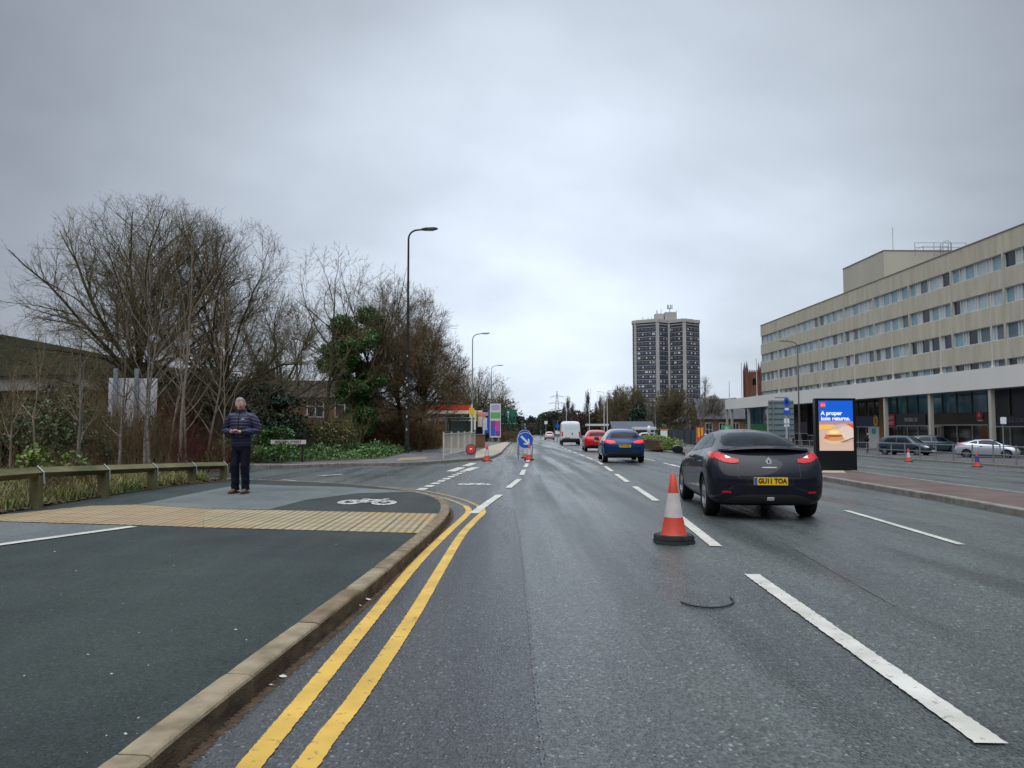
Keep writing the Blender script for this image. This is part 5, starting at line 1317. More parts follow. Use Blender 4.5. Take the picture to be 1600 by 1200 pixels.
def leaves(name, blobs, n, size, mat, parent=None, seed=1, flat=0.0, kind=None, aspect=.6, clump=.55):
    """leaf-sized quads clustered through ellipsoid blobs (cx,cy,cz,rx,ry,rz)"""
    g = np.random.default_rng(seed); B = np.array(blobs, float); vol = B[:, 3] * B[:, 4] * B[:, 5]
    w = vol ** .7; idx = g.choice(len(B), n, p=w / w.sum())
    u = g.normal(size=(n, 3)); u /= np.linalg.norm(u, axis=1)[:, None]; rad = g.random(n) ** (1 / 3) * .45 + .55 * (g.random(n) ** .15)
    nc = max(6, n // 60); cc = g.normal(size=(nc, 3)); cc /= np.linalg.norm(cc, axis=1)[:, None]
    pick = g.integers(0, nc, n); mixv = g.random(n) < clump
    u = np.where(mixv[:, None], cc[pick] + g.normal(size=(n, 3)) * .13, u)
    c = B[idx, :3] + u * rad[:, None] * B[idx, 3:6] * np.where(mixv, 1.07, .97)[:, None]
    d1 = g.normal(size=(n, 3)); d1[:, 2] *= (1 - flat); d1 /= np.linalg.norm(d1, axis=1)[:, None]
    d2 = g.normal(size=(n, 3)); d2 -= d1 * (d1 * d2).sum(1)[:, None]; d2 /= np.linalg.norm(d2, axis=1)[:, None]
    s = size * (.6 + .8 * g.random(n))[:, None]
    V = np.stack([c - d1 * s, c + d2 * s * aspect, c + d1 * s, c - d2 * s * aspect], 1).reshape(-1, 3)
    F = np.arange(4 * n).reshape(n, 4)
    o = raw_mesh(name, V, F, mat, parent)
    if kind: o['kind'] = kind
    return o
def stems(name, n, area, h, r, mat, parent=None, seed=1, lean=.25, steps=4, br=2, zf=None):
    """thin upright bush stems with side shoots; area(rng)->(x,y)"""
    rng = random.Random(seed); S = []
    for _ in range(n):
        x, y = area(rng); z = zf(x, y) if zf else 0
        p = Vector((x, y, z)); d = Vector((rng.gauss(0, lean), rng.gauss(0, lean), 1)).normalized(); L = h * rng.uniform(.45, 1.0); rr = r * rng.uniform(.6, 1.2)
        for k in range(steps):
            d = (d + Vector((rng.gauss(0, .13), rng.gauss(0, .13), .03))).normalized(); p2 = p + d * L / steps; r2 = rr * .78
            S.append((*p, *p2, rr, r2)); p, rr = p2, r2
            if k:
                for _ in range(br):
                    q = (d + Vector((rng.gauss(0, .6), rng.gauss(0, .6), rng.uniform(-.1, .4)))).normalized(); l2 = L * rng.uniform(.12, .35)
                    m = p + q * l2 * .5; e_ = m + (q + Vector((0, 0, .3))).normalized() * l2 * .5
                    S.append((*p, *m, rr * .6, rr * .45)); S.append((*m, *e_, rr * .45, rr * .25))
    return segs_mesh(name, S, 3, mat, parent)

# --- the two big spreading trees behind the knee rail
def spot(px, d): x, y, z = gp(px, d); return (x, y, z + .13)
TA = grow_tree(21, 9.7, 4.7, 4.2, 3.8, .24, 4, 24, .50, .05, .12, spread=(6, 92), leader=False, twr=.0049, lower=.10, kid=(0, 12, 11, 8), ang=(26, 56))
tree('spreading_tree', 'large bare mossy tree with a wide fan of branches, left of the person', 'tree', spot(218, 27.5), TA, m_bark, m_twig, 'bare trees behind the knee rail')
TB = grow_tree(34, 9.4, 3.8, 3.8, 3.4, .19, 4, 15, .54, .07, .12, spread=(6, 86), leader=False, twr=.0055, lower=.10, kid=(0, 11, 10, 8), ang=(26, 56))
tree('spreading_tree', 'bare mossy tree whose crown merges with the big fan tree on its right', 'tree', spot(335, 28.5), TB, m_bark, m_twig, 'bare trees behind the knee rail', rz=1.0)
TC = grow_tree(51, 8.0, 2.9, 2.9, 3.0, .14, 4, 16, .55, .15, .12, spread=(10, 72), leader=False, twr=.006, lower=.2, kid=(0, 9, 8, 6))
tree('bare_tree', 'smaller bare tree with olive twigs just right of the big fan tree', 'tree', spot(442, 36), TC, m_bark, m_twig, 'bare trees behind the knee rail', rz=2.0)
# --- thin pale saplings in the thicket
sap_px = [(60, 18.5, 3.6), (118, 18.8, 4.6), (128, 19.6, 3.4), (188, 19.4, 5.0), (229, 19.8, 7.2), (238, 19.2, 5.8), (262, 21.5, 4.6), (281, 20.3, 7.4), (290, 20.8, 5.6), (325, 21.4, 5.4), (352, 24, 4.8), (20, 19, 3.2)]
sap_lab = ['pale crooked sapling above the left end of the knee rail', 'black and white birch sapling just right of the first rail post', 'thin dark sapling beside the birch sapling left of the sign board',
           'pale sapling in front of the left edge of the white sign board', 'tallest pale sapling in front of the right edge of the sign board', 'pale sapling twinned with the tall one in front of the sign board',
           'slim sapling just right of the white sign board', 'tall pale sapling midway between the sign board and the person', 'thinner pale sapling growing against the tall midway sapling',
           'leaning pale sapling nearest the left side of the person', 'cut-topped pale sapling right behind the person', 'low bent sapling at the far left edge']
for k, ((px, d, h), lab) in enumerate(zip(sap_px, sap_lab)):
    sg = grow_tree(100 + k, h, h * .20, h * .20, h * .35, .018 + .0047 * h, 3, 13, .62, .12, .10, spread=(14, 44), twr=.0035, lower=.5, kid=(0, 6, 4))
    tree('sapling', lab, 'sapling', spot(px, d), sg, m_birch if k in (1, 3, 4, 5) else m_pale, m_twig_br, 'thin saplings in the roadside thicket', rz=k, k1=6)
# --- dense brush behind them
def bush(name, label, px, d, w, h, mat, seed, n=260, dep=1.6, leafm_=None, nl=0, r=.011, cat='bush', lsz=.05, group=None):
    x, y, z = spot(px, d); t = thing(name, label, cat, (x, y, z), 0, group)
    stems('stems', n, lambda g: (g.uniform(-w / 2, w / 2), g.uniform(-dep / 2, dep / 2)), h, r, mat, t, seed, br=3)
    if leafm_:
        rng = random.Random(seed)
        bl = [(rng.uniform(-w * .42, w * .42), rng.uniform(-dep * .4, dep * .4), rng.uniform(.2, .62) * h, w * .18, dep * .3, h * .22) for _ in range(9)]
        leaves('foliage', bl, nl, lsz, leafm_, t, seed)
    return t
bush('thicket', 'brown brush thicket under the dark roof at the far left', 40, 21.5, 6.0, 2.5, m_twig_br, 1, 300, 2.4, m_bramble, 9000)
bush('thicket', 'dark brush thicket left of the white sign board', 125, 22.5, 4.4, 2.5, m_twig_br, 2, 420, 2.4, m_bramble, 7000)
bush('red_dogwood', 'red-stemmed bush behind the saplings right of the sign board', 268, 22.5, 2.0, 2.3, m_redtw, 3, 130, 1.4, None, 0)
bush('red_dogwood', 'red-stemmed bush low behind the rail next to the person', 330, 20.0, 1.9, 1.2, m_redtw, 4, 200, 1.0, None, 0, .008)
bush('thicket', 'brown brush in front of the white sign board', 200, 20.6, 2.6, 1.5, m_twig_br, 5, 260, 1.0, None, 0, .008)
bush('evergreen_bush', 'dark green bush at the far left behind the rail', 18, 23, 3.4, 2.3, m_bark, 6, 60, 2.0, m_ivyd, 9000, lsz=.07)
bush('laurel_bush', 'glossy green bush just right of the person', 432, 30.5, 3.2, 1.55, m_bark, 7, 60, 1.8, m_ivy, 9000, lsz=.06)
bush('laurel_bush', 'bright green low bush showing either side of the person', 395, 26.5, 2.6, .95, m_bark, 8, 50, 1.2, m_cover, 5000)
bush('thicket', 'brown shrub with yellowing leaves behind the street name sign', 492, 36, 4.0, 2.3, m_twig_br, 9, 300, 1.8, leafm('yellowing_leaves', (.07, .08, .02), (.14, .13, .035)), 5000)
def conifer(name, label, loc, h, r, seed, n, mat=None, size=.09, cat='evergreen tree', group=None):
    rng = random.Random(seed); t = thing(name, label, cat, loc, 0, group)
    bl = []
    for k in range(20):
        f = k / 19; z = h * (.10 + .86 * f); rr = r * (1 - f) ** .7 + .15; m = 4 if f < .7 else 1
        for q in range(m):
            a = rng.uniform(0, 2 * PI); o = rr * .45 * (m > 1)
            bl.append((math.cos(a) * o, math.sin(a) * o, z + rng.uniform(-.2, .2), rr * .62, rr * .62, h * .055))
    b = MB(); b.tube([(0, 0, -.2), (0, 0, h * .9)], [r * .09, .02], m_bark, 7); b.build('trunk', t)
    leaves('crown', bl, n, size, mat or m_ivyd, t, seed, clump=.6); return t
conifer('evergreen_tree', 'dark evergreen mass behind the big tree, left of the person', spot(318, 33), 5.0, 3.6, 61, 30000, size=.085)
conifer('evergreen_tree', 'dark evergreen behind the person and to the right', spot(405, 35), 4.6, 2.6, 62, 20000, size=.085)
conifer('evergreen_tree', 'dark evergreen behind the thicket and left of the sign board', spot(90, 30), 3.3, 3.6, 63, 18000, size=.085)
conifer('evergreen_tree', 'dark evergreen directly behind the white sign board', spot(185, 31), 3.0, 3.2, 64, 15000, size=.085)
# --- ivy-clad tree and its neighbours
TD_ = grow_tree(71, 11.2, 4.1, 4.0, 4.4, .19, 4, 20, .50, .08, .12, spread=(6, 84), leader=False, twr=.0065, lower=.1, kid=(0, 8, 8, 6))
x, y, z = spot(556, 43)
iv = tree('ivy_clad_tree', 'bare tree whose trunk and middle are smothered in dark green ivy', 'tree', (x, y, z), TD_, m_bark, m_twig, rz=.5)
rng = random.Random(4)
bl = []
for k in range(36):
    f = k / 35; zc = .8 + 7.0 * f; w_ = (1.05 if f < .35 else 1.75) * (1 - .45 * max(0, f - .75) * 4 * .6)
    bl.append((rng.uniform(-.95, .85) * w_ * .85, rng.uniform(-.7, .7), zc, w_ * rng.uniform(.30, .62), w_ * .5, rng.uniform(.35, .6)))
leaves('ivy', bl, 60000, .062, m_ivy, iv, 9, clump=.55)
TE = grow_tree(81, 10.6, 3.9, 3.6, 4.2, .17, 4, 20, .47, .07, .13, spread=(6, 88), leader=False, twr=.0072, lower=.1, kid=(0, 12, 10, 8), ang=(26, 56))
tree('bare_tree', 'brown twiggy tree behind the tall street lamp, right of the ivy-clad tree', 'tree', spot(628, 46), TE, m_bark, m_twig_br, 'bare trees at the corner', rz=.7)
TF = grow_tree(91, 8.0, 3.2, 3.2, 3.2, .13, 4, 24, .44, .04, .14, spread=(6, 92), leader=False, ang=(26, 56), twr=.008, lower=.05, kid=(0, 13, 12, 9))
tree('bare_tree', 'lower brown twiggy tree overhanging the footway right of the street lamp', 'tree', spot(655, 44), TF, m_bark, m_twig_br, 'bare trees at the corner', rz=2.2)
TG = grow_tree(95, 11.0, 3.9, 3.4, 2.4, .13, 4, 9, .6, .1, .15, spread=(20, 62), twr=.009, lower=.3, kid=(0, 6, 5, 4))
tree('gangly_tree', 'open gangly tree with long bare shoots left of the ivy-clad tree', 'tree', spot(505, 39), TG, m_bark, m_twig_br, 'bare trees at the corner')
TH = grow_tree(97, 8.4, 2.8, 2.6, 2.2, .12, 4, 12, .55, .15, .12, spread=(14, 70), twr=.0075, lower=.2, kid=(0, 9, 8, 6))
tree('bare_tree', 'slender bare tree in front of the brick house with white windows', 'tree', spot(468, 43), TH, m_pale, m_twig, 'bare trees at the corner')
bush('thicket', 'tangled brown twigs filling the foot of the trees right of the street lamp', 640, 50, 3.6, 3.0, m_twig_br, 14, 320, 2.0, None, 0, .014)
bush('thicket', 'dense brown undergrowth behind the ivy-clad tree', 590, 52, 5.5, 3.4, m_twig_br, 15, 380, 2.0, m_bramble, 6000, .014)
# beech hedge and ivy bank
def strip_stuff(name, px_line, depth, h, n, size, mat, seed, kindstuff=True, offz=.13, hv=.4):
    g = np.random.default_rng(seed); P = [U(*p, .12) for p in px_line]
    seg = [math.hypot(b_[0] - a[0], b_[1] - a[1]) for a, b_ in zip(P[:-1], P[1:])]; tot = sum(seg)
    V = []
    for _ in range(n):
        s = g.random() * tot; i = 0
        while s > seg[i] and i < len(seg) - 1: s -= seg[i]; i += 1
        a, b_ = P[i], P[i + 1]; t = s / seg[i]; dx, dy = (b_[0] - a[0]) / seg[i], (b_[1] - a[1]) / seg[i]
        q = g.random() * depth; x = a[0] + dx * s - dy * q; y = a[1] + dy * s + dx * q
        hh = h * (.55 + .45 * math.sin(x * 2.1 + 1.3) * math.sin(y * 1.7)) * min(1, .35 + q * 2.2)
        V.append((x, y, gz(x, y) + offz + g.random() ** .6 * max(hh, .08) * (1 + hv * g.normal() * .3)))
    C = np.array(V); m_ = len(C); d1 = g.normal(size=(m_, 3)); d1 /= np.linalg.norm(d1, axis=1)[:, None]; d2 = g.normal(size=(m_, 3)); d2 -= d1 * (d1 * d2).sum(1)[:, None]; d2 /= np.linalg.norm(d2, axis=1)[:, None]
    s = size * (.6 + .8 * g.random(m_))[:, None]
    o = raw_mesh(name, np.stack([C - d1 * s, C + d2 * s * .7, C + d1 * s, C - d2 * s * .7], 1).reshape(-1, 3), np.arange(4 * m_).reshape(m_, 4), mat)
    o['kind'] = 'stuff'; o['label'] = 'dense mixed green ground cover plants on the bank'; o['category'] = 'ground cover'; return o
strip_stuff('ground_cover', [(392, 723), (470, 721), (560, 717), (600, 715), (640, 705), (672, 697)], 4.5, .5, 30000, .055, m_cover, 3)
strip_stuff('ground_cover', [(392, 719), (470, 717.5), (560, 713), (600, 711), (640, 702)], 4.5, .6, 14000, .07, m_ivy, 5)
hb = thing('beech_hedge', 'long rust-brown beech hedge behind the green bank and street lamp', 'hedge')
x, y, z = spot(620, 45); hb.location = (x, y, z)
A_ = [(-3.6, -3.0), (-1.5, -1.2), (0, 1), (1.0, 4.5), (1.9, 9)]
bl = []
for (x0, y0), (x1, y1) in zip(A_[:-1], A_[1:]):
    for k in range(5): bl.append((x0 + (x1 - x0) * k / 5, y0 + (y1 - y0) * k / 5, .85, .65, .65, .95 + .1 * math.sin(k * 2.2 + x0)))
leaves('foliage', bl, 26000, .05, m_beech, hb, 8)
rngl = random.Random(3)
def hedge_area(g):
    i = g.randrange(4); t = g.random(); a, b_ = A_[i], A_[i + 1]; return (a[0] + (b_[0] - a[0]) * t + g.uniform(-.5, .5), a[1] + (b_[1] - a[1]) * t + g.uniform(-.4, .4))
stems('stems', 500, hedge_area, 2.0, .009, m_twig_br, hb, 5, br=3)
# --- grass and dead stems on the verge
def in_poly(x, y, P):
    c = False
    for i in range(len(P)):
        (x1, y1), (x2, y2) = P[i - 1], P[i]
        if (y1 > y) != (y2 > y) and x < (x2 - x1) * (y - y1) / (y2 - y1) + x1: c = not c
    return c
def grass(name, n, x0, x1, y0, y1, h, mat, seed, P, label, wd=.006):
    g = np.random.default_rng(seed); xs = g.uniform(x0, x1, n * 2); ys = g.uniform(y0, y1, n * 2)
    cl_ = np.sin(xs * 3.1 + ys * 1.3) + np.sin(ys * 4.1 - xs) + g.normal(size=2 * n) * .9
    keep = [i for i in range(2 * n) if cl_[i] > -.6 and in_poly(xs[i], ys[i], P)][:n]
    xs, ys = xs[keep], ys[keep]; m_ = len(xs); zs = np.array([gz(a, b_) for a, b_ in zip(xs, ys)]) + .125
    a = g.uniform(0, 2 * PI, m_); hh = h * g.uniform(.4, 1.15, m_); lx = g.normal(size=m_) * hh * .4; ly = g.normal(size=m_) * hh * .4
    dx, dy = np.cos(a) * wd, np.sin(a) * wd
    P0 = np.stack([xs - dx, ys - dy, zs], 1); P1 = np.stack([xs + dx, ys + dy, zs], 1)
    P2 = np.stack([xs + lx * .4 + dx * .7, ys + ly * .4 + dy * .7, zs + hh * .6], 1); P3 = np.stack([xs + lx * .4 - dx * .7, ys + ly * .4 - dy * .7, zs + hh * .6], 1)
    P4 = np.stack([xs + lx, ys + ly, zs + hh * .95], 1)
    V = np.stack([P0, P1, P2, P3, P4], 1).reshape(-1, 3); b_ = (np.arange(m_) * 5)[:, None]
    F1 = np.array([[0, 1, 2, 3]]) + b_; F2 = np.array([[3, 2, 4, 4]]) + b_
    me = bpy.data.meshes.new(name); me.from_pydata(V.tolist(), [], [tuple(q) for q in F1.tolist()] + [tuple(q[:3]) for q in F2.tolist()]); me.materials.append(mat)
    o = bpy.data.objects.new(name, me); COL.objects.link(o); o['kind'] = 'stuff'; o['label'] = label; o['category'] = 'grass'; return o
grass('grass', 17000, -13.5, -6.9, 8, 17.8, .26, m_grass, 2, VERGE, 'pale rough grass under the knee rail')
grass('grass', 7000, -10, -6.85, 7, 17.5, .16, leafm('weed_blades', (.05, .085, .02), (.10, .16, .04)), 4, VERGE, 'short green weeds among the rough grass', .012)
def debris(name, n, mat, seed, areaf, size, zoff, label, cat):
    g = random.Random(seed); b = MB()
    for _ in range(n):
        x, y = areaf(g); z = gz(x, y) + zoff; s = size * g.uniform(.5, 1.5); a = g.uniform(0, 2 * PI); c_, s_ = math.cos(a), math.sin(a); pts = []
        for (u, v, w) in ((-s, 0, g.uniform(0, s * .4)), (0, -s * .45, g.uniform(.2, .8) * s), (s, 0, g.uniform(0, s * .6)), (0, s * .45, g.uniform(0, s * .2))): pts.append((x + u * c_ - v * s_, y + u * s_ + v * c_, z + w + .002))
        b.add(pts, [(0, 1, 2, 3)], mat)
    o = b.build(name); o['kind'] = 'stuff'; o['label'] = label; o['category'] = cat; return o
debris('leaf_litter', 6000, m_deadl, 6, lambda g: ((lambda y: (-6.85 + (0 if y < 15 else (y - 15) * .2) - abs(g.gauss(0, 1.1)), y))(g.uniform(7, 17.3))), .035, .132, 'brown leaf litter along the edge of the verge', 'leaf litter')
stm = stems('dead_stems', 260, lambda g: (-7.05 - abs(g.gauss(0, 1.4)), g.uniform(10, 17.3)), .55, .005, m_deadl, None, 9, zf=lambda x, y: gz(x, y) + .12, lean=.5, br=3)
stm['kind'] = 'stuff'; stm['label'] = 'dry brown stems tangled in the verge'; stm['category'] = 'dead stems'
# low bush by the first post
bush('bramble', 'tangled leafless bramble behind the rail right of the first post', 105, 12.6, 1.1, .75, m_deadl, 12, 70, .6, None, 0, .006)
bush('bramble', 'yellow-green low shrub poking above the rail near the left edge', 80, 14.5, 1.3, .95, m_deadl, 13, 60, .6, m_hedge, 900, .006)
# --- trees along the left road, beyond
LT = grow_tree(131, 11, 4.6, 4.4, 4.0, .2, 4, 18, .52, .14, .12, spread=(8, 76), leader=False, twr=.017, lower=.15, kid=(0, 8, 6, 4))
far_proto = tree('bare_tree', 'bare tree above the price totem on the left', 'tree', gp(752, 110), LT, m_bark, m_twig, 'bare trees along the left of the road')
for (px, d, s, rz, lab) in ((722, 105, .85, 1.3, 'bare tree behind the bus shelter on the left'), (778, 150, 1.0, 2.1, 'bare tree just beyond the price totem'), (700, 120, .75, 3.3, 'bare tree over the petrol station canopy'), (738, 140, .95, .4, 'bare tree behind the second street lamp')):
    o = copy_tree(far_proto); o['label'] = lab; o.location = gp(px, d); o.rotation_euler.z = rz; o.scale = (s,) * 3
HB = [(0, 0, 1.3, 3.2, 1.5, 1.5), (3.4, .5, 1.2, 2.4, 1.5, 1.3), (-3.2, .2, 1.4, 2.6, 1.5, 1.5)]
def blobbush(name, label, px, d, s, mat, seed, n=6000, sz=.12, cat='bush', bl=HB, zs=1, group=None):
    t = thing(name, label, cat, gp(px, d), seed * .7 % 1, group); t.scale = (s, s, s * zs)
    leaves('foliage', bl, n, sz / s, mat, t, seed); b = MB(); b.tube([(0, 0, -.1), (0, 0, .8)], .06, m_bark, 6); b.build('stem', t); return t
blobbush('evergreen_bush', 'dark green tree mass behind the petrol station canopy', 735, 108, 1.9, m_ivyd, 21, 12000, .16)
blobbush('evergreen_bush', 'clipped green bush beside the bus shelter', 716, 80, .42, m_ivyd, 22, 4000, .09)
bush('brown_shrub', 'brown leafless shrubs on the right of the price totem', 788, 98, 3.4, 1.7, m_twig_br, 23, 300, 1.5, m_beech, 1500)
# --- right side and the distance
RT = grow_tree(151, 13.5, 6.4, 6.2, 4.0, .34, 4, 20, .5, .12, .12, spread=(8, 84), leader=False, twr=.042, lower=.1, kid=(0, 10, 8, 6))
rp = tree('bare_tree', 'broad olive-green bare tree in front of the tower block', 'tree', gp(1050, 132), RT, m_bark, m_twig, 'bare trees on the right of the road')
rp.scale = (.72, .72, .74)
for (px, d, s, rz, lab) in ((1106, 150, .72, 1.1, 'bare tree between the tower block and the church hall'), (978, 210, 1.15, 2.0, 'tall bare tree at the left foot of the tower block'), (1135, 240, .9, 3.0, 'bare tree behind the church hall'), (1158, 260, .95, 4.0, 'bare tree just left of the church tower'), (962, 230, .95, 5.0, 'bare tree left of the dark conifer')):
    o = copy_tree(rp); o['label'] = lab; o.location = gp(px, d); o.rotation_euler.z = rz; o.scale = (s,) * 3
st_ = grow_tree(161, 9, 2.4, 2.4, 2.6, .20, 4, 10, .6, .2, .13, spread=(14, 60), twr=.014, lower=.3, kid=(0, 6, 5, 3))
tree('street_tree', 'young bare street tree in front of the brick hall', 'tree', gp(1099, 96), st_, m_greytw, m_greytw)
conifer('conifer_tree', 'dark green spreading conifer left of the bare tree by the tower block', gp(1000, 160), 9.5, 4.2, 65, 12000, size=.22)
blobbush('evergreen_bush', 'dark green bush mass beside the conifer above the kiosk', 1020, 165, 1.3, m_bramble, 24, 7000, .2)
PO = grow_tree(171, 21, 1.9, 1.9, 2.5, .25, 3, 26, .5, .5, .08, spread=(5, 26), twr=.045, lower=.1, kid=(0, 9, 6))
pp = tree('poplar_tree', 'tallest narrow poplar standing alone beyond the white van', 'poplar', gp(917, 330), PO, m_greytw, m_greytw, 'poplars beyond the traffic')
for px, d, s, lab in ((883, 330, .72, 'short poplar at the left end of the row'), (889, 325, .86, 'poplar second from the left of the row'), (896, 330, .74, 'poplar just left of the tallest poplar'), (932, 335, .76, 'thin poplar just right of the tallest poplar'),
                      (940, 330, .9, 'poplar in the middle of the right-hand row'), (953, 300, .85, 'poplar behind the white flagged lamp posts'), (964, 300, .95, 'poplar over the red hatchback'), (974, 290, .8, 'poplar nearest the tower block')):
    o = copy_tree(pp); o['label'] = lab; o.location = gp(px, d); o.rotation_euler.z = px; o.scale = (s * 1.1, s * 1.1, s)
# far woods as one mass each
def far_wood(name, label, px0, px1, d, h0, h1, mat, seed, n, size, conif=False):
    g = random.Random(seed); bl = []; m_ = int((px1 - px0) / 2.2)
    for k in range(m_):
        px = px0 + (px1 - px0) * k / m_ + g.uniform(-1, 1); dd = d + g.uniform(-15, 15); x, y, z = gp(px, dd); h = (h0 + (h1 - h0) * k / m_) * g.uniform(.8, 1.12)
        w = 3.2 if conif else 4.8
        for f in (.25, .5, .75, .95): bl.append((x, y, z + h * f, w * (1.2 - f * (1.0 if conif else .45)), w * .8, h * .18))
    o = leaves(name, bl, n, size, mat, None, seed, clump=0, kind='stuff'); o['label'] = label; o['category'] = 'woodland'; return o
m_farc = leafm('far_conifers', (0.016, 0.028, 0.028), (0.032, 0.050, 0.045), .8, .3)
m_farp = leafm('far_wood_brown', (0.060, 0.045, 0.038), (0.095, 0.072, 0.056), .9, .2)
m_farg = leafm('far_wood_green', (0.030, 0.045, 0.024), (0.058, 0.076, 0.04), .9, .2)
far_wood('conifer_wood', 'dark far conifer wood where the road disappears', 792, 862, 420, 8, 10, m_farc, 31, 30000, .4, True)
far_wood('brown_wood', 'purplish brown far woodland below the pylon', 818, 880, 380, 5, 6.5, m_farp, 34, 16000, .4)
far_wood('green_wood', 'greenish far trees just below the pylon', 850, 888, 350, 9, 11, m_farg, 32, 20000, .35)
far_wood('brown_wood', 'brown far woodland behind the white van and red hatchback', 880, 1000, 340, 9, 11.5, m_farp, 33, 38000, .38)
far_wood('brown_wood', 'far brown tree belt behind the church hall and tower block', 985, 1200, 300, 8, 8, m_farg, 35, 30000, .4)
far_wood('brown_wood', 'brown far tree belt behind the petrol station', 560, 790, 190, 7.5, 8, m_farp, 36, 26000, .28)
far_wood('brown_wood', 'dark tree belt closing the view behind the roadside thicket', -420, 560, 75, 4.6, 5.0, m_bramble, 37, 60000, .16)
g_ = random.Random(77); bl = []
for k in range(60):
    a = R(95 + 170 * k / 59); rr = 34 + g_.uniform(-4, 4)
    for f in (.15, .4, .65, .88): bl.append((math.sin(a) * rr * 1.5, math.cos(a) * rr - 4, 13 * f * g_.uniform(.8, 1.15), 4.5, 3.2, 2.4))
o = leaves('added_tree_belt', bl, 26000, .55, m_farg, None, 78, clump=.1, kind='stuff'); o['label'] = 'unseen tree belt added behind the viewpoint to darken reflections'; o['category'] = 'woodland'  # out of view, added to darken car reflections and surfaces facing the camera
blobbush('evergreen_bush', 'dark leafy undergrowth below the bare tree in front of the tower block', 1050, 128, .95, m_bramble, 27, 7000, .15)
# median hedge and planter
h_ = thing('median_hedge', 'bright green clipped hedge on the median behind the brown planter', 'hedge'); h_.location = (11.0, 56, gz(11, 56) + .12)
bl = [(-.2 + .11 * (k * 1.05) * .4, k * 1.05 - 5, .42, .85, .75, .42 + .05 * math.sin(k * 3)) for k in range(22)]
leaves('foliage', bl, 17000, .055, m_hedge, h_, 41)
pl_ = thing('timber_planter', 'brown boarded planter box at the near end of the median hedge', 'planter'); pl_.location = (10.45, 52.6, gz(10.4, 52.6) + .12)
m_plw = M('planter_boards', (0.085, 0.045, 0.03), .8, col2=(0.12, 0.07, 0.05), vscale=1, stretch=(1, 1, 8))
b = MB()
for k in range(4): b.box((-.62, -.7, .005 + k * .17), (.62, 4.5, .165 + k * .17), m_plw, bev=.01)
for sx in (-.62, .62):
    b.box((sx - .05, -.76, 0), (sx + .05, -.66, .74), m_plw); 
b.build('box', pl_)
leaves('foliage', [(0, 1.9, .75, .6, 2.4, .22)], 3000, .05, m_hedge, pl_, 42)
# ------------------------------------------------------------------ street furniture
m_orange = M('cone_orange', (0.70, 0.055, 0.02), 0.5, col2=(0.40, 0.05, 0.03), vscale=9, vamt=.8, detail=9)
m_conew = M('cone_sleeve', (0.66, 0.62, 0.61), 0.45, col2=(0.40, 0.36, 0.35), vscale=9, vamt=.8, detail=9)
m_coneb = M('cone_base_rubber', (0.055, 0.058, 0.06), 0.8, col2=(0.03, 0.03, 0.032), vscale=12, bump=.3)
def cone(label, x, y, zoff=0.0, bases=1, h=.78, tilt=0, group='traffic cones', rz=0.0, colb=None):
    t = thing('traffic_cone', label, 'traffic cone', (x, y, gz(x, y) + zoff), rz, group)
    if tilt: t.rotation_euler = (0, R(tilt), rz)
    w = .235; oc = [(w, w * .45), (w * .45, w), (-w * .45, w), (-w, w * .45), (-w, -w * .45), (-w * .45, -w), (w * .45, -w), (w, -w * .45)]
    z = 0.0
    for k in range(bases):
        b = MB(); s = 1.0 - .03 * k
        b.prism([(a * s, c_ * s) for a, c_ in oc], .038, m_coneb, T(0, 0, z + .004)); b.prism([(a * s * .94, c_ * s * .94) for a, c_ in oc], .012, m_coneb, T(0, 0, z + .0425))
        b.build('base', t); z += .05
    H = h - z
    R0 = lambda f: .145 + (.030 - .145) * f
    for (f0, f1, nm, mt) in ((0, .29, 'lower_band', m_orange), (.29, .69, 'reflective_sleeve', m_conew), (.69, 1.0, 'top_band', m_orange)):
        b = MB(); e_ = .002 if nm == 'reflective_sleeve' else 0
        pr_ = [(R0(f0) + e_, z + H * f0), (R0(f1) + e_, z + H * f1)]
        if f0 == 0: pr_ = [(.16, z + .004), (.15, z + .02)] + pr_[1:]
        if f1 == 1.0: pr_ += [(.026, z + H * 1.005), (.018, z + H * 1.005), (.016, z + H * .9)]
        b.lathe(pr_, mt, 28, caps=False); b.build(nm, t, smooth=True)
    return t
x, y = U(1053, 848); cone('large orange and white cone on a doubled black base in the foreground', x, y, bases=2, h=.83)
x, y = U(761, 721); cone('orange and white cone by the kerb corner of the side road', x, y, h=.78)
x, y = U(827, 719); cone('orange and white cone standing in front of the blue arrow sign', x, y, h=.80)
x, y = U(821, 716); cone('orange cone tipped against the foot of the blue arrow sign', x, y, h=.75)
x, y = 24.0, 45.9; cone('orange and white cone on the far carriageway in front of the dark parked car', x, y, bases=1, h=.8)
x, y = U(1527, 730); 
cb = cone('pink-topped cone with a blue sleeve in front of the silver coupe', x, y, h=.8)
for ch in cb.children:
    if ch.name.startswith('reflective'): ch.data.materials[0] = M('cone_blue', (.03, .05, .26), .5)
x, y = U(835, 683); cone('faint cone far beyond the blue arrow sign', x, y, h=.8)
x, y = U(1217, 689); 
# cable scrap
b = MB(); pts = [U(*p) for p in ((1064, 942), (1078, 947), (1096, 950), (1116, 951), (1133, 949), (1143, 945), (1146, 940), (1141, 935))]
b.tube([(a, c_, gz(a, c_) + .010) for a, c_ in smooth_pl(pts, 5)], .0075, m_black, 6)
o = b.build('cable', smooth=True); setp(o, 'curved scrap of black cable lying on the road in the foreground', 'cable')
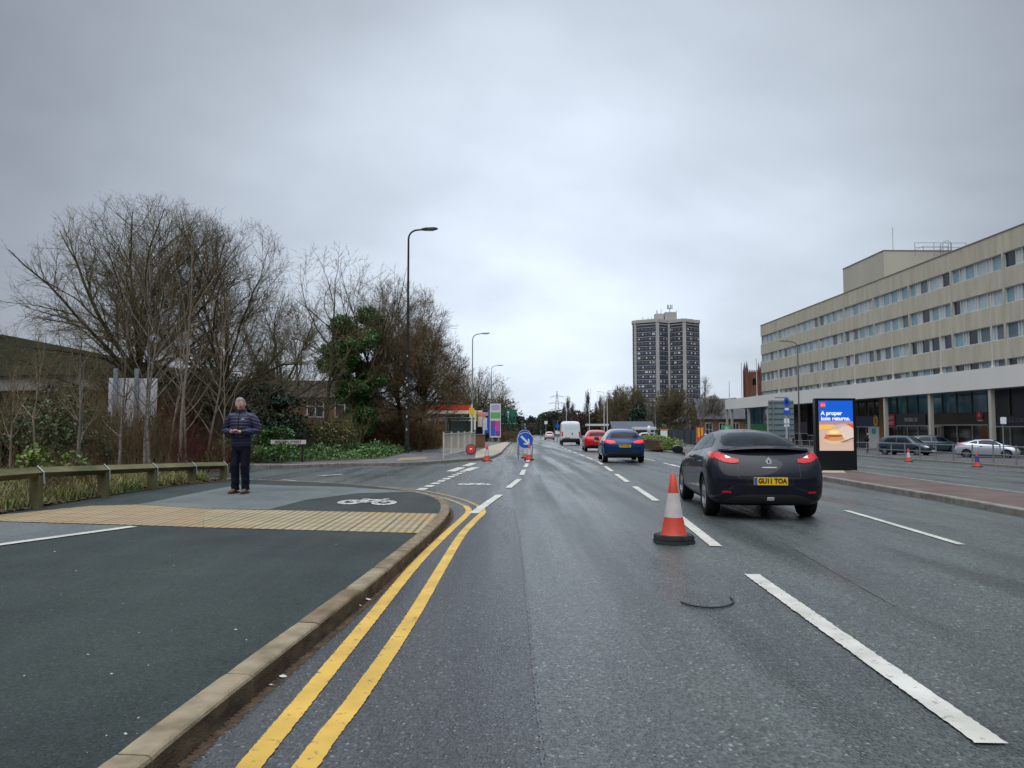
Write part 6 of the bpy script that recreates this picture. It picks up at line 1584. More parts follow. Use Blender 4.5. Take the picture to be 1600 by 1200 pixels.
# litter
m_lit2 = M('litter_white', (.62, .60, .56), .8); 
for k, (px, py, s, lab) in enumerate(((573, 938, .028, 'crumpled white paper scrap in the gutter, the largest'), (562, 947, .018, 'small white curl of litter beside the largest scrap'), (441, 1058, .020, 'white litter scrap lower down the gutter'), (424, 1071, .012, 'tiny white litter scrap nearest the camera by the kerb'), (668, 851, .015, 'white scrap in the gutter before the tactile paving'))):
    x, y = U(px, py, .01); b = MB(); g = random.Random(k); n = 7
    vs = [(math.cos(2 * PI * i / n) * s * g.uniform(.6, 1.4), math.sin(2 * PI * i / n) * s * g.uniform(.4, 1), g.uniform(.002, s * .6)) for i in range(n)] + [(0, 0, s * .7), (0, 0, 0)]
    b.add(vs, [(i, (i + 1) % n, n) for i in range(n)] + [((i + 1) % n, i, n + 1) for i in range(n)], m_lit2); o = b.build('litter_scrap'); o.location = (x, y, gz(x, y) + .010)
    setp(o, lab, 'litter', 'litter by the kerb')
# chewing-gum spots and chips on the pavement
def spot_area(g):
    while True:
        px, py = g.uniform(0, 600), g.uniform(840, 1190)
        if py > 840 and px < 650 - (py - 840) * 1.35: return U(px, py, .12)
debris('pavement_grit', 34, M('grit_pale', (.42, .44, .42), .8), 8, spot_area, .0075, .1205, 'pale specks of grit on the dark pavement', 'grit')
debris('pavement_grit', 60, M('grit_grey', (.30, .31, .30), .8), 9, lambda g: U(g.uniform(700, 1500), g.uniform(830, 1190)), .006, .004, 'pale and dark chippings on the road surface', 'grit')
debris('pavement_grit', 40, m_ink, 10, lambda g: U(g.uniform(750, 1500), g.uniform(830, 1190)), .006, .004, 'dark specks on the road surface', 'grit')

# knee rail ------------------------------------------------------------
m_wood = M('weathered_timber', (0.055, 0.060, 0.024), .9, col2=(0.21, 0.185, 0.10), vscale=3, vamt=.5, bump=.5, bscale=40, detail=8, stretch=(1, .3, 1))
m_strap = M('strap_zinc', (0.40, 0.42, 0.42), .5, metal=.3)
kr = thing('knee_rail_fence', 'low timber knee rail with mossy posts and steel straps along the verge', 'fence', (0, 0, 0))
FP = [(-6.98, 5.9), (-6.95, 7.6), (-6.92, 9.25), (-6.85, 10.95), (-6.83, 12.7), (-6.82, 14.4), (-6.75, 16.0), (-6.62, 17.4)]
rail_z = lambda y: .83 - .034 * (y - 10.9) if y > 10.9 else .83 + .005 * (10.9 - y)
for (x, y) in FP:
    zt = rail_z(y); b = MB(); b.box((x - .07, y - .06, gz(x, y) - .1), (x + .07, y + .06, zt - .105), m_wood, bev=.008); b.build('post', kr)
q = math.sqrt(.5)
for i in range(len(FP) - 1):
    (x0, y0), (x1, y1) = FP[i], FP[i + 1]; g_ = .012
    A0 = Vector((x0, y0 + g_, rail_z(y0) - .075)); A1 = Vector((x1, y1 - g_, rail_z(y1) - .075)); vs = []
    for A in (A0, A1):
        for dx, dz in ((0, .078), (.085, 0), (0, -.078), (-.085, 0)): vs.append(A + Vector((dx, 0, dz)))
    b = MB(); b.add(vs, [(0, 1, 5, 4), (1, 2, 6, 5), (2, 3, 7, 6), (3, 0, 4, 7), (3, 2, 1, 0), (4, 5, 6, 7)], m_wood); b.build('rail', kr)
for (x, y) in FP:
    z = rail_z(y) - .075; b = MB()
    pts = [(x + .112, y, z - .16), (x + .100, y, z - .03), (x + .098, y, z + .004), (x, y, z + .098), (x - .098, y, z + .004), (x - .10, y, z - .16)]
    vs = []
    for (a, _, c_) in pts: vs += [(a, y - .018, c_), (a, y + .018, c_)]
    b.add(vs, [(2 * i, 2 * i + 1, 2 * i + 3, 2 * i + 2) for i in range(5)], m_strap); b.build('strap', kr)
# white sign board on two posts ----------------------------------------------
sb = thing('sign_board', 'back of a white notice board on two grey posts among the trees', 'sign board'); x, y, z = spot(206, 24); sb.location = (x, y, z); sb.rotation_euler = (0, 0, R(10))
m_sbw = M('board_white', (.64, .63, .67), .6, col2=(.52, .51, .55), vscale=1.0)
b = MB(); b.box((-.72, 0, .95), (.72, .04, 2.75), m_sbw); b.build('panel', sb)
for s in (-.5, .12): b = MB(); b.box((s - .06, -.1, -.2), (s + .06, -.002, 3.05), M('post_greyblue', (.22, .26, .30), .5)); b.build('post', sb)
# street name plate --------------------------------------------------------
sn = thing('street_name_sign', 'low street name sign in the ground cover across the side road', 'sign'); x, y = U(450, 721.5, .13); sn.location = (x, y, gz(x, y) + .13); sn.rotation_euler = (0, 0, R(4))
b = MB(); b.box((-.62, 0, .62), (.62, .02, .78), M('nameplate', (.62, .55, .54), .5)); b.box((-.62, -.002, .62), (.62, -.0002, .63), m_ink); b.build('plate', sn)
for s in (-.5, .5): b = MB(); b.box((s - .03, .021, -.1), (s + .03, .06, .75), m_ink); b.build('post', sn)
text('lettering', 'BENTON STREET', .125, m_ink, T(0, -.004, .702) @ FACE_CAM, sn, depth=.002, bold=.002, width=.98)
# street lamps ---------------------------------------------------------------
m_lampb = M('lamp_post_black', (.012, .013, .015), .6, spec=.2, col2=(.05, .05, .05), vscale=4)
m_lampg = M('lamp_post_grey', (.20, .21, .22), .5)
def lamp(label, px, d, py_top, head_dx, mt, off=.12, dirn=1, r=.085, arm=1.0, group='street lamps along the road'):
    x, y, z = gp(px, d); z += off; top = at(px, py_top, d).z
    t = thing('street_lamp', label, 'street lamp', (x, y, z), 0, group); h = top - z
    b = MB(); b.tube([(0, 0, -.1), (0, 0, 1.6)], r * 1.45, mt, 12); b.tube([(0, 0, 1.6), (0, 0, 1.75)], [r * 1.45, r], mt, 12)
    a = arm; pts = [(0, 0, 1.75), (0, 0, h * .5), (0, 0, h - a * .55)]; rad = [r, r * .8, r * .62]
    for k in range(1, 7): t_ = k / 6 * PI / 2; pts.append((dirn * a * .5 * (1 - math.cos(t_)), 0, h - a * .55 + a * .5 * math.sin(t_))); rad.append(r * .58)
    pts.append((dirn * a * .75, 0, h - .03)); rad.append(r * .55)
    b.tube(pts, rad, mt, 10); b.build('post', t, smooth=True)
    b = MB(); L = head_dx; x0 = dirn * a * .7
    vs = []
    for (f, w, zt, zb) in ((0, .07, .05, -.04), (.25, .15, .075, -.06), (.8, .16, .065, -.055), (1, .09, .03, -.03)):
        for sy, zz_ in ((-1, zb), (1, zb), (1, zt), (-1, zt)): vs.append((x0 + dirn * L * f, sy * w * (.7 if zz_ == zt else 1), h - .02 + zz_ + .05 * f))
    fs = [(4 * i + j, 4 * i + (j + 1) % 4, 4 * i + 4 + (j + 1) % 4, 4 * i + 4 + j) for i in range(3) for j in range(4)] + [(3, 2, 1, 0), (12, 13, 14, 15)]
    b.add(vs, fs, mt); hd = b.build('lamp_head', t, smooth=False)
    b = MB(); b.box((x0 + dirn * L * .3 if dirn > 0 else x0 - L * .75, -.10, h - .085), (x0 + L * .75 if dirn > 0 else x0 - L * .3, .10, h - .066), m_clear); b.build('lens', hd)
    return t
l1 = lamp('tall black street lamp in front of the bare trees at the corner', 636, 41, 358, .9, m_lampb, dirn=1, arm=1.0, off=.13)
b = MB(); 
for k, (z, a, w) in enumerate(((1.9, .2, .12), (2.4, -.5, .09), (3.6, .1, .14), (4.0, -.9, .1), (5.2, .4, .1), (1.2, .2, .12), (2.9, .8, .08))):
    b.box((-.05 + .03 * a, -.092 if z > 1.7 else -.13, z), (-.05 + .03 * a + w * .6, -.087 if z > 1.7 else -.124, z + w), M('sticker_remains', (.42, .42, .40), .7))
b.build('sticker', l1)
lamp('second street lamp, above the bus shelter on the left', 738, 82, 521, 1.0, m_lampg, dirn=1, arm=1.3)
lamp('third and faintest street lamp on the left beyond the totem', 768, 130, 571, 1.1, m_lampg, dirn=1, arm=1.3)
lamp('brown street lamp in front of the office block, its arm pointing left', 1249, 76, 533, .9, M('lamp_post_brown', (.10, .09, .085), .5), dirn=-1, arm=1.3)
lamp('thin white lamp post behind the white van', 885, 190, 634, .9, m_frame, dirn=-1, arm=.8)
lamp('thin white lamp post behind the red hatchback', 921, 170, 636, .9, m_frame, dirn=1, arm=.8)
lamp('tall white lamp post above the blue hatchback, left of a pair', 944, 150, 612, .9, m_frame, dirn=-1, arm=.8)
lamp('tall white lamp post above the blue hatchback, right of a pair', 949, 156, 610, .9, m_frame, dirn=1, arm=.8)
lamp('grey lamp post in front of the tower block trees', 1024, 130, 618, .8, m_lampg, dirn=1, arm=.8)
lamp('grey lamp post left of the brick hall', 1078, 140, 606, .8, m_lampg, dirn=1, arm=.8)
# blue arrow signs -------------------------------------------------------------
m_signblue = M('sign_blue', (0.012, 0.10, 0.55), .4); m_signw = M('sign_white', (.72, .76, .82), .4)
def arrow_sign(label, x, y, zc, r, rz=0, legs=True):
    t = thing('roadworks_arrow_sign', label, 'road sign', (x, y, gz(x, y)), rz, 'blue arrow signs at the roadworks')
    n = 36; b = MB(); b.prism([(r * math.cos(2 * PI * k / n), r * math.sin(2 * PI * k / n)) for k in range(n)], .02, m_signblue, T(0, 0, zc) @ FACE_CAM); d = b.build('disc', t)
    b = MB(); n2 = n; vs = []
    for k in range(n):
        a = 2 * PI * k / n
        for rr in (r * .93, r * .985): vs.append((rr * math.cos(a), -.0235, zc + rr * math.sin(a)))
    b.add(vs, [(2 * k, 2 * k + 1, (2 * k + 3) % (2 * n), (2 * k + 2) % (2 * n)) for k in range(n)], m_signw); b.build('border', d)
    A = T(0, -.024, zc) @ FACE_CAM @ Matrix.Rotation(R(-45), 4, 'Z')
    b = MB(); w = r * .13
    b.prism([(-r * .72, -w), (r * .30, -w), (r * .02, -r * .42), (r * .26, -r * .42), (r * .74, 0), (r * .26, r * .42), (r * .02, r * .42), (r * .30, w), (-r * .72, w)], .004, m_signw, A); b.build('arrow', d)
    b = MB()
    for s in (-1, 1): b.tube([(s * r * .82, -.14, 0), (s * r * .82, .03, zc + r * .55)], .022, m_steel, 8); b.tube([(s * r * .82, .5, 0), (s * r * .82, .05, zc + r * .55)], .022, m_steel, 8)
    b.tube([(-r * .82, -.05, .25), (r * .82, -.05, .25)], .018, m_steel, 8); b.tube([(-r * .82, .04, zc + r * .55), (r * .82, .04, zc + r * .55)], .018, m_steel, 8)
    b.build('frame', t); return t
x, y = U(822, 719)
arrow_sign('blue disc with a white arrow pointing down right behind the cones', x - .02, y + .7, .93, .41)
arrow_sign('blue arrow disc half hidden behind the nearer arrow sign', x + .05, y + 7.5, 1.08, .40, R(8))
# red disc leaning on the guardrail -----------------------------------------------
GRA, GRB = U(693, 716, .13), U(742, 706.5, .13)
gx0, gy0 = GRA; gx1, gy1 = GRB; gl = math.hypot(gx1 - gx0, gy1 - gy0); ga = math.atan2(gy1 - gy0, gx1 - gx0)
gr = thing('pedestrian_guardrail', 'pale grey guardrail panels with vertical bars at the side-road corner', 'guardrail', (gx0, gy0, gz(gx0, gy0) + .12), ga)
m_grp = M('guardrail_paint', (.56, .53, .47), .6, col2=(.44, .42, .37), vscale=2)
np_ = max(2, int(gl / 2.0))
for k in range(np_ + 1): b = MB(); b.box((gl * k / np_ - .03, -.03, -.1), (gl * k / np_ + .03, .03, 1.18), m_grp); b.build('post', gr)
for k in range(np_):
    a0, a1 = gl * k / np_ + .04, gl * (k + 1) / np_ - .04; b = MB(); b.box((a0, -.02, 1.06), (a1, .02, 1.11), m_grp); b.box((a0, -.02, .12), (a1, .02, .16), m_grp)
    nn = int((a1 - a0) / .28)
    for q_ in range(1, nn): xx = a0 + (a1 - a0) * q_ / nn; b.box((xx - .012, -.012, .161), (xx + .012, .012, 1.059), m_grp)
    b.build('panel', gr)
t = thing('stop_works_disc', 'round red sign with a dark rim leaning at the end of the guardrail', 'road sign'); x, y = U(736, 711, .12); t.location = (x, y - .1, gz(x, y) + .12); t.rotation_euler = (R(-12), 0, 0)
b = MB(); b.lathe([(.28, 0), (.28, .06), (.25, .07), (.0005, .07)], m_black, 28, T(0, 0, .30) @ FACE_CAM); b.build('rim', t)
b = MB(); b.lathe([(.0005, 0.073), (.22, .073), (.22, .071)], M('disc_red', (.50, .02, .02), .4), 28, T(0, 0, .30) @ FACE_CAM, caps=False); b.build('face', t)
b = MB(); b.box((-.06, -.085, .28), (.06, -.075, .34), m_signw); b.build('symbol', t)
b = MB(); b.box((-.2, 0, 0), (-.16, .3, .05), m_black); b.box((.16, 0, 0), (.2, .3, .05), m_black); b.build('foot', t)
# bus shelter -------------------------------------------------------------------
bs = thing('bus_shelter', 'dark framed bus shelter with glass panels behind the guardrail', 'bus shelter'); x, y, z = gp(719, 62); bs.location = (x, y, z + .12)
m_sh = M('shelter_paint', (.022, .04, .035), .5)
b = MB()
for sx in (-.95, .95):
    for sy in (0, 1.3): b.box((sx - .05, sy - .05, 0), (sx + .05, sy + .05, 2.199), m_sh)
b.build('post', bs)
b = MB(); b.box((-1.1, -.25, 2.2), (1.1, 1.5, 2.36), m_sh, bev=.02); b.build('roof', bs)
b = MB(); b.box((-.88, 1.28, .25), (.88, 1.30, 2.1), M('shelter_glass', (.30, .34, .34), .1)); b.box((-.97, .1, .25), (-.955, 1.2, 2.1), M('shelter_glass', (.30, .34, .34), .1)); b.build('glass_panel', bs)
b = MB(); b.box((-.7, .95, .48), (.7, 1.2, .54), m_sh); b.box((-.6, 1.0, 0), (-.55, 1.1, .479), m_sh); b.box((.55, 1.0, 0), (.6, 1.1, .479), m_sh); b.build('bench', bs)
b = MB(); b.box((.96, .1, .4), (1.06, 1.2, 2.1), m_ink); b.build('advert_case', bs)
def pole(name, label, px, d, h, mt, r=.05, cat='post', extra=None, off=.12):
    x, y, z = gp(px, d); t = thing(name, label, cat, (x, y, z + off)); b = MB(); b.tube([(0, 0, -.1), (0, 0, h)], r, mt, 10); b.build('pole', t, smooth=True)
    if extra: extra(t)
    return t
def flagp(t, z, w, h, mt, nm='sign_plate'): b = MB(); b.box((-w / 2, -.08, z), (w / 2, -.055, z + h), mt); b.build(nm, t)
pole('bus_stop_pole', 'white bus stop pole at the right end of the bus shelter', 737, 60, 3.4, m_frame, .07, 'pole', lambda t: flagp(t, 2.6, .42, .5, m_plate_y))
pole('sign_pole', 'thin white pole between the bus stop and the price totem', 756, 68, 2.9, m_frame, .05, 'pole', lambda t: flagp(t, 2.5, .3, .35, M('plate_pink', (.55, .22, .2), .5)))
def dirsign(t):
    b = MB(); b.box((-.2, -.1, 2.2), (2.1, -.05, 4.6), M('direction_green', (.01, .16, .10), .5)); b.build('panel', t)
    b = MB(); b.tube([(1.9, 0, -.1), (1.9, 0, 4.6)], .07, m_steel, 8); b.build('pole', t)
    b = MB(); b.box((-.1, -.12, 2.5), (2.0, -.105, 2.6), m_signw); b.box((.9, -.121, 2.7), (1.0, -.106, 4.2), m_signw); b.prism([(.75, 4.1), (1.15, 4.1), (.95, 4.45)], .01, m_signw, T(0, -.11, 0) @ FACE_CAM); b.build('arrow', t)
pole('direction_sign', 'green direction sign with white arrows beyond the petrol station', 784, 112, 4.6, m_steel, .07, 'road sign', dirsign)
# traffic signals in the distance
def signal(t):
    b = MB(); b.box((-.2, -.2, 2.1), (.2, .1, 3.2), m_black); b.build('signal_head', t)
    b = MB(); b.box((-.34, -.02, 1.95), (.34, .0, 3.35), m_ink); b.build('backboard', t)
pole('traffic_signal', 'traffic signal post left of the far pale car', 845, 165, 3.2, m_steel, .07, 'traffic light', signal)
pole('traffic_signal', 'traffic signal post just left of the white van', 866, 120, 3.2, m_steel, .07, 'traffic light', signal)
pole('road_sign', 'round white road sign on a post left of the white van', 853, 150, 3.6, m_steel, .07, 'road sign', lambda t: flagp(t, 2.9, .6, .6, m_signw))
def ksl(t):
    n = 24; b = MB(); b.prism([(.28 * math.cos(2 * PI * k / n), .28 * math.sin(2 * PI * k / n)) for k in range(n)], .03, m_signblue, T(0, -.08, 2.1) @ FACE_CAM); b.build('disc', t)
    b = MB(); b.box((-.3, -.1, 1.0), (.3, -.06, 1.5), m_signw); b.build('plate', t)
pole('keep_left_sign', 'blue round sign with a white plate beside the van on the median', 871, 104, 2.9, m_steel, .05, 'road sign', ksl)
# digital advert kiosk ------------------------------------------------------------
x, y = U(1308, 735, .12)
kz = thing('advert_kiosk', 'black free-standing advert screen showing a blue and peach food poster on the median', 'advert screen', (x, y, gz(x, y) + .12), R(-2))
m_kb = M('kiosk_black', (.008, .009, .011), .25)
b = MB(); b.box((-.635, 0, 0), (.635, .24, 2.28), m_kb, bev=.015); b.build('casing', kz)
def scr(nm, c_): return M(nm, tuple(q ** 1.12 for q in c_), .3, emit=.5)
b = MB(); b.box((-.53, -.006, .62), (.53, -.0005, 2.20), scr('screen_peach', (.60, .44, .36))); s_ = b.build('screen', kz)
def art(pts, mt, z, nm='artwork'): b = MB(); b.prism(pts, .002, mt, T(0, -.006 - z, 0) @ FACE_CAM); return b.build(nm, s_)
ell = lambda cx_, cy_, rx, ry, n=26, a0=0, a1=360: [(cx_ + rx * math.cos(R(a0 + (a1 - a0) * k / n)), cy_ + ry * math.sin(R(a0 + (a1 - a0) * k / n))) for k in range(n + (a1 - a0 < 360))]
art([(-.53, 1.55), (.53, 1.55), (.53, 2.20), (-.53, 2.20)], scr('screen_blue', (.012, .13, .62)), .001)
art([(-.53, 1.40), (-.1, 1.42), (.2, 1.48), (.53, 1.46), (.53, 1.549), (-.53, 1.549)], scr('screen_dusk', (.42, .28, .36)), .001)
art([(-.53, 1.28), (-.22, 1.30), (.0, 1.40), (-.1, 1.45), (-.53, 1.44)], scr('screen_amber', (.85, .48, .12)), .002)
art(ell(-.02, .95, .40, .14), scr('screen_plate', (.66, .48, .34)), .003)
art(ell(-.05, 1.03, .32, .10), scr('screen_muffin_base', (.62, .30, .12)), .005)
art([(-.40, 1.00), (-.34, 1.12), (-.2, 1.20), (-.05, 1.10), (-.30, .98)], scr('screen_bacon', (.60, .16, .10)), .006)
art(ell(-.03, 1.10, .27, .045), scr('screen_filling', (.28, .12, .04)), .008)
art(ell(-.03, 1.12, .27, .17, 26, 0, 180), scr('screen_bun', (.78, .52, .22)), .010)
art(ell(-.06, 1.20, .16, .06), scr('screen_bun_top', (.88, .68, .36)), .013)
art([(.53, 1.44), (.20, 1.38), (.08, 1.28), (.16, 1.12), (.24, .98), (.36, .92), (.53, .98)], scr('screen_wrapper', (.70, .56, .48)), .015)
art([(.10, .90), (.20, .92), (.53, 1.04), (.53, 1.00), (.22, .885)], scr('screen_shadow', (.22, .13, .10)), .017)
art([(.53, 1.46), (.30, 1.47), (.36, 1.43), (.48, 1.36), (.53, 1.30)], scr('screen_finger', (.58, .12, .07)), .018)
art([(-.48, 2.00), (-.32, 2.00), (-.32, 2.14), (-.48, 2.14)], scr('screen_red', (.72, .08, .06)), .002)
A = T(-.40, -.0105, 2.07) @ FACE_CAM
text('emblem', 'm', .16, scr('screen_orange', (.90, .40, .10)), A, s_, depth=.001, bold=.004)
text('lettering', 'A proper', .175, scr('screen_white', (.85, .88, .95)), T(-.47, -.0105, 1.80) @ FACE_CAM, s_, depth=.001, align='LEFT', bold=.006)
text('lettering', 'icon returns.', .175, scr('screen_white', (.85, .88, .95)), T(-.47, -.0105, 1.63) @ FACE_CAM, s_, depth=.001, align='LEFT', bold=.006)
# backs of the direction sign on the right -----------------------------------------------
ds = thing('direction_sign', 'ribbed grey-blue back of a large direction sign left of the advert screen', 'road sign'); x, y, z = gp(1221, 76); ds.location = (x, y, z + .12)
m_dsb = M('sign_back_greyblue', (.13, .18, .20), .5, col2=(.19, .25, .27), vscale=.8)
b = MB(); b.box((-1.28, 0, 1.15), (1.28, .04, 4.95), m_dsb); b.build('panel', ds)
b = MB()
for k in range(7): b.box((-1.26, -.05, 1.4 + k * .55), (1.26, -.002, 1.47 + k * .55), M('sign_rib', (.07, .10, .11), .5))
b.build('rib', ds)
for s in (-.85, .72): b = MB(); b.tube([(s, -.1, -.1), (s, -.1, 5.0)], .06, m_lampg, 8); b.build('post', ds)
cc = pole('camera_sign_pole', 'grey pole carrying two small blue signs and a white plate', 1229, 72, 5.0, M('pole_pale', (.36, .38, .40), .5), .10, 'sign pole', lambda t: (flagp(t, 2.6, .5, .45, m_signw), flagp(t, 2.3, .5, .18, m_signw)))
b = MB(); b.prism(ell(0, 4.6, .30, .42), .03, m_signblue, T(0, -.13, 0) @ FACE_CAM); b.prism(ell(0, 3.75, .32, .36), .03, m_signblue, T(0, -.13, 0) @ FACE_CAM); b.build('blue_sign', cc)
b = MB(); b.prism(ell(0, 3.95, .22, .12), .01, m_signw, T(0, -.162, 0) @ FACE_CAM); b.prism(ell(0, 4.62, .12, .2), .01, m_ink, T(0, -.162, 0) @ FACE_CAM); b.build('symbol', cc)
b = MB(); b.box((-1.1, -.05, 5.0), (.2, .05, 5.1), m_lampg); b.build('arm', cc)
# right-hand pedestrian guardrail ------------------------------------------------------
rg = thing('roadside_railing', 'low galvanised railing along the forecourt kerb in front of the parked cars', 'railing', (0, 0, 0))
RG = []
y_ = 30.0
while y_ < 76: RG.append((26.55 + (0 if y_ < 38 else (y_ - 38) * .03), y_)); y_ += 2.0
for (x, y) in RG: b = MB(); b.box((x - .03, y - .03, gz(x, y) + .0), (x + .03, y + .03, gz(x, y) + 1.15), m_steel); b.build('post', rg)
for i in range(len(RG) - 1):
    (x0, y0), (x1, y1) = RG[i], RG[i + 1]; b = MB()
    for z in (1.08, .62): b.tube([(x0, y0 + .035, gz(x0, y0) + z), (x1, y1 - .035, gz(x1, y1) + z)], .022, m_steel, 6)
    b.build('rail', rg)
pole('parking_sign', 'small white sign on a thin post in front of the silver coupe', 1567, 47, 2.7, m_steel, .035, 'road sign', lambda t: flagp(t, 2.25, .36, .42, m_signw))
# dark railings and a banner behind the near coupe
fr = thing('site_fence', 'dark mesh fence beyond the median hedge', 'fence'); x, y, z = gp(1068, 100); fr.location = (x, y, z + .1)
b = MB(); b.box((-1.6, 0, .1), (1.8, .05, 2.0), M('fence_mesh', (.035, .05, .06), .6)); b.build('panel', fr)
b = MB(); 
for k in range(5): b.box((-1.65 + k * .85, -.05, 0), (-1.57 + k * .85, -.002, 2.05), m_black)
b.build('post', fr)
bn2 = thing('feather_banner', 'red and yellow banner between the fence and the near coupe', 'banner'); x, y, z = gp(1094, 92); bn2.location = (x, y, z + .1)
b = MB(); b.box((-.48, 0, .4), (.48, .03, 2.3), M('banner_red', (.55, .06, .04), .6)); b.build('banner', bn2)
b = MB(); b.box((-.3, -.01, 1.1), (-.08, -.002, 2.2), m_plate_y); b.box((.12, -.01, 1.3), (.3, -.002, 2.2), m_plate_y); b.build('stripe', bn2)
b = MB(); b.tube([(-.48, .015, 0), (-.48, .015, 2.5)], .03, m_steel, 6); b.tube([(.48, .015, 0), (.48, .015, 2.5)], .03, m_steel, 6); b.build('post', bn2)
# white marquee-like stand at the kiosk
gz_ = thing('forecourt_gazebo', 'white flat-topped stand beyond the hedge between the kiosk and the hall', 'gazebo'); x, y, z = gp(1008, 108); gz_.location = (x, y, z)
b = MB(); b.box((-1.6, 0, 2.0), (1.6, 2, 2.4), m_frame, bev=.03); b.build('roof', gz_)
for s in (-1.4, 1.3): b = MB(); b.box((s, .1, 0), (s + .1, .2, 1.999), m_frame); b.build('post', gz_)
st2 = thing('pale_statue_post', 'white post with a rounded top beside the white stand', 'post'); x, y, z = gp(1014, 100); st2.location = (x, y, z)
b = MB(); b.lathe([(.2, 0), (.18, 1.6), (.26, 1.8), (.28, 2.1), (.18, 2.4), (.02, 2.5)], m_frame, 14); b.build('post', st2, smooth=True)
wl = thing('white_sign_stand', 'white and pale blue boards right of the white post', 'board'); x, y, z = gp(1038, 100); wl.location = (x, y, z)
b = MB(); b.box((-.5, 0, .7), (.4, .05, 1.9), m_signw); b.build('board', wl); b = MB(); b.box((-.5, -.01, 1.9), (.5, .04, 2.1), M('board_orange', (.6, .25, .08), .5)); b.build('header', wl)
b = MB(); b.box((-.45, 0, 0), (-.38, .05, .699), m_steel); b.box((.3, 0, 0), (.37, .05, .699), m_steel); b.build('leg', wl)
# low white canopy beyond the red car
lc = thing('car_port', 'low white flat canopy beyond the red hatchback', 'canopy'); x, y, z = gp(936, 135); lc.location = (x, y, z)
b = MB(); b.box((-2.2, 0, 2.7), (3.4, 3, 3.05), m_frame); b.build('roof', lc)
for s in (-2, 0.5, 3.1): b = MB(); b.box((s, .2, 0), (s + .12, .3, 2.699), m_steel); b.build('post', lc)
# brick garden walls left
bw = thing('brick_wall', 'low brick boundary wall behind the bus shelter and guardrail', 'wall'); x, y, z = gp(684, 56); bw.location = (x, y, z + .1)
b = MB(); b.box((-.9, 0, 0), (3.5, .25, .95), m_brick); b.build('wall', bw); b = MB(); b.box((-.95, -.04, .952), (3.55, .29, 1.02), m_kerb2); b.build('coping', bw)
rf = thing('red_fence_panel', 'rusty red fence panel at the end of the beech hedge', 'fence'); x, y, z = gp(674, 58); rf.location = (x, y, z + .1)
b = MB(); b.box((-.9, 0, 0), (.2, .06, 1.9), M('rust_red', (.22, .05, .03), .8, col2=(.14, .04, .03), vscale=2)); b.build('panel', rf); b = MB(); b.box((.2, -.03, 0), (.3, .09, 2.0), m_steel); b.build('post', rf)
# electricity pylon -------------------------------------------------------------------
py_ = thing('electricity_pylon', 'lattice electricity pylon on the skyline above the far trees', 'pylon'); x = (870.5 - 800) / 1182 * 800; py_.location = (x, 800, -6)
m_pyl = M('pylon_steel', (.16, .18, .20), .6)
b = MB(); H_ = 47; wf = lambda z: 4.2 * (1 - z / H_) ** 1.15 + .35
for sx in (-1, 1):
    for sy in (-1, 1):
        b.tube([(sx * wf(z), sy * wf(z), z) for z in (0, 10, 20, 30, 40, 46)], .16, m_pyl, 4)
b.build('leg', py_)
b = MB(); zs = [0, 7, 13, 18.5, 23, 27, 30.5, 34, 37, 40, 43]
for z0, z1 in zip(zs[:-1], zs[1:]):
    for sy in (-1, 1): b.tube([(-wf(z0), sy * wf(z0), z0), (wf(z1), sy * wf(z1), z1)], .09, m_pyl, 3); b.tube([(wf(z0), sy * wf(z0), z0), (-wf(z1), sy * wf(z1), z1)], .09, m_pyl, 3)
b.build('bracing', py_)
for z, w in ((26, 7.5), (33, 8.5), (40, 6.5)):
    b = MB(); b.tube([(-w, 0, z), (0, 0, z + 1.8), (w, 0, z)], .14, m_pyl, 4); b.tube([(-w, 0, z), (w, 0, z)], .14, m_pyl, 4)
    for s in (-1, 1): b.tube([(s * w, 0, z), (s * w, 0, z - 2.4)], .12, m_pyl, 4)
    b.build('crossarm', py_)
# ------------------------------------------------------------------ people
m_skin = M('skin', (0.72, 0.43, 0.34), .5, col2=(0.58, 0.31, 0.23), vscale=8)
m_brow = M('brow_hair', (.16, .10, .08), .8)
m_hair = M('hair_grey', (0.12, 0.11, 0.105), .8, col2=(0.34, 0.32, 0.31), vscale=30, bump=.5, bscale=80)
def skin_part(pts, edges, root, sub=2, extra=None, remesh=None, flat=None):
    """pts: name -> (co, rx[, ry])"""
    names = list(pts); me = bpy.data.meshes.new('sk'); me.from_pydata([pts[n][0] for n in names], [(names.index(a), names.index(b_)) for a, b_ in edges], [])
    o = temp_obj(me); o.modifiers.new('skin', 'SKIN')
    if not me.skin_vertices: 
        bm = bmesh.new(); bm.from_mesh(me); bm.verts.layers.skin.verify(); bm.to_mesh(me); bm.free()
    for n, sv in zip(names, me.skin_vertices[0].data):
        r = pts[n][1:]; sv.radius = (r[0], r[-1]); sv.use_root = (n == root); sv.use_loose = False
    ss = o.modifiers.new('s', 'SUBSURF'); ss.levels = sub; ss.render_levels = sub
    m2 = eval_mesh(o); bpy.data.objects.remove(o)
    V = [v.co.copy() for v in m2.vertices]; F = [tuple(p.vertices) for p in m2.polygons]
    return V, F
def fuse(parts, voxel, smooth=4):
    me = bpy.data.meshes.new('f'); V = []; F = []
    for v, f in parts: b_ = len(V); V += v; F += [tuple(b_ + i for i in q) for q in f]
    me.from_pydata([tuple(v) for v in V], [], F); o = temp_obj(me)
    md = o.modifiers.new('r', 'REMESH'); md.mode = 'VOXEL'; md.voxel_size = voxel; md.use_smooth_shade = True
    if smooth: sm = o.modifiers.new('sm', 'SMOOTH'); sm.iterations = smooth; sm.factor = .5
    m2 = eval_mesh(o); bpy.data.objects.remove(o); return m2
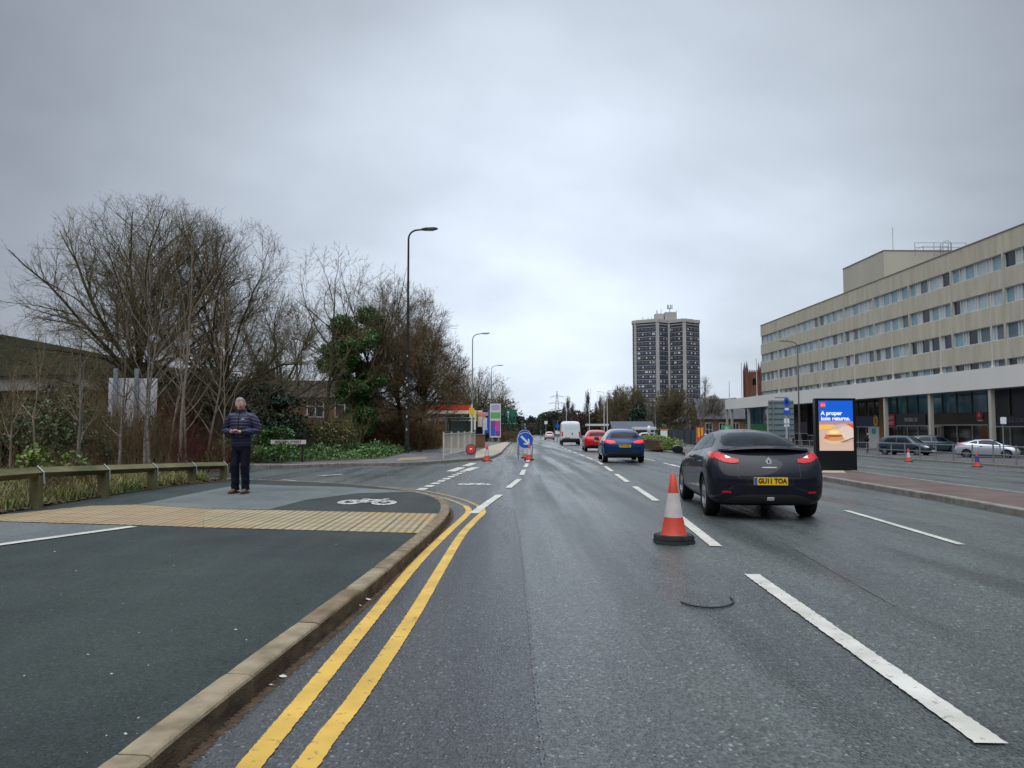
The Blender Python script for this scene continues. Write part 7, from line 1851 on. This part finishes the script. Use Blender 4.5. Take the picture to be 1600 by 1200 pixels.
def head_geo(c, tilt, s=1.0):
    """modelled head: skull, brow, nose, lips, chin, ears; c = centre of skull, tilt forward (rad), face towards -Y"""
    bm = bmesh.new(); bmesh.ops.create_uvsphere(bm, u_segments=40, v_segments=28, radius=1)
    A = Matrix.Translation(c) @ Matrix.Rotation(-tilt, 4, 'X').inverted() @ Matrix.Diagonal((s, s, s, 1))
    def G(p, cx_, cz_, w, h): return math.exp(-((p.x - cx_) / w) ** 2 - ((p.z - cz_) / h) ** 2)
    for v in bm.verts:
        d = v.co.copy(); x, y, z = d.x * .076, d.y * .096, d.z * .118
        if z < 0: k = 1 + z * 2.3; x *= max(k, .62); y *= (1 + z * .9)
        p = Vector((x, y, z))
        if y < 0:
            p.y += .012 * (1 if z < -.02 else 0) * 0
            p.y -= .024 * G(p, 0, -.018, .013, .020) + .006 * G(p, 0, .006, .010, .022)      # nose
            p.y -= .007 * G(p, 0, .022, .05, .010)                                             # brow
            p.y += .009 * (G(p, .030, .005, .015, .011) + G(p, -.030, .005, .015, .011))       # eye sockets
            p.y -= .006 * G(p, 0, -.056, .022, .006) + .005 * G(p, 0, -.068, .020, .006)        # lips
            p.y += .004 * G(p, 0, -.062, .022, .003)
            p.y -= .010 * G(p, 0, -.096, .026, .018)                                           # chin
        v.co = p
    for sgn in (-1, 1):
        e_ = bmesh.ops.create_uvsphere(bm, u_segments=12, v_segments=8, radius=1)
        for v in e_['verts']: v.co = Vector((sgn * .078 + v.co.x * .009, .008 + v.co.y * .018, -.005 + v.co.z * .031))
    for v in bm.verts: v.co = A @ v.co
    bm.verts.index_update(); V = [v.co.copy() for v in bm.verts]; F = [tuple(q.index for q in f.verts) for f in bm.faces]; bm.free()
    return V, F, A
def mesh_part(name, VF, mat, parent):
    me = bpy.data.meshes.new(name); me.from_pydata([tuple(v) for v in VF[0]], [], VF[1]); me.materials.append(mat)
    for p in me.polygons: p.use_smooth = True
    o = bpy.data.objects.new(name, me); COL.objects.link(o); o.parent = parent; return o
def capsule(pts, rad, k=16, flat0=False, flat1=False, up=None):
    """closed tube of elliptic rings: rad = r or (rx, ry) per point, rounded ends unless flat"""
    pts = [Vector(p) for p in pts]; rad = [(r, r) if isinstance(r, (int, float)) else r for r in rad]
    d0 = (pts[0] - pts[1]).normalized(); d1 = (pts[-1] - pts[-2]).normalized(); P = list(pts); Q = list(rad)
    if not flat0:
        r = min(rad[0]); P = [pts[0] + d0 * r * f for f in (.95, .75, .4)] + P; Q = [tuple(x * g for x in rad[0]) for g in (.3, .66, .92)] + Q
    if not flat1:
        r = min(rad[-1]); P += [pts[-1] + d1 * r * f for f in (.4, .75, .95)]; Q += [tuple(x * g for x in rad[-1]) for g in (.92, .66, .3)]
    V = []; F = []; n = len(P); prev = None
    for i, p in enumerate(P):
        d = (P[min(i + 1, n - 1)] - P[max(i - 1, 0)]).normalized(); a = prev or (Vector((1, 0, 0)) if abs(d.x) < .8 else Vector((0, 1, 0)))
        x = (a - d * a.dot(d)).normalized(); prev = x; y = d.cross(x)
        for j in range(k): t = 2 * PI * j / k; V.append(p + x * math.cos(t) * Q[i][0] + y * math.sin(t) * Q[i][1])
    for i in range(n - 1):
        for j in range(k): F.append((i * k + j, i * k + (j + 1) % k, (i + 1) * k + (j + 1) % k, (i + 1) * k + j))
    F.append(tuple(range(k))[::-1]); F.append(tuple((n - 1) * k + j for j in range(k)))
    return V, F
def hand_geo(wrist, dirv, palm_n, side, curl=.5):
    """palm plus four bent fingers and a side thumb; dirv: wrist -> knuckles, palm_n: palm normal"""
    d = Vector(dirv).normalized(); n = Vector(palm_n); n = (n - d * n.dot(d)).normalized(); s = d.cross(n) * side
    W = Vector(wrist); parts = [capsule([W - d * .03, W, W + d * .02], [.026, .027, .028])]
    for off in (-.028, -.010, .010, .028): parts.append(capsule([W + d * .012 + s * off * .5, W + d * .05 + s * off * .9, W + d * .085 + s * off], [.016, .015, .0125], 10))
    for k, (off, L, r) in enumerate(((.031, .072, .0088), (.0105, .080, .0092), (-.0105, .075, .009), (-.031, .060, .0080))):
        p = W + d * (.085 if k in (0, 3) else .092) + s * off; f = d.copy(); q = [p]; rr = [r * 1.12]
        for j, (fl, ax) in enumerate(((.44, .7), (.31, 1.2), (.25, 1.0))):
            f = (f + n * curl * ax).normalized(); q.append(q[-1] + f * L * fl); rr.append(r * (1.04 - .08 * j))
        parts.append(capsule(q, rr, 10))
    p = W + d * .028 + s * .028; f = (d * .7 + s * .75 + n * .45).normalized(); q = [p, p + f * .034]; q.append(q[-1] + (d * .85 + n * .55).normalized() * .034); q.append(q[-1] + (d * .8 + n * .3 - s * .2).normalized() * .024)
    parts.append(capsule(q, [.015, .0125, .0108, .0092], 10))
    return parts
def person(label, loc, rz, jm, tm, shoem, lean=.40, phone=True, jacket_stripes=True, hairm=None, scale=1.0):
    t = thing('person', label, 'person', loc, rz); t.scale = (scale,) * 3
    # joints, face to -Y, height about 1.78
    HC = Vector((0, -.045 - .05 * max(0, lean - .4), 1.625 - .04 * max(0, lean - .4))); tilt = lean
    sh = {-1: Vector((-.19, .01, 1.39)), 1: Vector((.19, .01, 1.39))}
    el = {-1: Vector((-.315, .02, 1.125)), 1: Vector((.315, .02, 1.125))}
    wr = {-1: Vector((-.085, -.235, 1.115)), 1: Vector((.085, -.235, 1.115))}
    V, F, HA = head_geo(HC, tilt, 1.13)
    parts = [(V, F)]
    parts.append(capsule([(0, .02, 1.34), (0, .008, 1.47), tuple(HC + Vector((0, .02, -.05)))], [.062, .060, .062]))
    parts.append(capsule([(0, .01, .92), (0, .0, 1.12), (0, .015, 1.30), (0, .01, 1.38)], [(.12, .085), (.12, .085), (.13, .085), (.10, .07)], 20))
    for s in (-1, 1):
        parts.append(capsule([sh[s], sh[s].lerp(el[s], .5), el[s], el[s].lerp(wr[s], .5), wr[s]], [.045, .042, .038, .034, .026]))
        parts.append(capsule([(s * .08, .01, .90), (s * .085, .0, .70), (s * .090, -.03, .50), (s * .09, .0, .28), (s * .088, .02, .09)], [.075, .065, .05, .048, .034]))
    for s in (-1, 1): parts += hand_geo(wr[s], (-s * .62, -.42, -.02), (0, -.15, 1) if phone else (-s, 0, 0), s * (1), .38)
    body = fuse(parts, .0048, 1); body.materials.append(m_skin); bo = bpy.data.objects.new('body', body); COL.objects.link(bo); bo.parent = t
    # hair: shell over the skull
    bm = bmesh.new(); bmesh.ops.create_uvsphere(bm, u_segments=32, v_segments=24, radius=1); rem = []
    for v in bm.verts:
        d = v.co; lim = (.62 if d.y < -.25 else (.02 if d.y < .35 else -.45)) + .03 * math.sin(d.x * 13)
        if d.z < lim: rem.append(v)
    bmesh.ops.delete(bm, geom=rem, context='VERTS'); g = random.Random(3)
    for v in bm.verts: k = 1.0 + g.uniform(0, .03); v.co = HA @ Vector((v.co.x * .0785 * k, v.co.y * .0985 * k + .003, v.co.z * .1215 * k))
    bm.verts.index_update(); hv = [v.co.copy() for v in bm.verts]; hf = [tuple(q.index for q in f.verts) for f in bm.faces]; bm.free()
    mesh_part('hair', (hv, hf), hairm or m_hair, t)
    # short beard shadow / eyes are tiny; brows
    for s in (-1, 1):
        bz = MB(); bz.box((s * .031 - .013, -.090, .013), (s * .031 + .013, -.086, .017), m_brow, HA); bz.build('eyebrow', t)
        bz = MB(); bz.lathe([(.0005, .008), (.006, .006), (.009, 0), (.006, -.006), (.0005, -.008)], m_ink, 10, HA @ T(s * .030, -.082, .003) @ Matrix.Rotation(PI / 2, 4, 'X'), caps=False); bz.build('eye', t)
    # jacket: torso and sleeves
    jp = [capsule([(0, .015, .855), (0, .012, .93), (0, .006, 1.04), (0, .0, 1.16), (0, .0, 1.27), (0, .008, 1.35), (0, .012, 1.405), (0, .010, 1.445), (0, .0, 1.485), (0, -.008, 1.535)],
          [(.188, .138), (.192, .142), (.196, .148), (.205, .152), (.212, .150), (.205, .135), (.178, .118), (.125, .10), (.092, .088), (.086, .084)], 32, True, True)]
    for s in (-1, 1):
        jp.append(capsule([sh[s] + Vector((-s * .09, 0, .0)), sh[s] + Vector((s * .0, 0, -.012)), sh[s].lerp(el[s], .3) + Vector((s * .014, 0, 0)), sh[s].lerp(el[s], .65) + Vector((s * .012, 0, 0)), el[s], el[s].lerp(wr[s], .3), el[s].lerp(wr[s], .65), el[s].lerp(wr[s], .95)],
                          [.078, .082, .080, .074, .070, .064, .054, .042], 20, False, True))
    jk = fuse(jp, .009, 6); jk.materials.append(jm)
    if jacket_stripes:      # quilted baffles: real puffing of the cloth
        for v in jk.vertices:
            c = v.co
            k = c.z if abs(c.x) < .2 else (c.z * 1.0 + abs(c.x) * .35)
            amt = abs(math.sin(k * PI / .058)) ** .5
            if c.z > 1.47 or (c.y < -.13 and abs(c.x) < .012): amt = .4
            v.co = c + v.normal * (.013 * amt - .008)
    jo = bpy.data.objects.new('jacket', jk); COL.objects.link(jo); jo.parent = t
    pp_ = [capsule([(0, .012, 1.0), (0, .012, .90), (0, .012, .82)], [(.165, .120), (.172, .128), (.165, .128)], 28, True, False)]
    for s in (-1, 1):
        ky = -.02 if s > 0 else -.05; ay = .03 if s > 0 else 0.0
        pp_.append(capsule([(s * .078, .012, .86), (s * .088, .0, .70), (s * .090, ky, .50), (s * .090, ky * .4 + ay * .5, .28), (s * .088, ay, .10), (s * .088, ay, .055)],
                           [(.092, .105), (.090, .098), (.078, .084), (.072, .080), (.070, .082), (.072, .088)], 20, False, True))
    tk_ = fuse(pp_, .010, 5); tk_.materials.append(tm)
    g = random.Random(1)
    for v in tk_.vertices:
        c = v.co; v.co = c + v.normal * (.005 * math.sin(c.z * 46 + c.x * 30) * math.exp(-((c.z - .16) / .14) ** 2) + .003 * math.sin(c.z * 24 + c.y * 40))
    to = bpy.data.objects.new('trousers', tk_); COL.objects.link(to); to.parent = t
    for s in (-1, 1):
        ax, ay = s * .088, (.03 if s > 0 else -.0); tx_ = ax + s * .02
        vf = skin_part({'h': ((ax, ay + .05, .045), .040, .038), 'm': ((ax, ay - .03, .052), .044, .046), 'b': ((tx_, ay - .12, .036), .048, .034), 't': ((tx_ + s * .004, ay - .19, .030), .034, .024)}, [('h', 'm'), ('m', 'b'), ('b', 't')], 'h', 2)
        so = mesh_part('shoe', vf, shoem, t)
        sl = MB(); sl.prism([(ax - .045, ay + .09), (ax + .045, ay + .09), (tx_ + .052, ay - .12), (tx_ + .03, ay - .215), (tx_ - .03, ay - .215), (tx_ - .052, ay - .12)][::-1], .022, m_sole, T(0, 0, .0)); sl.build('sole', so)
        cf = MB(); c0_, c1_ = el[s].lerp(wr[s], .90), el[s].lerp(wr[s], .995); cf.tube([c0_, c1_], [.040, .036], m_cuff, 14, caps=False); cf.build('cuff', jo, smooth=True)
    # zip and chest mark
    if jacket_stripes:
        jb = BVHTree.FromPolygons([v.co.copy() for v in jk.vertices], [tuple(p.vertices) for p in jk.polygons])
        z = MB(); pts = []
        for k in range(14):
            zz_ = 1.0 + k * .036; h = jb.ray_cast(Vector((0, -1, zz_)), Vector((0, 1, 0)))[0]
            if h: pts.append((0, h.y - .003, zz_))
        z.tube(pts, .006, m_cuff, 6); z.build('zip', jo)
        h = jb.ray_cast(Vector((.085, -1, 1.345)), Vector((0, 1, 0)))[0]
        if h: z = MB(); z.box((.058, h.y - .014, 1.338), (.112, h.y - .002, 1.35), m_lit); z.build('chest_mark', jo)
    return t
m_jk = M('jacket_navy', (0.016, 0.016, 0.045), .5, col2=(0.030, 0.028, 0.065), vscale=12, coat=.1, spec=.35)
m_tr = M('trousers_navy', (0.006, 0.007, 0.017), .8, col2=(0.010, 0.011, 0.022), vscale=8)
m_shoe = M('suede_tan', (0.17, 0.11, 0.062), .85, col2=(0.11, 0.07, 0.04), vscale=20)
m_sole = M('sole_dark', (.05, .035, .025), .8); m_cuff = M('cuff_black', (.010, .010, .014), .7)
x, y = U(375, 770.5, .124)
pm = person('grey-haired person in a navy quilted jacket standing on the pavement looking down at a phone', (x, y, gz(x, y) + .128), R(-4), m_jk, m_tr, m_shoe, lean=.62)
ph = bpy.data.objects.new
b = MB(); b.box((-.037, -.075, -.004), (.037, .075, .004), m_ink, bev=.003)
pho = b.build('mobile_phone'); pho.location = (x - .0, y - .325, gz(x, y) + .128 + 1.125); pho.rotation_euler = (R(-24), 0, R(-90)); pho.rotation_euler = (R(0), R(0), R(86))
setp(pho, 'dark phone held in both hands by the person in the navy jacket', 'phone')
p2 = person('distant person in black standing outside the navy-fascia shop', (gp(1354, 66)[0], 66, gz(30, 66) + .12), R(60), M('coat_black', (.012, .012, .014), .8), m_tr, m_cuff, lean=.1, jacket_stripes=False, hairm=m_cuff, scale=.98)
